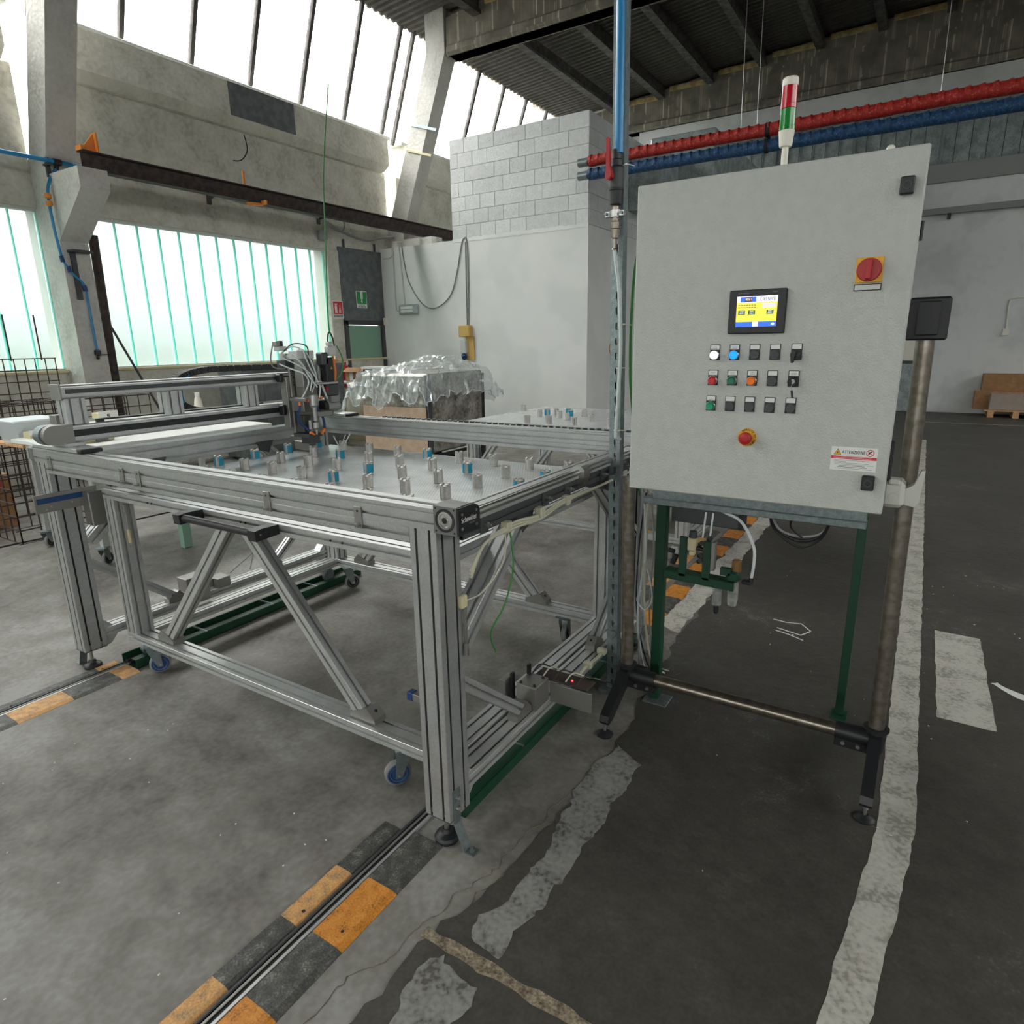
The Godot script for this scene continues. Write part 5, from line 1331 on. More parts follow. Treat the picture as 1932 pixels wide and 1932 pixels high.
func stand():
	var o := T("pole_stand", "stainless pole stand with black T-shaped feet carrying the control cabinet", "stand", V(-0.47, 0, -2.43))
	var zs := -2.43
	for x in [-0.95, 0.012]:
		var h := 1.585 if x > -0.5 else 1.06
		P(o, "pole", mb().cyl(V(x, 0.17, zs), V(x - 0.02, h, zs), 0.0265, -1, 26), M.inox)
		var j := P(o, "joint", mb().lathe(V(x, 0.13, zs), Vector3.UP, [Vector2(0, 0), Vector2(0.03, 0), Vector2(0.034, 0.01), Vector2(0.034, 0.085), Vector2(0.042, 0.09), Vector2(0.042, 0.098), Vector2(0.028, 0.1)], 24), M.black)
		var s := 1.0 if x < -0.5 else -1.0
		P(j, "socket", mb().cyl(V(x, 0.178, zs), V(x + s * 0.13, 0.178, zs), 0.034, 0.032, 22).bb(x + minf(0, s * 0.13), x + maxf(0, s * 0.13), 0.12, 0.165, zs - 0.02, zs + 0.02, 0.004), M.black)
		for q in [0.05, 0.1]: screw(j, V(x + s * q, 0.14, zs + 0.02), V(0, 0, 1), 0.008, 0.006, M.steel)
		for t in [1.0, -1.0]:
			var leg := PackedVector2Array([Vector2(0.0, 0.215), Vector2(0.05, 0.205), Vector2(0.24, 0.095), Vector2(0.25, 0.07), Vector2(0.24, 0.055), Vector2(0.2, 0.06), Vector2(0.05, 0.135), Vector2(0, 0.135)])
			var lg := P(o, "foot_leg", mb().prism(leg, V(x - 0.02, 0, zs), V(0, 0, t), V(0, 1, 0), V(0.04, 0, 0)), M.black)
			P(lg, "levelling_foot", mb().lathe(V(x, 0, zs + t * 0.232), Vector3.UP, [Vector2(0, 0), Vector2(0.033, 0), Vector2(0.034, 0.008), Vector2(0.026, 0.014), Vector2(0.012, 0.022), Vector2(0, 0.022)], 24), M.black)
			P(lg, "foot_nut", mb().cyl(V(x, 0.02, zs + t * 0.232), V(x, 0.06, zs + t * 0.232), 0.006, -1, 10).cyl(V(x, 0.046, zs + t * 0.232), V(x, 0.054, zs + t * 0.232), 0.011, -1, 6), M.steel)
		if x > -0.5: P(o, "pole_cap", mb().bb(x - 0.075, x + 0.035, 1.585, 1.712, zs - 0.05, zs + 0.03, 0.006).bb(x - 0.05, x + 0.01, 1.6, 1.7, zs + 0.03, zs + 0.042, 0.004), M.black)
	P(o, "crossbar", mb().cyl(V(-0.83, 0.178, zs), V(-0.11, 0.178, zs), 0.026, -1, 24), M.inox)

func green_frame():
	var o := T("green_frame", "dark green steel frame behind the pole stand holding the air regulators", "frame", V(-0.5, 0, -2.7))
	P(o, "leg", mb().bb(-0.892, -0.848, 0.01, 0.965, -2.602, -2.558, 0.003), M.green)
	P(o, "leg", mb().bb(-0.15, -0.115, 0.01, 0.93, -2.872, -2.838, 0.003), M.green)
	P(o, "foot_plate", mb().bb(-0.91, -0.8, 0.0, 0.01, -2.62, -2.52, 0.001), M.galv)
	P(o, "foot_plate", mb().bb(-0.165, -0.1, 0.0, 0.01, -2.89, -2.8, 0.001), M.green)
	P(o, "top_bar", mb().box(V(-0.5, 0.935, -2.715), V(0.8, 0.035, 0.035), 0.003, Basis(Vector3.UP, 0.355)), M.green)
	P(o, "arm", mb().box(V(-0.685, 0.64, -2.53), V(0.29, 0.038, 0.06), 0.003, Basis(V(0, 0, 1), -0.03)), M.green)
	var a := [[-0.752, 0.665, 0.818], [-0.655, 0.665, 0.812]]
	for q in a: P(o, "upright_plate", mb().bb(q[0] - 0.016, q[0] + 0.016, q[1] - 0.02, q[2], -2.512, -2.5, 0.002), M.green)
	var rg := P(o, "regulator", mb().bb(-0.738, -0.702, 0.76, 0.815, -2.54, -2.5, 0.006).bb(-0.73, -0.705, 0.74, 0.76, -2.53, -2.505, 0.004), M.cream)
	P(rg, "regulator_knob", mb().cyl(V(-0.719, 0.815, -2.52), V(-0.719, 0.842, -2.52), 0.017, 0.015, 18), M.darkgrey)
	P(rg, "fitting", mb().cyl(V(-0.7, 0.775, -2.515), V(-0.665, 0.77, -2.515), 0.009, -1, 10), M.black)
	P(o, "valve_body", mb().bb(-0.64, -0.622, 0.69, 0.81, -2.53, -2.5, 0.003), M.bracket)
	for q in [[-0.688, 0.79], [-0.69, 0.74], [-0.69, 0.715], [-0.655, 0.815]]: P(o, "fitting", mb().cyl(V(q[0], q[1], -2.52), V(q[0] + 0.012, q[1] + 0.012, -2.5), 0.010, -1, 10), M.black)
	for x in [-0.68, -0.651]: P(o, "air_hose", mb().tube([V(x, 0.82, -2.52), V(x, 0.92, -2.55)], 0.004, 7), M.hose)
	P(o, "pressure_gauge", mb().bb(-0.81, -0.775, 0.735, 0.765, -2.53, -2.51, 0.004), M.lightgrey)
	P(o, "gauge_valve", mb().cyl(V(-0.8, 0.69, -2.52), V(-0.785, 0.73, -2.52), 0.012, -1, 12).cyl(V(-0.81, 0.75, -2.508), V(-0.79, 0.75, -2.5), 0.01, -1, 12), M.black)
	# filter units at the end of the arm
	P(o, "filter_bracket", mb().bb(-0.598, -0.555, 0.68, 0.712, -2.52, -2.5, 0.002).bb(-0.575, -0.525, 0.655, 0.7, -2.56, -2.5, 0.008), M.green)
	P(o, "filter_knob", mb().lathe(V(-0.541, 0.69, -2.53), Vector3.UP, [Vector2(0.014, 0), Vector2(0.019, 0.01), Vector2(0.018, 0.05), Vector2(0.014, 0.055), Vector2(0, 0.055)], 18), smat(rgb(126, 92, 50), 0.4))
	P(o, "filter_bowl", mb().lathe(V(-0.548, 0, -2.53), Vector3.UP, [Vector2(0.02, 0.655), Vector2(0.021, 0.58), Vector2(0.017, 0.55), Vector2(0.008, 0.542)], 20), M.bowl)
	P(o, "bowl_float", mb().cyl(V(-0.548, 0.585, -2.53), V(-0.548, 0.6, -2.53), 0.017, -1, 16).cyl(V(-0.548, 0.54, -2.53), V(-0.548, 0.565, -2.53), 0.007, -1, 12), M.black)
	P(o, "filter_bowl", mb().lathe(V(-0.61, 0, -2.53), Vector3.UP, [Vector2(0.017, 0.63), Vector2(0.019, 0.57), Vector2(0.019, 0.54), Vector2(0.012, 0.535)], 20), M.bowl)
	P(o, "filter_element", mb().lathe(V(-0.61, 0, -2.53), Vector3.UP, [Vector2(0.01, 0.63), Vector2(0.011, 0.6), Vector2(0.015, 0.592), Vector2(0.015, 0.56), Vector2(0.009, 0.545), Vector2(0.011, 0.53), Vector2(0.011, 0.508), Vector2(0.007, 0.5), Vector2(0, 0.5)], 18), M.black)
	P(o, "elbow", mb().bb(-0.515, -0.478, 0.65, 0.668, -2.54, -2.515, 0.004).cyl(V(-0.481, 0.655, -2.528), V(-0.481, 0.68, -2.528), 0.009, -1, 12), M.black)
	P(o, "air_hose", mb().tube(curve([V(-0.481, 0.675, -2.528), V(-0.474, 0.751, -2.52), V(-0.482, 0.817, -2.52), V(-0.531, 0.903, -2.52), V(-0.596, 0.931, -2.53), V(-0.66, 0.945, -2.55), V(-0.75, 0.945, -2.6)], 7), 0.006, 8), M.hose)
	P(o, "junction_box", mb().bb(-0.84, -0.56, 0.85, 0.925, -2.68, -2.6, 0.003), M.darkgrey)
	P(o, "junction_box_cover", mb().bb(-0.56, -0.545, 0.85, 0.925, -2.675, -2.605, 0.002), M.black)
	# bundle of hoses and cables hanging beside the pole
	for i in 5:
		var x := -0.985 + 0.012 * i
		P(o, "hanging_cable", mb().tube(curve([V(x + 0.02, 0.97, -2.56), V(x + 0.025 * sin(i * 2.0), 0.7, -2.6), V(x + 0.02 * cos(i * 1.7), 0.4, -2.6), V(x + 0.02, 0.12, -2.62 - 0.02 * i), V(x + 0.05, 0.02, -2.7 - 0.03 * i)]), 0.005 if i % 2 else 0.0035, 6), [M.cablegrey, M.hose, M.black, M.cablecream, M.cablegrey][i])
	P(o, "hanging_cable", mb().tube(curve([V(-0.93, 0.62, -2.58), V(-0.9, 0.5, -2.57), V(-0.93, 0.43, -2.57), V(-0.97, 0.47, -2.57), V(-0.95, 0.52, -2.57)]), 0.003, 6), M.hose)

func slotted_post():
	var o := T("slotted_post", "tall galvanized slotted channel post beside the left edge of the control cabinet", "post", V(-1.065, 0, -2.55))
	var lean := V(-0.012, 1, 0).normalized()
	var ex := V(1, 0, 0)
	var b := V(-1.065, 0.02, -2.53)
	var w := 0.022
	var pitch := 0.0595
	var m := mb()
	var n := 52
	for i in n:
		var y0 := i * pitch
		# strip between two slots, with rounded slot ends
		var p := PackedVector2Array([Vector2(-w, y0), Vector2(w, y0), Vector2(w, y0 + pitch), Vector2(-w, y0 + pitch)])
		var sl := PackedVector2Array()
		for k in 9:
			var a := PI + PI * k / 8.0
			sl.append(Vector2(0.003 + cos(a) * 0.006, y0 + 0.022 + sin(a) * 0.006))
		for k in 9:
			var a := PI * k / 8.0
			sl.append(Vector2(0.003 + cos(a) * 0.006, y0 + 0.040 + sin(a) * 0.006))
		# plate with hole, cut into left and right halves
		var lf := PackedVector2Array([Vector2(0.003, y0), Vector2(-w, y0), Vector2(-w, y0 + pitch), Vector2(0.003, y0 + pitch)])
		for k in 9: lf.append(sl[(13 + k) % 18] if k < 5 else sl[k - 5])
		var rt := PackedVector2Array([Vector2(0.003, y0 + pitch), Vector2(w, y0 + pitch), Vector2(w, y0), Vector2(0.003, y0)])
		for k in 10: rt.append(sl[4 + k])
		m.prism(lf, b, ex, lean, V(0, 0, -0.0025))
		m.prism(rt, b, ex, lean, V(0, 0, -0.0025))
	var hgt := n * pitch
	for s in [-1.0, 1.0]:
		m.prism(PackedVector2Array([Vector2(s * w, 0), Vector2(s * (w + 0.0025), 0), Vector2(s * (w + 0.0025), hgt), Vector2(s * w, hgt)]), b, ex, lean, V(0, 0, -0.042))
		m.prism(PackedVector2Array([Vector2(s * (w - 0.008), 0), Vector2(s * w, 0), Vector2(s * w, hgt), Vector2(s * (w - 0.008), hgt)]), b + V(0, 0, -0.04), ex, lean, V(0, 0, -0.002))
	P(o, "channel", m, M.galv)
	P(o, "base_plate", mb().bb(-1.12, -1.01, 0.0, 0.02, -2.6, -2.5, 0.002), M.galv)
	P(o, "anchor_bolt", mb().cyl(V(-1.063, 0.3, -2.528), V(-1.063, 0.3, -2.518), 0.019, 0.017, 16), M.galv)
	# clamp that holds the air fitting
	var c := P(o, "pipe_clamp", mb().lathe(V(-1.086, 2.062, -2.5), V(0, 1, 0), [Vector2(0.019, 0), Vector2(0.021, 0), Vector2(0.021, 0.026), Vector2(0.019, 0.026), Vector2(0.019, 0)], 22).bb(-1.125, -1.105, 2.064, 2.086, -2.51, -2.49, 0.002).bb(-1.067, -1.047, 2.064, 2.086, -2.51, -2.49, 0.002), M.steel)
	P(c, "clamp_bolt", mb().cyl(V(-1.118, 2.075, -2.515), V(-1.118, 2.075, -2.478), 0.006, -1, 8).cyl(V(-1.054, 2.075, -2.515), V(-1.054, 2.075, -2.478), 0.006, -1, 8), M.galv)
	# cable ties
	for q in [[2.24, -1.047], [1.66, -1.04], [1.49, -1.045], [1.235, -1.05]]:
		P(o, "cable_tie", mb().tube(curve([V(q[1] - 0.03, q[0], -2.52), V(q[1], q[0] + 0.004, -2.5), V(q[1] + 0.022, q[0], -2.53)]), 0.002, 5).box(V(q[1] + 0.003, q[0] + 0.003, -2.497), V(0.007, 0.006, 0.006), 0.001), M.ivory)
	# air drop: blue pipe, ball valve, coupling, hose
	var a := T("air_drop", "blue compressed-air pipe with a red-levered black ball valve fixed to the slotted post", "valve", V(-1.08, 1.2, -2.5))
	P(a, "air_pipe", mb().cyl(V(-1.076, 2.285, -2.5), V(-1.087, 3.4, -2.5), 0.0165, -1, 24), M.airblue, "blue air pipe")
	P(a, "valve_body", mb().lathe(V(-1.085, 0, -2.5), Vector3.UP, [Vector2(0.014, 2.105), Vector2(0.022, 2.108), Vector2(0.025, 2.155), Vector2(0.027, 2.158), Vector2(0.028, 2.2), Vector2(0.027, 2.236), Vector2(0.021, 2.242), Vector2(0.021, 2.262), Vector2(0.0185, 2.266), Vector2(0.0185, 2.296), Vector2(0.014, 2.3)], 26), M.black)
	P(a, "valve_ring", mb().lathe(V(-1.085, 0, -2.5), Vector3.UP, [Vector2(0.0275, 2.163), Vector2(0.0285, 2.166), Vector2(0.0285, 2.2), Vector2(0.0275, 2.232)], 26), M.darkgrey)
	var lv := P(a, "lever", mb().prism(PackedVector2Array([Vector2(-0.014, -0.012), Vector2(0.0, -0.018), Vector2(0.014, -0.01), Vector2(0.015, 0.01), Vector2(0.006, 0.03), Vector2(0.004, 0.125), Vector2(-0.001, 0.13), Vector2(-0.008, 0.127), Vector2(-0.01, 0.03)]), V(-1.098, 2.205, -2.466), V(1, 0, 0), V(-0.03, 1, 0), V(0, 0, 0.012)), M.red, "red valve lever")
	P(lv, "lever_hub", mb().cyl(V(-1.094, 2.205, -2.48), V(-1.096, 2.205, -2.448), 0.013, -1, 16), M.red)
	P(a, "adapter", mb().lathe(V(-1.086, 0, -2.5), Vector3.UP, [Vector2(0.011, 1.945), Vector2(0.009, 1.95), Vector2(0.009, 1.985), Vector2(0.0145, 1.988), Vector2(0.0145, 2.02), Vector2(0.0175, 2.022), Vector2(0.0175, 2.045), Vector2(0.014, 2.048), Vector2(0.014, 2.1), Vector2(0.016, 2.104)], 8), M.inox)
	P(a, "hose", mb().tube(curve([V(-1.086, 1.95, -2.5), V(-1.074, 1.88, -2.495), V(-1.062, 1.82, -2.492), V(-1.05, 1.688, -2.49), V(-1.045, 1.564, -2.49), V(-1.047, 1.481, -2.49), V(-1.054, 1.309, -2.49), V(-1.058, 1.22, -2.492), V(-1.056, 1.205, -2.5), V(-1.05, 1.2, -2.52)], 6), 0.0075, 10), M.hose, "translucent air hose")
	var g := curve([V(-0.97, 2.06, -2.5), V(-1.0, 2.0, -2.56), V(-1.04, 1.86, -2.6), V(-1.048, 1.69, -2.6), V(-1.046, 1.476, -2.6), V(-1.034, 1.344, -2.6), V(-1.0, 1.1, -2.58), V(-0.97, 0.95, -2.57)])
	L("earth_cable", "green earth cable hanging between the slotted post and the control cabinet", "cable", mb().tube(g, 0.006, 8), M.cablegreen)
	L("cable_box", "small black cable entry housing behind the left edge of the control cabinet", "box", mb().bb(-0.9, -0.848, 1.38, 1.55, -2.37, -2.31, 0.005), M.black)

func strip_board(called: String, label: String, x0: float, x1: float, bounds: Array, cols: Array, group: String):
	var o := T(called, label, "floor strip", V((x0 + x1) / 2, 0, (bounds[0] + bounds[-1]) / 2), group)
	for i in cols.size():
		var za: float = bounds[i]
		var zb: float = bounds[i + 1]
		var p := PackedVector2Array([Vector2(x0, 0), Vector2(x0 + 0.006, 0.007), Vector2(x1 - 0.02, 0.007), Vector2(x1, 0.0)])
		if x0 > -1.3 or (x0 > -3.35 and x0 < -3.0): p = PackedVector2Array([Vector2(x0, 0), Vector2(x0, 0.008), Vector2(x1 - 0.022, 0.008), Vector2(x1, 0.001), Vector2(x1, 0)])
		P(o, "painted_section", mb().prism(p, V(0, 0.0, zb), V(1, 0, 0), V(0, 1, 0), V(0, 0, za - zb)), cols[i])
	for i in cols.size():
		var z: float = (bounds[i] * 0.8 + bounds[i + 1] * 0.2)
		if i % 2 == 0: P(o, "screw_hole", mb().cyl(V((x0 + x1) / 2 + 0.015, 0.007, z), V((x0 + x1) / 2 + 0.015, 0.0086, z), 0.005, -1, 10), M.rubber)

func floor_rails():
	var B: Material = M.tapeblack
	var O: Material = M.orange
	var Q: Material = M.paleorange
	strip_board("floor_strip", "worn orange and grey striped strip along the left side of the slot by the near leg", -1.395, -1.317, [0.0, -0.235, -0.46, -0.683, -0.9, -1.116, -1.34, -1.7], [B, Q, B, Q, B, Q, B].slice(1), "")
	strip_board("floor_strip", "bright orange and black striped strip along the right side of the slot by the near leg", -1.266, -1.15, [0.0, -0.25, -0.47, -0.695, -0.91, -1.132, -1.353, -1.44], [B, O, B, O, B, O, B].slice(1), "")
	strip_board("floor_strip", "orange and grey striped strip on the near side of the slot by the left leg", -3.345, -3.215, [0.2, -0.05, -0.27, -0.5, -0.72, -0.95, -1.18, -1.4, -1.49], [B, Q, B, Q, B, Q, B, Q], "")
	strip_board("floor_strip", "faded orange and grey strip on the far side of the slot by the left leg", -3.455, -3.39, [0.2, -0.27, -0.5, -0.72, -0.95, -1.18, -1.38, -1.48], [B, Q, B, Q, B, B, Q], "")
	strip_board("floor_strip", "orange and black striped strip left of the white floor band behind the green frame", -1.26, -1.13, [-3.05, -3.3, -3.52, -3.78, -4.0, -4.25, -4.5, -4.75, -5.0, -5.25, -5.5, -5.75, -6.0], [B, O, B, O, B, O, B, O, B, O, B, O], "")
	strip_board("floor_strip", "outer orange and black striped strip behind the green frame, nearer the second table", -1.42, -1.31, [-3.05, -3.4, -3.62, -3.9, -4.12, -4.4, -4.65, -4.9, -5.15, -5.4], [B, Q, B, Q, B, Q, B, Q, B], "")
	for e in [[-1.292, "right"], [-3.367, "left"]]:
		var x: float = e[0]
		var t := T("floor_rail", "sunken steel guide rail running along the floor on the %s side of the machine" % e[1], "rail", V(x, 0, -1.0))
		P(t, "rail_side", mb().bb(x - 0.022, x - 0.016, 0.0, 0.009, -3.0, 0.4), M.darkgrey)
		P(t, "rail_side", mb().bb(x + 0.014, x + 0.023, 0.0, 0.0095, -3.0, 0.4), M.alum)
		P(t, "rail_bed", mb().bb(x - 0.016, x + 0.014, 0.0, 0.002, -3.0, 0.4), M.rubber)
		P(t, "rail_bar", mb().bb(x - 0.01, x - 0.002, 0.0, 0.006, -3.0, 0.4, 0.001), M.bracket)
	for x in [-3.33, -1.235]:
		var g := T("cable_channel", "dark green steel cable channel on the floor under the %s side of the machine" % ("left" if x < -2 else "right"), "channel", V(x, 0, -2.2))
		P(g, "channel_wall", mb().bb(x - 0.07, x - 0.062, 0, 0.05, -3.1, -1.5).bb(x + 0.062, x + 0.07, 0, 0.045, -3.1, -1.5).bb(x - 0.07, x + 0.07, 0, 0.004, -3.1, -1.5), M.green)
		P(g, "channel_lip", mb().bb(x + 0.02, x + 0.066, 0.045, 0.048, -3.1, -1.5), M.green)
		P(g, "channel_cable", mb().tube([V(x - 0.03, 0.02, -1.5), V(x - 0.025, 0.02, -2.2), V(x - 0.035, 0.02, -3.1)], 0.012, 7).tube([V(x, 0.016, -1.5), V(x + 0.006, 0.016, -2.4), V(x, 0.016, -3.1)], 0.009, 7), M.black)
		for z in [-1.9, -2.35, -2.7]: P(g, "channel_clip", mb().bb(x - 0.07, x + 0.068, 0.044, 0.05, z - 0.006, z + 0.006), M.galv)
	L("floor_seam", "dark rubber-filled groove across the concrete floor left of the machine", "groove", mb().tube([V(-6.45, 0.002, -1.0), V(-6.41, 0.002, -2.2), V(-6.29, 0.002, -3.1), V(-6.27, 0.002, -4.2)], 0.011, 6), M.rubber)

func crane():
	var o := T("crane_rail", "dark rusty steel I-beam crane rail resting on the concrete column brackets", "beam", V(-8.38, 3.58, -7.6))
	var ip := PackedVector2Array([Vector2(-0.07, 0), Vector2(0.07, 0), Vector2(0.07, 0.012), Vector2(0.006, 0.018), Vector2(0.006, 0.182), Vector2(0.07, 0.188), Vector2(0.07, 0.2), Vector2(-0.07, 0.2), Vector2(-0.07, 0.188), Vector2(-0.006, 0.182), Vector2(-0.006, 0.018), Vector2(-0.07, 0.012)])
	P(o, "i_beam", mb().prism(ip, V(-8.4, 3.59, -11.2), V(1, 0, 0), V(0, 1, 0), V(0, 0, 6.95)), M.rust)
	var st := P(o, "end_stop", mb().prism(PackedVector2Array([Vector2(-4.25, 3.79), Vector2(-4.42, 3.79), Vector2(-4.42, 3.99)]), V(-8.41, 0, 0), V(0, 0, 1), V(0, 1, 0), V(0.02, 0, 0)), M.orangepaint, "orange end stop")
	P(st, "stop_face", mb().bb(-8.46, -8.34, 3.79, 4.0, -4.44, -4.42, 0.002).bb(-8.46, -8.34, 3.79, 3.8, -4.43, -4.25, 0.002), M.orangepaint)
	P(o, "stop_base", mb().bb(-8.46, -8.34, 3.79, 3.84, -4.3, -4.24, 0.002), M.orangepaint)
	P(o, "rail_clamp", mb().bb(-8.36, -8.34, 3.8, 3.97, -6.37, -6.34, 0.002), M.orangepaint, "orange clamp post")
	P(o, "rail_clamp", mb().box(V(-8.36, 3.57, -6.5), V(0.05, 0.04, 0.26), 0.004, Basis(V(1, 0, 0), 0.1)).box(V(-8.3, 3.6, -6.62), V(0.08, 0.05, 0.05), 0.004), M.orangepaint, "orange clamp bar")

func air_line():
	var o := T("air_main", "light blue compressed-air main running along the left wall to the column", "pipe", V(-8.85, 3.72, -2.0))
	P(o, "pipe", mb().cyl(V(-8.84, 3.72, -4.5), V(-8.84, 3.72, 3.0), 0.024, -1, 18), M.airblue)
	P(o, "tee", mb().cyl(V(-8.84, 3.72, -4.24), V(-8.84, 3.72, -4.16), 0.034, -1, 16).cyl(V(-8.84, 3.72, -4.2), V(-8.84, 3.64, -4.18), 0.024, -1, 12), M.black)
	P(o, "pipe_bracket", mb().bb(-8.93, -8.8, 3.67, 3.69, -4.13, -4.08, 0.003).bb(-8.9, -8.86, 3.55, 3.76, -4.13, -4.09, 0.003), M.darkgrey)
	var d := T("air_drop", "thin blue air drop line with orange couplings running down the concrete column", "pipe", V(-8.85, 1.6, -4.2))
	P(d, "pipe", mb().tube(curve([V(-8.84, 3.66, -4.19), V(-8.84, 3.5, -4.08), V(-8.85, 3.31, -4.04), V(-8.86, 2.95, -4.05), V(-8.87, 2.64, -4.08)]), 0.016, 9), M.airblue)
	P(d, "pipe", mb().tube(curve([V(-8.87, 2.64, -4.08), V(-8.86, 2.5, -4.16), V(-8.86, 2.37, -4.27), V(-8.87, 2.2, -4.285), V(-8.87, 1.6, -4.29)]), 0.013, 9), M.airblue)
	for y in [3.34, 3.26]: P(d, "coupling", mb().lathe(V(-8.85, y - 0.035, -4.042), Vector3.UP, [Vector2(0.02, 0), Vector2(0.036, 0.01), Vector2(0.036, 0.05), Vector2(0.02, 0.06)], 16), M.orangepaint, "orange pipe coupling")
	for q in [[2.66, -4.08], [2.55, -4.14], [2.34, -4.275]]: P(d, "coupling", mb().cyl(V(-8.865, q[0] - 0.04, q[1]), V(-8.865, q[0] + 0.03, q[1] + 0.01), 0.024, -1, 12), M.wheelblue)
	P(d, "outlet_valve", mb().bb(-8.9, -8.83, 1.53, 1.6, -4.32, -4.26, 0.01).cyl(V(-8.86, 1.53, -4.29), V(-8.8, 1.5, -4.25), 0.02, -1, 12).box(V(-8.86, 1.54, -4.36), V(0.02, 0.012, 0.09), 0.003), M.black)
	L("drain_pipe", "dark brown drain pipe standing behind the left concrete column", "pipe", mb().cyl(V(-9.12, 0, -4.55), V(-9.12, 3.0, -4.6), 0.055, -1, 16), M.rust)
	L("leaning_bar", "thin grey steel bar leaning against the channel-glass window beside the column", "bar", mb().tube([V(-8.85, 0.0, -5.3), V(-9.22, 1.95, -4.66)], 0.017, 6), M.darkgrey)
	L("column_box", "dark slotted steel plate fixed to the face of the left column under its bracket", "plate", mb().bb(-8.9, -8.87, 2.2, 2.75, -4.24, -4.18, 0.004).bb(-8.9, -8.78, 2.74, 2.77, -4.4, -4.16, 0.004), M.darkgrey)

func grid_panel(o: Node3D, called: String, a: Vector3, u: Vector3, w: Vector3, nu: int, nw: int, r := 0.006):
	var m := mb()
	for i in nu + 1: m.cyl(a + u * (float(i) / nu), a + u * (float(i) / nu) + w, r, -1, 6)
	for j in nw + 1: m.cyl(a + w * (float(j) / nw) + u.normalized() * -0.03, a + w * (float(j) / nw) + u * 1.01, r, -1, 6)
	P(o, called, m, M.rebar)

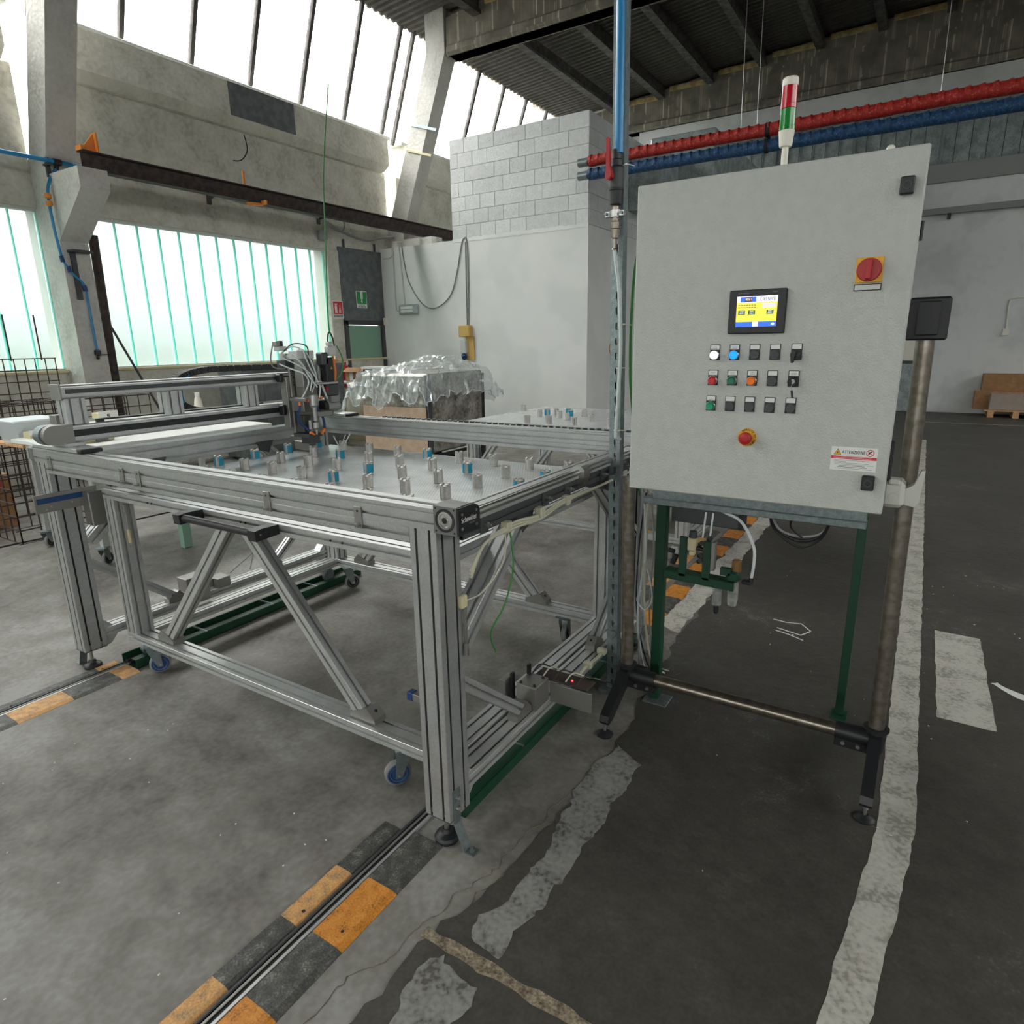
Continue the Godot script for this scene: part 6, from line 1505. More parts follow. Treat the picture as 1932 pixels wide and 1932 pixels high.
func left_side():
	var c1 := T("rebar_mesh", "tall rusty rebar mesh panel with two long spikes standing before the left window", "mesh", V(-8.3, 0, -3.0))
	grid_panel(c1, "mesh_panel", V(-8.3, 0.05, -2.45), V(0, 0, -1.1), V(0, 1.47, 0), 11, 12)
	P(c1, "spike", mb().cyl(V(-8.3, 1.5, -3.13), V(-8.3, 1.98, -3.13), 0.008, -1, 6).cyl(V(-8.3, 1.5, -3.42), V(-8.3, 1.98, -3.42), 0.008, -1, 6), M.rebar)
	var c2 := T("rebar_cage", "rusty rebar box cage lying behind the machine's left leg", "cage", V(-7.8, 0, -3.3))
	for x in [-8.05, -7.5]: grid_panel(c2, "cage_side", V(x, 0.62, -2.6), V(0, 0, -1.5), V(0, 0.48, 0), 12, 4)
	grid_panel(c2, "cage_side", V(-8.05, 1.1, -2.6), V(0, 0, -1.5), V(0.55, 0, 0), 6, 2)
	P(c2, "cage_leg", mb().cyl(V(-8.05, 0, -2.7), V(-8.05, 0.7, -2.7), 0.008, -1, 6).cyl(V(-7.5, 0, -2.7), V(-7.5, 0.7, -2.7), 0.008, -1, 6).cyl(V(-8.05, 0, -4.0), V(-8.05, 0.7, -4.0), 0.008, -1, 6).cyl(V(-7.5, 0, -4.0), V(-7.5, 0.7, -4.0), 0.008, -1, 6), M.rebar)
	var c3 := T("rebar_cage", "low rusty rebar cage carrying the wooden board and clear bin at the left edge", "cage", V(-6.6, 0, -2.45))
	for x in [-6.95, -6.35]: grid_panel(c3, "cage_side", V(x, 0.0, -2.2), V(0, 0, -0.62), V(0, 0.83, 0), 4, 7)
	for z in [-2.2, -2.82]: grid_panel(c3, "cage_side", V(-6.95, 0.0, z), V(0.6, 0, 0), V(0, 0.83, 0), 4, 7)
	L("board", "short pale wooden board lying on the rebar cage under the clear bin", "board", mb().bb(-6.7, -6.12, 0.835, 0.86, -2.56, -2.26, 0.004), M.wood)
	var b := T("storage_bin", "translucent white plastic storage bin with lid on the wooden board at the far left", "bin", V(-6.35, 0.86, -2.42))
	var bs := func(y: float, k: float) -> Array: return [V(-6.35 - 0.2 * k, y, -2.42 - 0.17 * k), V(-6.35 + 0.2 * k, y, -2.42 - 0.17 * k), V(-6.35 + 0.2 * k, y, -2.42 + 0.17 * k), V(-6.35 - 0.2 * k, y, -2.42 + 0.17 * k)]
	var lo: Array = bs.call(0.861, 0.82)
	var hi: Array = bs.call(1.04, 1.0)
	var m := mb()
	for i in 4: m.quad(lo[i], lo[(i + 1) % 4], hi[(i + 1) % 4], hi[i], lo[i] - V(-6.35, 0.861, -2.42))
	m.quad(lo[0], lo[1], lo[2], lo[3], Vector3.DOWN)
	P(b, "tub", m, M.bin)
	P(b, "lid", mb().bb(-6.57, -6.13, 1.035, 1.055, -2.61, -2.23, 0.008), M.bin)
	P(b, "bin_contents", mb().bb(-6.47, -6.23, 0.865, 0.97, -2.53, -2.31, 0.03), M.ugrey)
	var c := T("carton", "brown cardboard carton with round orange stickers standing on the floor at the left edge", "carton", V(-7.5, 0, -2.0))
	P(c, "box", mb().bb(-7.95, -7.12, 0, 0.5, -2.48, -1.6, 0.006), M.cardboard)
	P(c, "sticker", mb().cyl(V(-7.121, 0.41, -2.35), V(-7.1185, 0.41, -2.35), 0.055, -1, 20), M.signred, "round orange-red sticker")
	L("rag", "crumpled white and yellow wrapping lying on the carton at the left edge", "wrapping", mb().lathe(V(-7.4, 0.495, -2.25), Vector3.UP, [Vector2(0.16, 0), Vector2(0.18, 0.03), Vector2(0.1, 0.07), Vector2(0.06, 0.12), Vector2(0, 0.13)], 9), M.ivory)
	# workbench behind the gantry with its boxes
	var w := T("workbench", "white-topped rolling workbench behind the left side of the machine", "workbench", V(-6.2, 0, -3.1))
	P(w, "bench_top", mb().bb(-6.15, -5.05, 0.89, 0.92, -3.85, -2.2, 0.004), M.paper)
	for x in [-6.08, -5.15]:
		for z in [-2.3, -3.75]:
			P(w, "leg", mb().bb(x - 0.025, x + 0.025, 0.13, 0.89, z - 0.025, z + 0.025, 0.003), M.alum)
			caster(w, V(x, 0, z), 0.4, M.rubber, 0.14)
	P(w, "bench_rail", mb().bb(-6.08, -5.12, 0.82, 0.89, -2.33, -2.27).bb(-5.18, -5.12, 0.82, 0.89, -3.75, -2.3), M.lightgrey)
	var it := [["carton", "open cream cardboard tray with tools on the workbench, front end", "box", -5.45, -2.45, 0.3, 0.09, 0.26, M.cream], ["plastic_box", "empty clear plastic box on the workbench left of the brown box", "box", -5.75, -2.78, 0.2, 0.085, 0.13, M.bin], ["plastic_box", "grey-lidded clear plastic box on the workbench touching the brown box", "box", -5.75, -2.96, 0.2, 0.09, 0.17, M.bin], ["carton", "small orange-brown carton with red print on the workbench", "carton", -5.72, -3.12, 0.22, 0.09, 0.13, M.orangepaint], ["carton", "flat brown carton on the workbench right of the orange-brown one", "carton", -5.75, -3.36, 0.3, 0.085, 0.3, M.cardboard]]
	for q in it:
		var t := T(q[0], q[1], q[2], V(q[3], 0.92, q[4]))
		P(t, "box", mb().bb(q[3] - q[5] / 2, q[3] + q[5] / 2, 0.92, 0.92 + q[6], q[4] - q[7] / 2, q[4] + q[7] / 2, 0.006), q[8])
		P(t, "lid", mb().bb(q[3] - q[5] / 2 - 0.004, q[3] + q[5] / 2 + 0.004, 0.915 + q[6], 0.928 + q[6], q[4] - q[7] / 2 - 0.004, q[4] + q[7] / 2 + 0.004, 0.004), q[8] if q[8] != M.bin else M.ivory)
	L("tool", "small steel gauge tool lying in front of the cream tray on the workbench", "tool", mb().box(V(-5.3, 0.93, -2.5), V(0.02, 0.02, 0.14), 0.004, Basis(Vector3.UP, 0.3)).box(V(-5.3, 0.955, -2.47), V(0.04, 0.05, 0.03), 0.005), M.bracket)
	L("white_parts", "small white plastic parts lying at the far end of the workbench", "parts", mb().bb(-5.75, -5.6, 0.92, 0.94, -3.66, -3.6, 0.004).bb(-5.72, -5.68, 0.94, 0.965, -3.66, -3.62, 0.003).bb(-5.66, -5.62, 0.94, 0.955, -3.64, -3.6, 0.003), M.paper)
	var nb := [["1", -6.0, -2.34, 0.12, 0.05, "lowest pale parts bin labelled one, at the near end of the workbench"], ["3", -6.0, -2.55, 0.2, 0.08, "wide pale parts bin labelled three, between the other two numbered bins"], ["5", -6.0, -2.9, 0.16, 0.15, "tallest pale parts bin labelled five, beside the middle bridge post"]]
	for q in nb:
		var t := T("parts_bin", q[5], "bin", V(q[1], 0.92, q[2]))
		P(t, "box", mb().bb(q[1] - 0.12, q[1], 0.92, 0.92 + q[4], q[2] - q[3] / 2, q[2] + q[3] / 2, 0.004), M.cream)
		P(t, "label_card", mb().bb(q[1], q[1] + 0.003, 0.92 + q[4] * 0.5, 0.935 + q[4], q[2] - q[3] / 2, q[2] + q[3] / 2), M.paper)
		lettering(t, "number", q[0], M.ink, V(q[1] + 0.0035, 0.925 + q[4] * 0.75, q[2]), V(0, 0, -1), V(0, 1, 0), 0.04, 0.0, 0.001, true)
	var sb := T("spray_bottle", "small white bottle standing on the workbench behind the cable chain", "bottle", V(-6.0, 0.92, -3.75))
	P(sb, "bottle", mb().lathe(V(-6.0, 0.92, -3.75), Vector3.UP, [Vector2(0, 0), Vector2(0.045, 0), Vector2(0.045, 0.1), Vector2(0.03, 0.2), Vector2(0.02, 0.22)], 16), M.ivory)
	P(sb, "cap", mb().lathe(V(-6.0, 1.14, -3.75), Vector3.UP, [Vector2(0.022, 0), Vector2(0.022, 0.04), Vector2(0, 0.045)], 14), M.paper)
	# dark sheet cabinet further along the wall
	var dk := T("steel_locker", "low dark grey sheet-steel locker against the left wall behind the tool head", "locker", V(-8.3, 0, -6.7))
	P(dk, "body", mb().bb(-8.58, -8.02, 0.04, 1.33, -7.6, -5.72, 0.01), M.doorgrey)
	P(dk, "plinth", mb().bb(-8.55, -8.06, 0, 0.05, -7.55, -5.78), M.black)
	for z in [-6.35, -6.98]: P(dk, "locker_door", mb().bb(-8.022, -8.012, 0.1, 1.3, z - 0.3, z + 0.3, 0.004), M.doorgrey)
	L("note", "cream paper label taped to the dark steel locker behind the upper rail", "label", mb().bb(-8.012, -8.009, 1.16, 1.3, -7.1, -6.75), M.cream)
	L("wood_offcut", "small pale wooden block lying on the floor near the dark locker", "wood", mb().bb(-7.2, -7.05, 0, 0.09, -6.15, -5.95, 0.004), M.wood)
	L("teal_post", "short flat green-blue steel strip standing behind the front beam on the left", "strip", mb().bb(-5.06, -5.0, 0.0, 0.52, -2.905, -2.83, 0.003), M.greenpaint)
	L("wood_offcut", "pale wooden offcut lying on top of the dark steel locker", "wood", mb().bb(-8.2, -8.06, 1.33, 1.39, -7.55, -7.3, 0.004), M.wood)

func back_side():
	# foil-wrapped machine under a plastic sheet, on a black frame
	var o := T("wrapped_machine", "tall crate-like machine wrapped in silver foil and cardboard under a clear plastic sheet", "machine", V(-5.45, 0, -6.6))
	P(o, "cardboard_face", mb().bb(-6.02, -4.96, 0.3, 0.86, -6.02, -5.99, 0.006), M.cardpale)
	P(o, "foil_body", mb().bb(-6.0, -4.96, 0.3, 1.26, -7.15, -6.02, 0.02), M.foil)
	P(o, "foil_body", mb().bb(-6.0, -4.99, 0.86, 1.24, -6.03, -5.985, 0.01), M.foil)
	P(o, "corner_strip", mb().bb(-4.985, -4.945, 0.3, 1.25, -6.06, -5.99, 0.004), M.darkgrey)
	P(o, "corner_strip", mb().bb(-4.985, -4.95, 0.05, 1.22, -7.18, -7.12, 0.004), M.black)
	for x in [-5.95, -4.98]:
		for z in [-6.05, -7.12]: P(o, "frame_leg", mb().bb(x - 0.02, x + 0.02, 0, 0.3, z - 0.02, z + 0.02, 0.002), M.black)
	P(o, "frame_rail", mb().bb(-5.97, -4.96, 0.26, 0.3, -7.14, -7.1).bb(-4.99, -4.96, 0.24, 0.28, -7.1, -6.05).bb(-5.97, -4.96, 0.27, 0.3, -6.06, -6.02), M.black)
	P(o, "motor_parts", mb().cyl(V(-5.3, 0.12, -6.6), V(-5.0, 0.12, -6.6), 0.09, -1, 14).bb(-5.7, -5.4, 0.05, 0.24, -6.8, -6.3, 0.02), M.rubber)
	# draped film: a wrinkled sheet over the top with hanging edges
	var f := FastNoiseLite.new()
	f.frequency = 3.2
	f.fractal_octaves = 4
	f.seed = 5
	var nx := 46
	var nz := 40
	var pt := func(i: int, j: int) -> Vector3:
		var u := float(i) / nx * 2.0 - 1.0
		var w := float(j) / nz * 2.0 - 1.0
		var x := -5.48 + u * 0.84
		var z := -6.55 + w * 0.92
		var ex := maxf(0.0, absf(u) - 0.62) / 0.38
		var ez := maxf(0.0, absf(w) - 0.66) / 0.34
		var top := 1.27 + 0.2 * exp(-pow((x + 4.95) * 1.6, 2.0) - pow((z + 6.3) * 1.5, 2.0)) + 0.03 * f.get_noise_2d(x * 1.5, z * 1.5)
		var drop := pow(maxf(ex, ez), 1.4)
		var y := top - drop * (0.34 + 0.22 * f.get_noise_2d(x * 0.8 + 9.0, z * 0.8)) + 0.035 * f.get_noise_2d(x * 3.0, z * 3.0)
		if u < -0.62: y -= 0.18 * ex
		return V(x + 0.06 * f.get_noise_2d(z * 2.0, y * 4.0) - signf(u) * 0.1 * ex, y, z + 0.06 * f.get_noise_2d(x * 2.0 + 3.0, y * 4.0) - signf(w) * 0.12 * ez)
	var m := mb()
	for i in nx:
		for j in nz: m.quad(pt.call(i, j), pt.call(i + 1, j), pt.call(i + 1, j + 1), pt.call(i, j + 1), Vector3.UP)
	P(o, "plastic_sheet", m, M.film, "crumpled clear plastic sheet")
	var eg := mb()
	var ed := []
	for i in nx + 1: ed.append(pt.call(i, nz))
	for j in nz + 1: ed.append(pt.call(nx, nz - j))
	eg.tube(ed, 0.006, 5)
	P(o, "sheet_hem", eg, M.bin)
	# table with a box and a bin by the door
	var t := T("table", "thin-topped table with dark legs standing in front of the green door", "table", V(-7.9, 0, -8.0))
	P(t, "table_top", mb().bb(-8.7, -7.25, 0.97, 1.0, -8.5, -7.9, 0.003), M.lightgrey)
	for x in [-8.6, -7.75]:
		for z in [-8.4, -8.0]: P(t, "leg", mb().bb(x - 0.025, x + 0.025, 0, 0.97, z - 0.025, z + 0.025, 0.003), M.black)
	L("filing_crate", "cream painted steel cupboard standing under the thin-topped table", "cupboard", mb().bb(-8.5, -8.05, 0, 0.9, -8.4, -8.02, 0.006), M.cream)
	var c := T("carton", "small open brown cardboard box on the table behind the tool head", "carton", V(-8.15, 1.0, -8.1))
	P(c, "box", mb().bb(-8.4, -8.0, 1.0, 1.18, -8.28, -8.0, 0.005), M.cardboard)
	P(c, "flap", mb().box(V(-8.2, 1.2, -7.98), V(0.38, 0.006, 0.14), 0.001, Basis(V(1, 0, 0), 0.5)), M.cardboard)
	P(c, "label_card", mb().bb(-8.3, -8.22, 1.02, 1.17, -8.0, -7.997), M.paper)
	var b := T("storage_bin", "grey plastic bin with white rim on the table by the green door", "bin", V(-7.6, 1.0, -8.15))
	P(b, "tub", mb().prism(PackedVector2Array([Vector2(-0.32, 0), Vector2(0.32, 0), Vector2(0.35, 0.22), Vector2(-0.35, 0.22)]), V(-7.62, 1.0, -8.35), V(1, 0, 0), V(0, 1, 0), V(0, 0, 0.36)), M.darkgrey)
	P(b, "rim", mb().bb(-8.0, -7.24, 1.21, 1.25, -8.38, -7.97, 0.006), M.paper)
	L("extinguisher", "red fire extinguisher hanging on the wall pier behind the tool head", "extinguisher", mb().lathe(V(-9.18, 0.75, -8.76), Vector3.UP, [Vector2(0, 0), Vector2(0.075, 0), Vector2(0.08, 0.02), Vector2(0.08, 0.42), Vector2(0.05, 0.48), Vector2(0.02, 0.5), Vector2(0.02, 0.55), Vector2(0, 0.55)], 18), M.red)
	# signs
	var s1 := T("fire_sign", "red and white sign with extinguisher and flames on the wall pier beside the window", "sign", V(-9.26, 2.08, -8.77))
	P(s1, "sign_board", mb().bb(-9.272, -9.262, 2.085, 2.395, -8.9, -8.645, 0.002), M.paper)
	P(s1, "red_field", mb().bb(-9.262, -9.2605, 2.16, 2.38, -8.885, -8.66), M.signred)
	P(s1, "extinguisher_mark", mb().bb(-9.2605, -9.259, 2.18, 2.3, -8.75, -8.695).bb(-9.2605, -9.259, 2.31, 2.335, -8.745, -8.7).bb(-9.2605, -9.259, 2.335, 2.345, -8.78, -8.69), M.paper)
	for k in 3: P(s1, "flame_mark", mb().prism(PackedVector2Array([Vector2(-0.012, 0), Vector2(0.012, 0), Vector2(0.008, 0.09), Vector2(0.016, 0.15 - 0.02 * k)]), V(-9.2605, 2.185, -8.80 - 0.026 * k), V(0, 0, -1), V(0, 1, 0), V(0.0015, 0, 0)), M.paper)
	lettering(s1, "sign_lettering", "ESTINTORE", M.ink, V(-9.26, 2.123, -8.772), V(0, 0, -1), V(0, 1, 0), 0.04, 0.21, 0.001, true)
	var s2 := T("exit_sign", "green emergency exit sign with a downward white arrow on the grey panel above the door", "sign", V(-9.25, 2.28, -9.39))
	P(s2, "sign_board", mb().bb(-9.262, -9.254, 2.285, 2.6, -9.525, -9.25, 0.002), M.paper)
	P(s2, "green_field", mb().bb(-9.254, -9.2525, 2.365, 2.585, -9.51, -9.265), M.signgreen)
	P(s2, "arrow_mark", mb().prism(PackedVector2Array([Vector2(-0.03, 0.22), Vector2(0.03, 0.22), Vector2(0.03, 0.09), Vector2(0.013, 0.09), Vector2(0.013, 0.045), Vector2(0.026, 0.045), Vector2(0, 0.008), Vector2(-0.026, 0.045), Vector2(-0.013, 0.045), Vector2(-0.013, 0.09), Vector2(-0.03, 0.09)]), V(-9.2525, 2.365, -9.388), V(0, 0, -1), V(0, 1, 0), V(0.0015, 0, 0)), M.paper)
	lettering(s2, "sign_lettering", "USCITA DI", M.ink, V(-9.253, 2.345, -9.388), V(0, 0, -1), V(0, 1, 0), 0.022, 0.14, 0.001)
	lettering(s2, "sign_lettering", "SICUREZZA", M.ink, V(-9.253, 2.312, -9.388), V(0, 0, -1), V(0, 1, 0), 0.026, 0.2, 0.001, true)
	L("notice", "small white notice fixed to the wall pier beside the green door", "notice", mb().bb(-9.268, -9.262, 1.25, 1.34, -8.98, -8.78), M.paper)
	# cables, lamp and boxes on the white partition
	var zf := -9.985
	L("wall_cable", "thin dark cable drooping in a long loop across the white partition", "cable", mb().tube(curve([V(-8.7, 3.42, zf), V(-8.66, 3.1, zf), V(-8.56, 2.74, zf), V(-8.28, 2.36, zf), V(-7.97, 2.25, zf), V(-7.6, 2.45, zf), V(-7.42, 2.85, zf), V(-7.3, 3.3, zf), V(-7.24, 3.41, zf), V(-7.18, 3.36, zf), V(-7.17, 2.8, zf), V(-7.2, 1.92, zf)], 7), 0.011, 6), M.cablegrey)
	L("wall_conduit", "grey conduit running straight down from the rail to the wall lamp, right one", "conduit", mb().tube([V(-8.77, 3.42, zf), V(-8.73, 2.9, zf), V(-8.7, 2.34, zf)], 0.014, 6), M.lightgrey)
	L("wall_conduit", "grey conduit bending into the left end of the wall lamp", "conduit", mb().tube(curve([V(-8.93, 3.42, zf), V(-8.93, 2.6, zf), V(-8.93, 2.3, zf), V(-8.9, 2.24, zf), V(-8.82, 2.24, zf)]), 0.014, 6), M.lightgrey)
	L("wall_cable", "short cream cable stub with a black end at the top left of the white partition", "cable", mb().tube(curve([V(-8.95, 3.4, zf), V(-8.95, 3.28, zf), V(-9.02, 3.22, zf), V(-9.16, 3.21, zf + 0.03)]), 0.012, 6), M.cablecream)
	L("wall_conduit", "second dark conduit drop behind the long drooping cable on the white partition", "conduit", mb().tube([V(-7.21, 3.35, zf), V(-7.22, 2.7, zf), V(-7.23, 1.92, zf)], 0.009, 6), M.cablegrey)
	var lp := T("wall_lamp", "rectangular grey emergency lamp on the white partition", "lamp", V(-8.6, 2.16, -9.97))
	P(lp, "housing", mb().bb(-8.83, -8.36, 2.16, 2.35, -10.0, -9.93, 0.02), M.ugrey)
	P(lp, "diffuser", mb().bb(-8.77, -8.47, 2.2, 2.31, -9.935, -9.92, 0.01), M.paper)
	P(lp, "diffuser_bar", mb().bb(-8.78, -8.46, 2.25, 2.262, -9.922, -9.912), M.ugrey)
	L("junction_box", "mustard plastic junction box at the foot of the drooping cable", "box", mb().bb(-7.36, -7.12, 1.72, 1.92, -10.0, -9.88, 0.01), M.mustard)
	var pb := T("wall_socket", "grey socket with blue plug on a mustard backboard below the junction box", "socket", V(-7.24, 1.35, -9.95))
	P(pb, "backboard", mb().bb(-7.26, -7.08, 1.3, 1.72, -10.0, -9.97, 0.004), M.mustard)
	P(pb, "socket_housing", mb().bb(-7.36, -7.22, 1.42, 1.66, -10.0, -9.9, 0.015), M.lightgrey)
	P(pb, "blue_plug", mb().cyl(V(-7.3, 1.38, -9.95), V(-7.24, 1.34, -9.88), 0.05, 0.045, 16), M.wheelblue)
	L("wall_switch", "small ivory switch box at the left edge of the white partition by the door", "switch", mb().bb(-9.28, -9.18, 1.98, 2.12, -10.0, -9.94, 0.01), M.ivory)
	# cable run and brackets on the left wall
	L("wall_cable", "grey cable run sagging along the left wall below the crane rail", "cable", mb().tube(curve([V(-9.27, 3.86, -6.4), V(-9.26, 3.78, -7.0), V(-9.26, 3.8, -7.7), V(-9.26, 3.76, -8.5), V(-9.26, 3.6, -9.0), V(-9.26, 3.52, -9.6), V(-9.2, 3.6, -10.0), V(-9.15, 3.64, -10.3)]), 0.022, 7), M.cablegrey)
	L("wall_cable", "coiled end of dark cable hanging from the second bracket on the left wall", "cable", mb().tube(curve([V(-9.25, 3.76, -8.5), V(-9.24, 3.62, -8.8), V(-9.24, 3.6, -9.0), V(-9.24, 3.72, -9.08), V(-9.24, 3.84, -9.02)]), 0.014, 6), M.cablegrey)
	for z in [-6.42, -8.5]: L("wall_bracket", "grey steel triangular wall bracket under the crane rail, %s" % ("nearer one" if z > -7 else "farther one"), "bracket", mb().bb(-9.3, -9.26, 3.66, 3.9, z - 0.03, z + 0.03, 0.004).box(V(-9.05, 3.78, z), V(0.5, 0.03, 0.03), 0.003, Basis(V(0, 0, 1), 0.2)), M.darkgrey)
	L("wall_box", "small grey box below the farther wall bracket", "box", mb().bb(-9.29, -9.2, 3.4, 3.56, -8.62, -8.45, 0.01), M.cablegrey)
	for z in [-9.05, -9.85]: L("panel_hook", "dark steel hook on top of the grey panel above the door, %s" % ("left one" if z > -9.5 else "right one"), "hook", mb().bb(-9.29, -9.26, 3.33, 3.48, z - 0.015, z + 0.015, 0.003), M.darkgrey)
	L("wall_wire", "loose black wire end curling on the wall above the crane rail", "wire", mb().tube(curve([V(-9.27, 4.75, -7.15), V(-9.27, 4.55, -7.18), V(-9.26, 4.38, -7.05), V(-9.26, 4.34, -6.9)]), 0.008, 5), M.rubber)
	# straps on the far leaning column
	L("column_strap", "galvanized steel strap bolted round the far leaning column, upper one", "strap", mb().box(V(-8.26, 5.42, -10.28), V(0.6, 0.05, 0.03), 0.004, Basis(V(0, 0, 1), -0.3)), M.galv)
	L("column_strap", "pale timber strip tied to the far leaning column, lower one", "strip", mb().box(V(-8.4, 5.02, -10.28), V(0.6, 0.04, 0.04), 0.004, Basis(V(0, 0, 1), -0.3)), M.cream)
	L("valve_knob", "small round ochre knob on the side of the partition beside the slotted post", "knob", mb().cyl(V(-4.8, 1.47, -11.0), V(-4.7, 1.47, -11.0), 0.1, -1, 16), M.mustard)

func wrapped_pipe(called: String, label: String, y: float, z: float, r: float, mt: Material, sd: int):
	var f := FastNoiseLite.new()
	f.frequency = 1.4
	f.seed = sd
	var pts := []
	var x := -4.6
	var o := T(called, label, "pipe", V(-1, y, z))
	while x < 9.0:
		pts.append(V(x, y + 0.012 * f.get_noise_1d(x * 2.0), z + 0.01 * f.get_noise_1d(x * 2.0 + 50)))
		x += 0.25
	P(o, "insulation", mb().tube(pts, r, 14), mt)
	# spiral edges of the wrapping tape
	var m := mb()
	for i in pts.size() - 1:
		var a: Vector3 = pts[i]
		for k in 2: m.lathe(a + V(0.12 * k, 0, 0), V(1, 0.25, 0.1), [Vector2(r, 0), Vector2(r + 0.0035, 0.006), Vector2(r + 0.0035, 0.05), Vector2(r, 0.06)], 14)
	P(o, "wrapping_tape", m, mt)
	P(o, "pipe_end", mb().cyl(V(-4.62, pts[0].y, z), V(-4.78, pts[0].y, z), r * 0.8, -1, 14), M.galv)

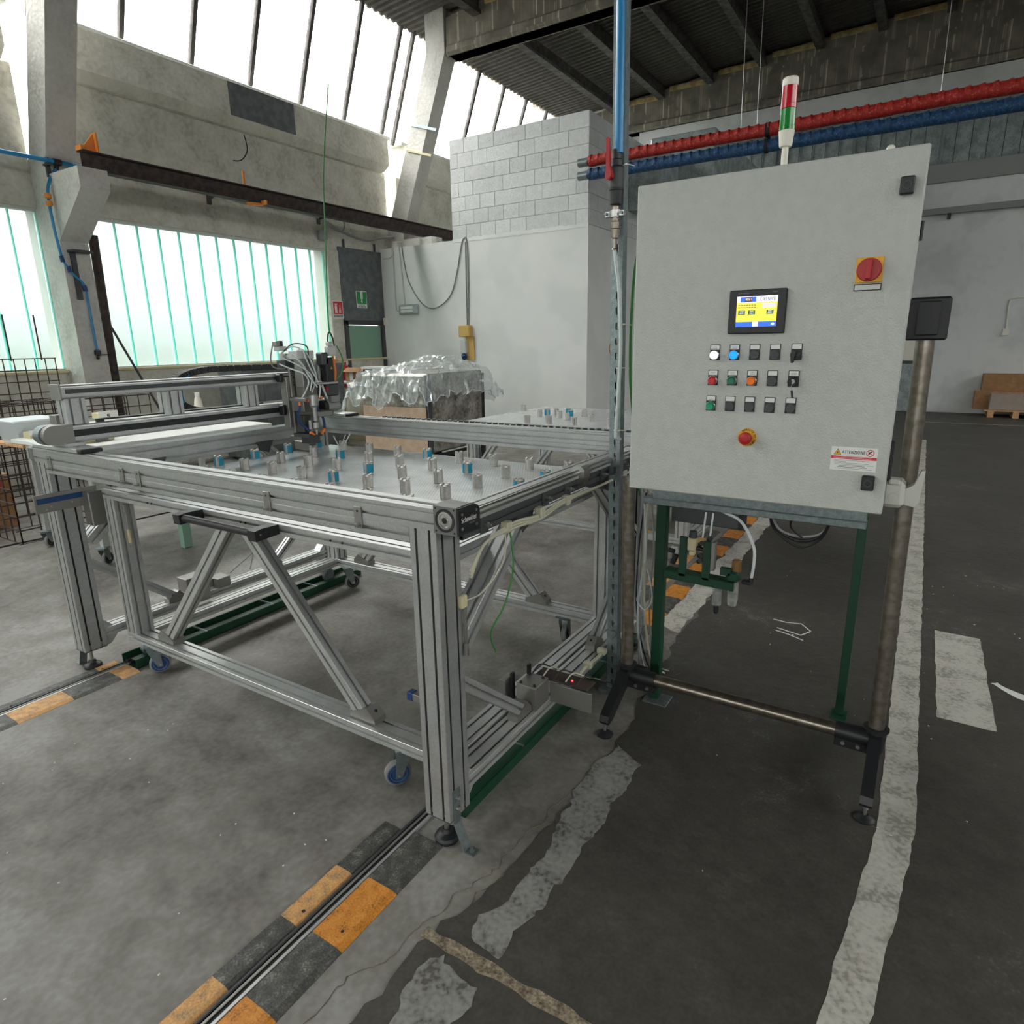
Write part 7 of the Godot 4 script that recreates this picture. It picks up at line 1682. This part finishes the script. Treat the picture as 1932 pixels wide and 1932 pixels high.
func far_side():
	wrapped_pipe("heating_pipe", "upper red taped pipe crossing the hall behind the control cabinet", 4.19, -9.6, 0.075, M.redpipe, 3)
	wrapped_pipe("heating_pipe", "lower blue taped pipe crossing the hall under the red one", 4.005, -9.6, 0.075, M.bluepipe, 9)
	for x in [-2.1, 2.3]: L("pipe_hanger", "black band and strap tying the red and blue pipes together, %s" % ("left of the signal tower" if x < 0 else "outside on the right"), "hanger", mb().lathe(V(x, 4.19, -9.6), V(1, 0, 0), [Vector2(0.078, 0), Vector2(0.088, 0), Vector2(0.088, 0.05), Vector2(0.078, 0.05)], 16).lathe(V(x, 4.005, -9.6), V(1, 0, 0), [Vector2(0.078, 0), Vector2(0.088, 0), Vector2(0.088, 0.04), Vector2(0.078, 0.04)], 16).bb(x, x + 0.04, 4.0, 4.2, -9.69, -9.675), M.rubber)
	var wr := [[-2.42, -10.2, "leftmost"], [-2.22, -10.2, "second"], [-0.22, -10.2, "right"]]
	for q in wr: L("hanger_wire", "thin steel wire hanging from the roof to the pipes, %s one" % q[2], "wire", mb().cyl(V(q[0], 4.26, -9.6), V(q[0] - 0.05, 7.2, -9.6), 0.004, -1, 5), M.steel)
	var d := T("air_duct", "grey sheet-metal duct box against the partition behind the cabinet", "duct", V(-4.6, 3.8, -12.0))
	P(d, "duct_box", mb().bb(-4.8, -4.25, 3.82, 4.75, -12.6, -11.6, 0.01), M.ugrey)
	P(d, "duct_box", mb().bb(-4.8, -3.6, 4.3, 5.2, -16.5, -12.6, 0.02), M.ugrey)
	L("strip_light", "grey metal cable tray running along the far white wall", "cable tray", mb().bb(-4.9, 10.8, 3.95, 4.07, -16.56, -16.48, 0.005), M.cablegrey)
	L("tray_bracket", "small grey bracket under the cable tray on the far wall", "bracket", mb().bb(0.02, 0.08, 3.85, 3.96, -16.58, -16.46, 0.004), M.darkgrey)
	L("wall_conduit", "thin white conduit bending along the far wall down to a small box", "conduit", mb().tube(curve([V(3.4, 2.31, -16.56), V(1.6, 2.29, -16.56), V(1.32, 2.28, -16.56), V(1.27, 2.2, -16.56), V(1.28, 1.9, -16.56), V(1.29, 1.7, -16.56)]), 0.014, 6), M.ivory)
	L("wall_box", "small cream box at the end of the conduit on the far wall", "box", mb().bb(1.23, 1.35, 1.57, 1.7, -16.6, -16.52, 0.01), M.ivory)
	var dr := Node3D.new()
	dr.name = "door_2"
	dr.set_meta("kind", "structure")
	add_child(dr)
	dr.position = V(-0.5, 0, -16.55)
	P(dr, "door_leaf", mb().bb(-0.95, -0.02, 0, 1.02, -16.58, -16.54, 0.004), M.ugrey)
	P(dr, "door_frame", mb().bb(-1.0, 0.02, 1.02, 1.08, -16.59, -16.53, 0.004).bb(-0.03, 0.02, 1.08, 1.95, -16.59, -16.53, 0.004), M.darkgrey)
	P(dr, "door_pane", mb().bb(-0.95, -0.03, 1.08, 1.95, -16.58, -16.55), M.ivory)
	# pallet with flat cartons
	var p := T("pallet", "pale wooden pallet on the floor against the far right wall", "pallet", V(1.6, 0, -16.1))
	for x in [1.22, 1.62, 2.02]: P(p, "block", mb().bb(x - 0.05, x + 0.05, 0.0, 0.12, -16.4, -15.85, 0.003), M.wood)
	for i in 4: P(p, "plank", mb().bb(1.1, 2.15, 0.12, 0.142, -16.42 + 0.15 * i, -16.31 + 0.15 * i, 0.002), M.wood)
	L("carton", "tall brown carton standing at the back of the pallet by the far wall", "carton", mb().bb(1.03, 2.3, 0.142, 0.83, -16.5, -16.3, 0.008), M.cardboard)
	var c := T("carton", "long low film-wrapped brown carton lying at the front of the pallet", "carton", V(1.7, 0.142, -16.05))
	P(c, "box", mb().bb(0.92, 2.4, 0.142, 0.5, -16.28, -16.1, 0.006), M.cardboard)
	P(c, "wrap", mb().bb(1.18, 2.4, 0.145, 0.46, -16.1, -15.9, 0.01), M.cardboard)
	P(c, "wrap_film", mb().bb(1.17, 2.42, 0.143, 0.47, -16.12, -15.885, 0.02), M.film)
	L("floor_line", "thin pale painted line on the floor along the far wall", "line", mb().bb(-0.2, 8.0, 0.0035, 0.0045, -14.6, -14.55), M.whiteline)

func _ready():
	rng.seed = 20240
	# camera
	var cam := Camera3D.new()
	cam.name = "camera"
	cam.position = V(0, 1.6, 0)
	cam.basis = Basis.from_euler(Vector3(-0.2581616, 0.564537, -0.01762828))
	cam.fov = 77.2
	cam.near = 0.05
	cam.far = 200.0
	add_child(cam)
	cam.current = true
	# bright overcast sky, exposure
	var sky := ProceduralSkyMaterial.new()
	sky.sky_top_color = Color(1.0, 1.0, 0.985)
	sky.sky_horizon_color = Color(0.42, 0.43, 0.43)
	sky.sky_curve = 0.3
	sky.ground_bottom_color = Color(0.3, 0.3, 0.28)
	sky.ground_horizon_color = Color(0.4, 0.41, 0.4)
	sky.sun_angle_max = 0.0
	var env := Environment.new()
	env.background_mode = Environment.BG_SKY
	env.sky = Sky.new()
	env.sky.sky_material = sky
	env.background_energy_multiplier = 12.0
	env.tonemap_mode = Environment.TONE_MAPPER_LINEAR
	env.tonemap_exposure = 1.5
	env.sdfgi_enabled = true
	env.ssao_enabled = true
	env.ssil_enabled = true
	var we := WorldEnvironment.new()
	we.name = "environment"
	we.environment = env
	add_child(we)
	make_materials()
	setting()
	machine()
	cart()
	second_cart()
	pods()
	cabinet()
	stand()
	green_frame()
	slotted_post()
	floor_rails()
	crane()
	air_line()
	left_side()
	back_side()
	far_side()
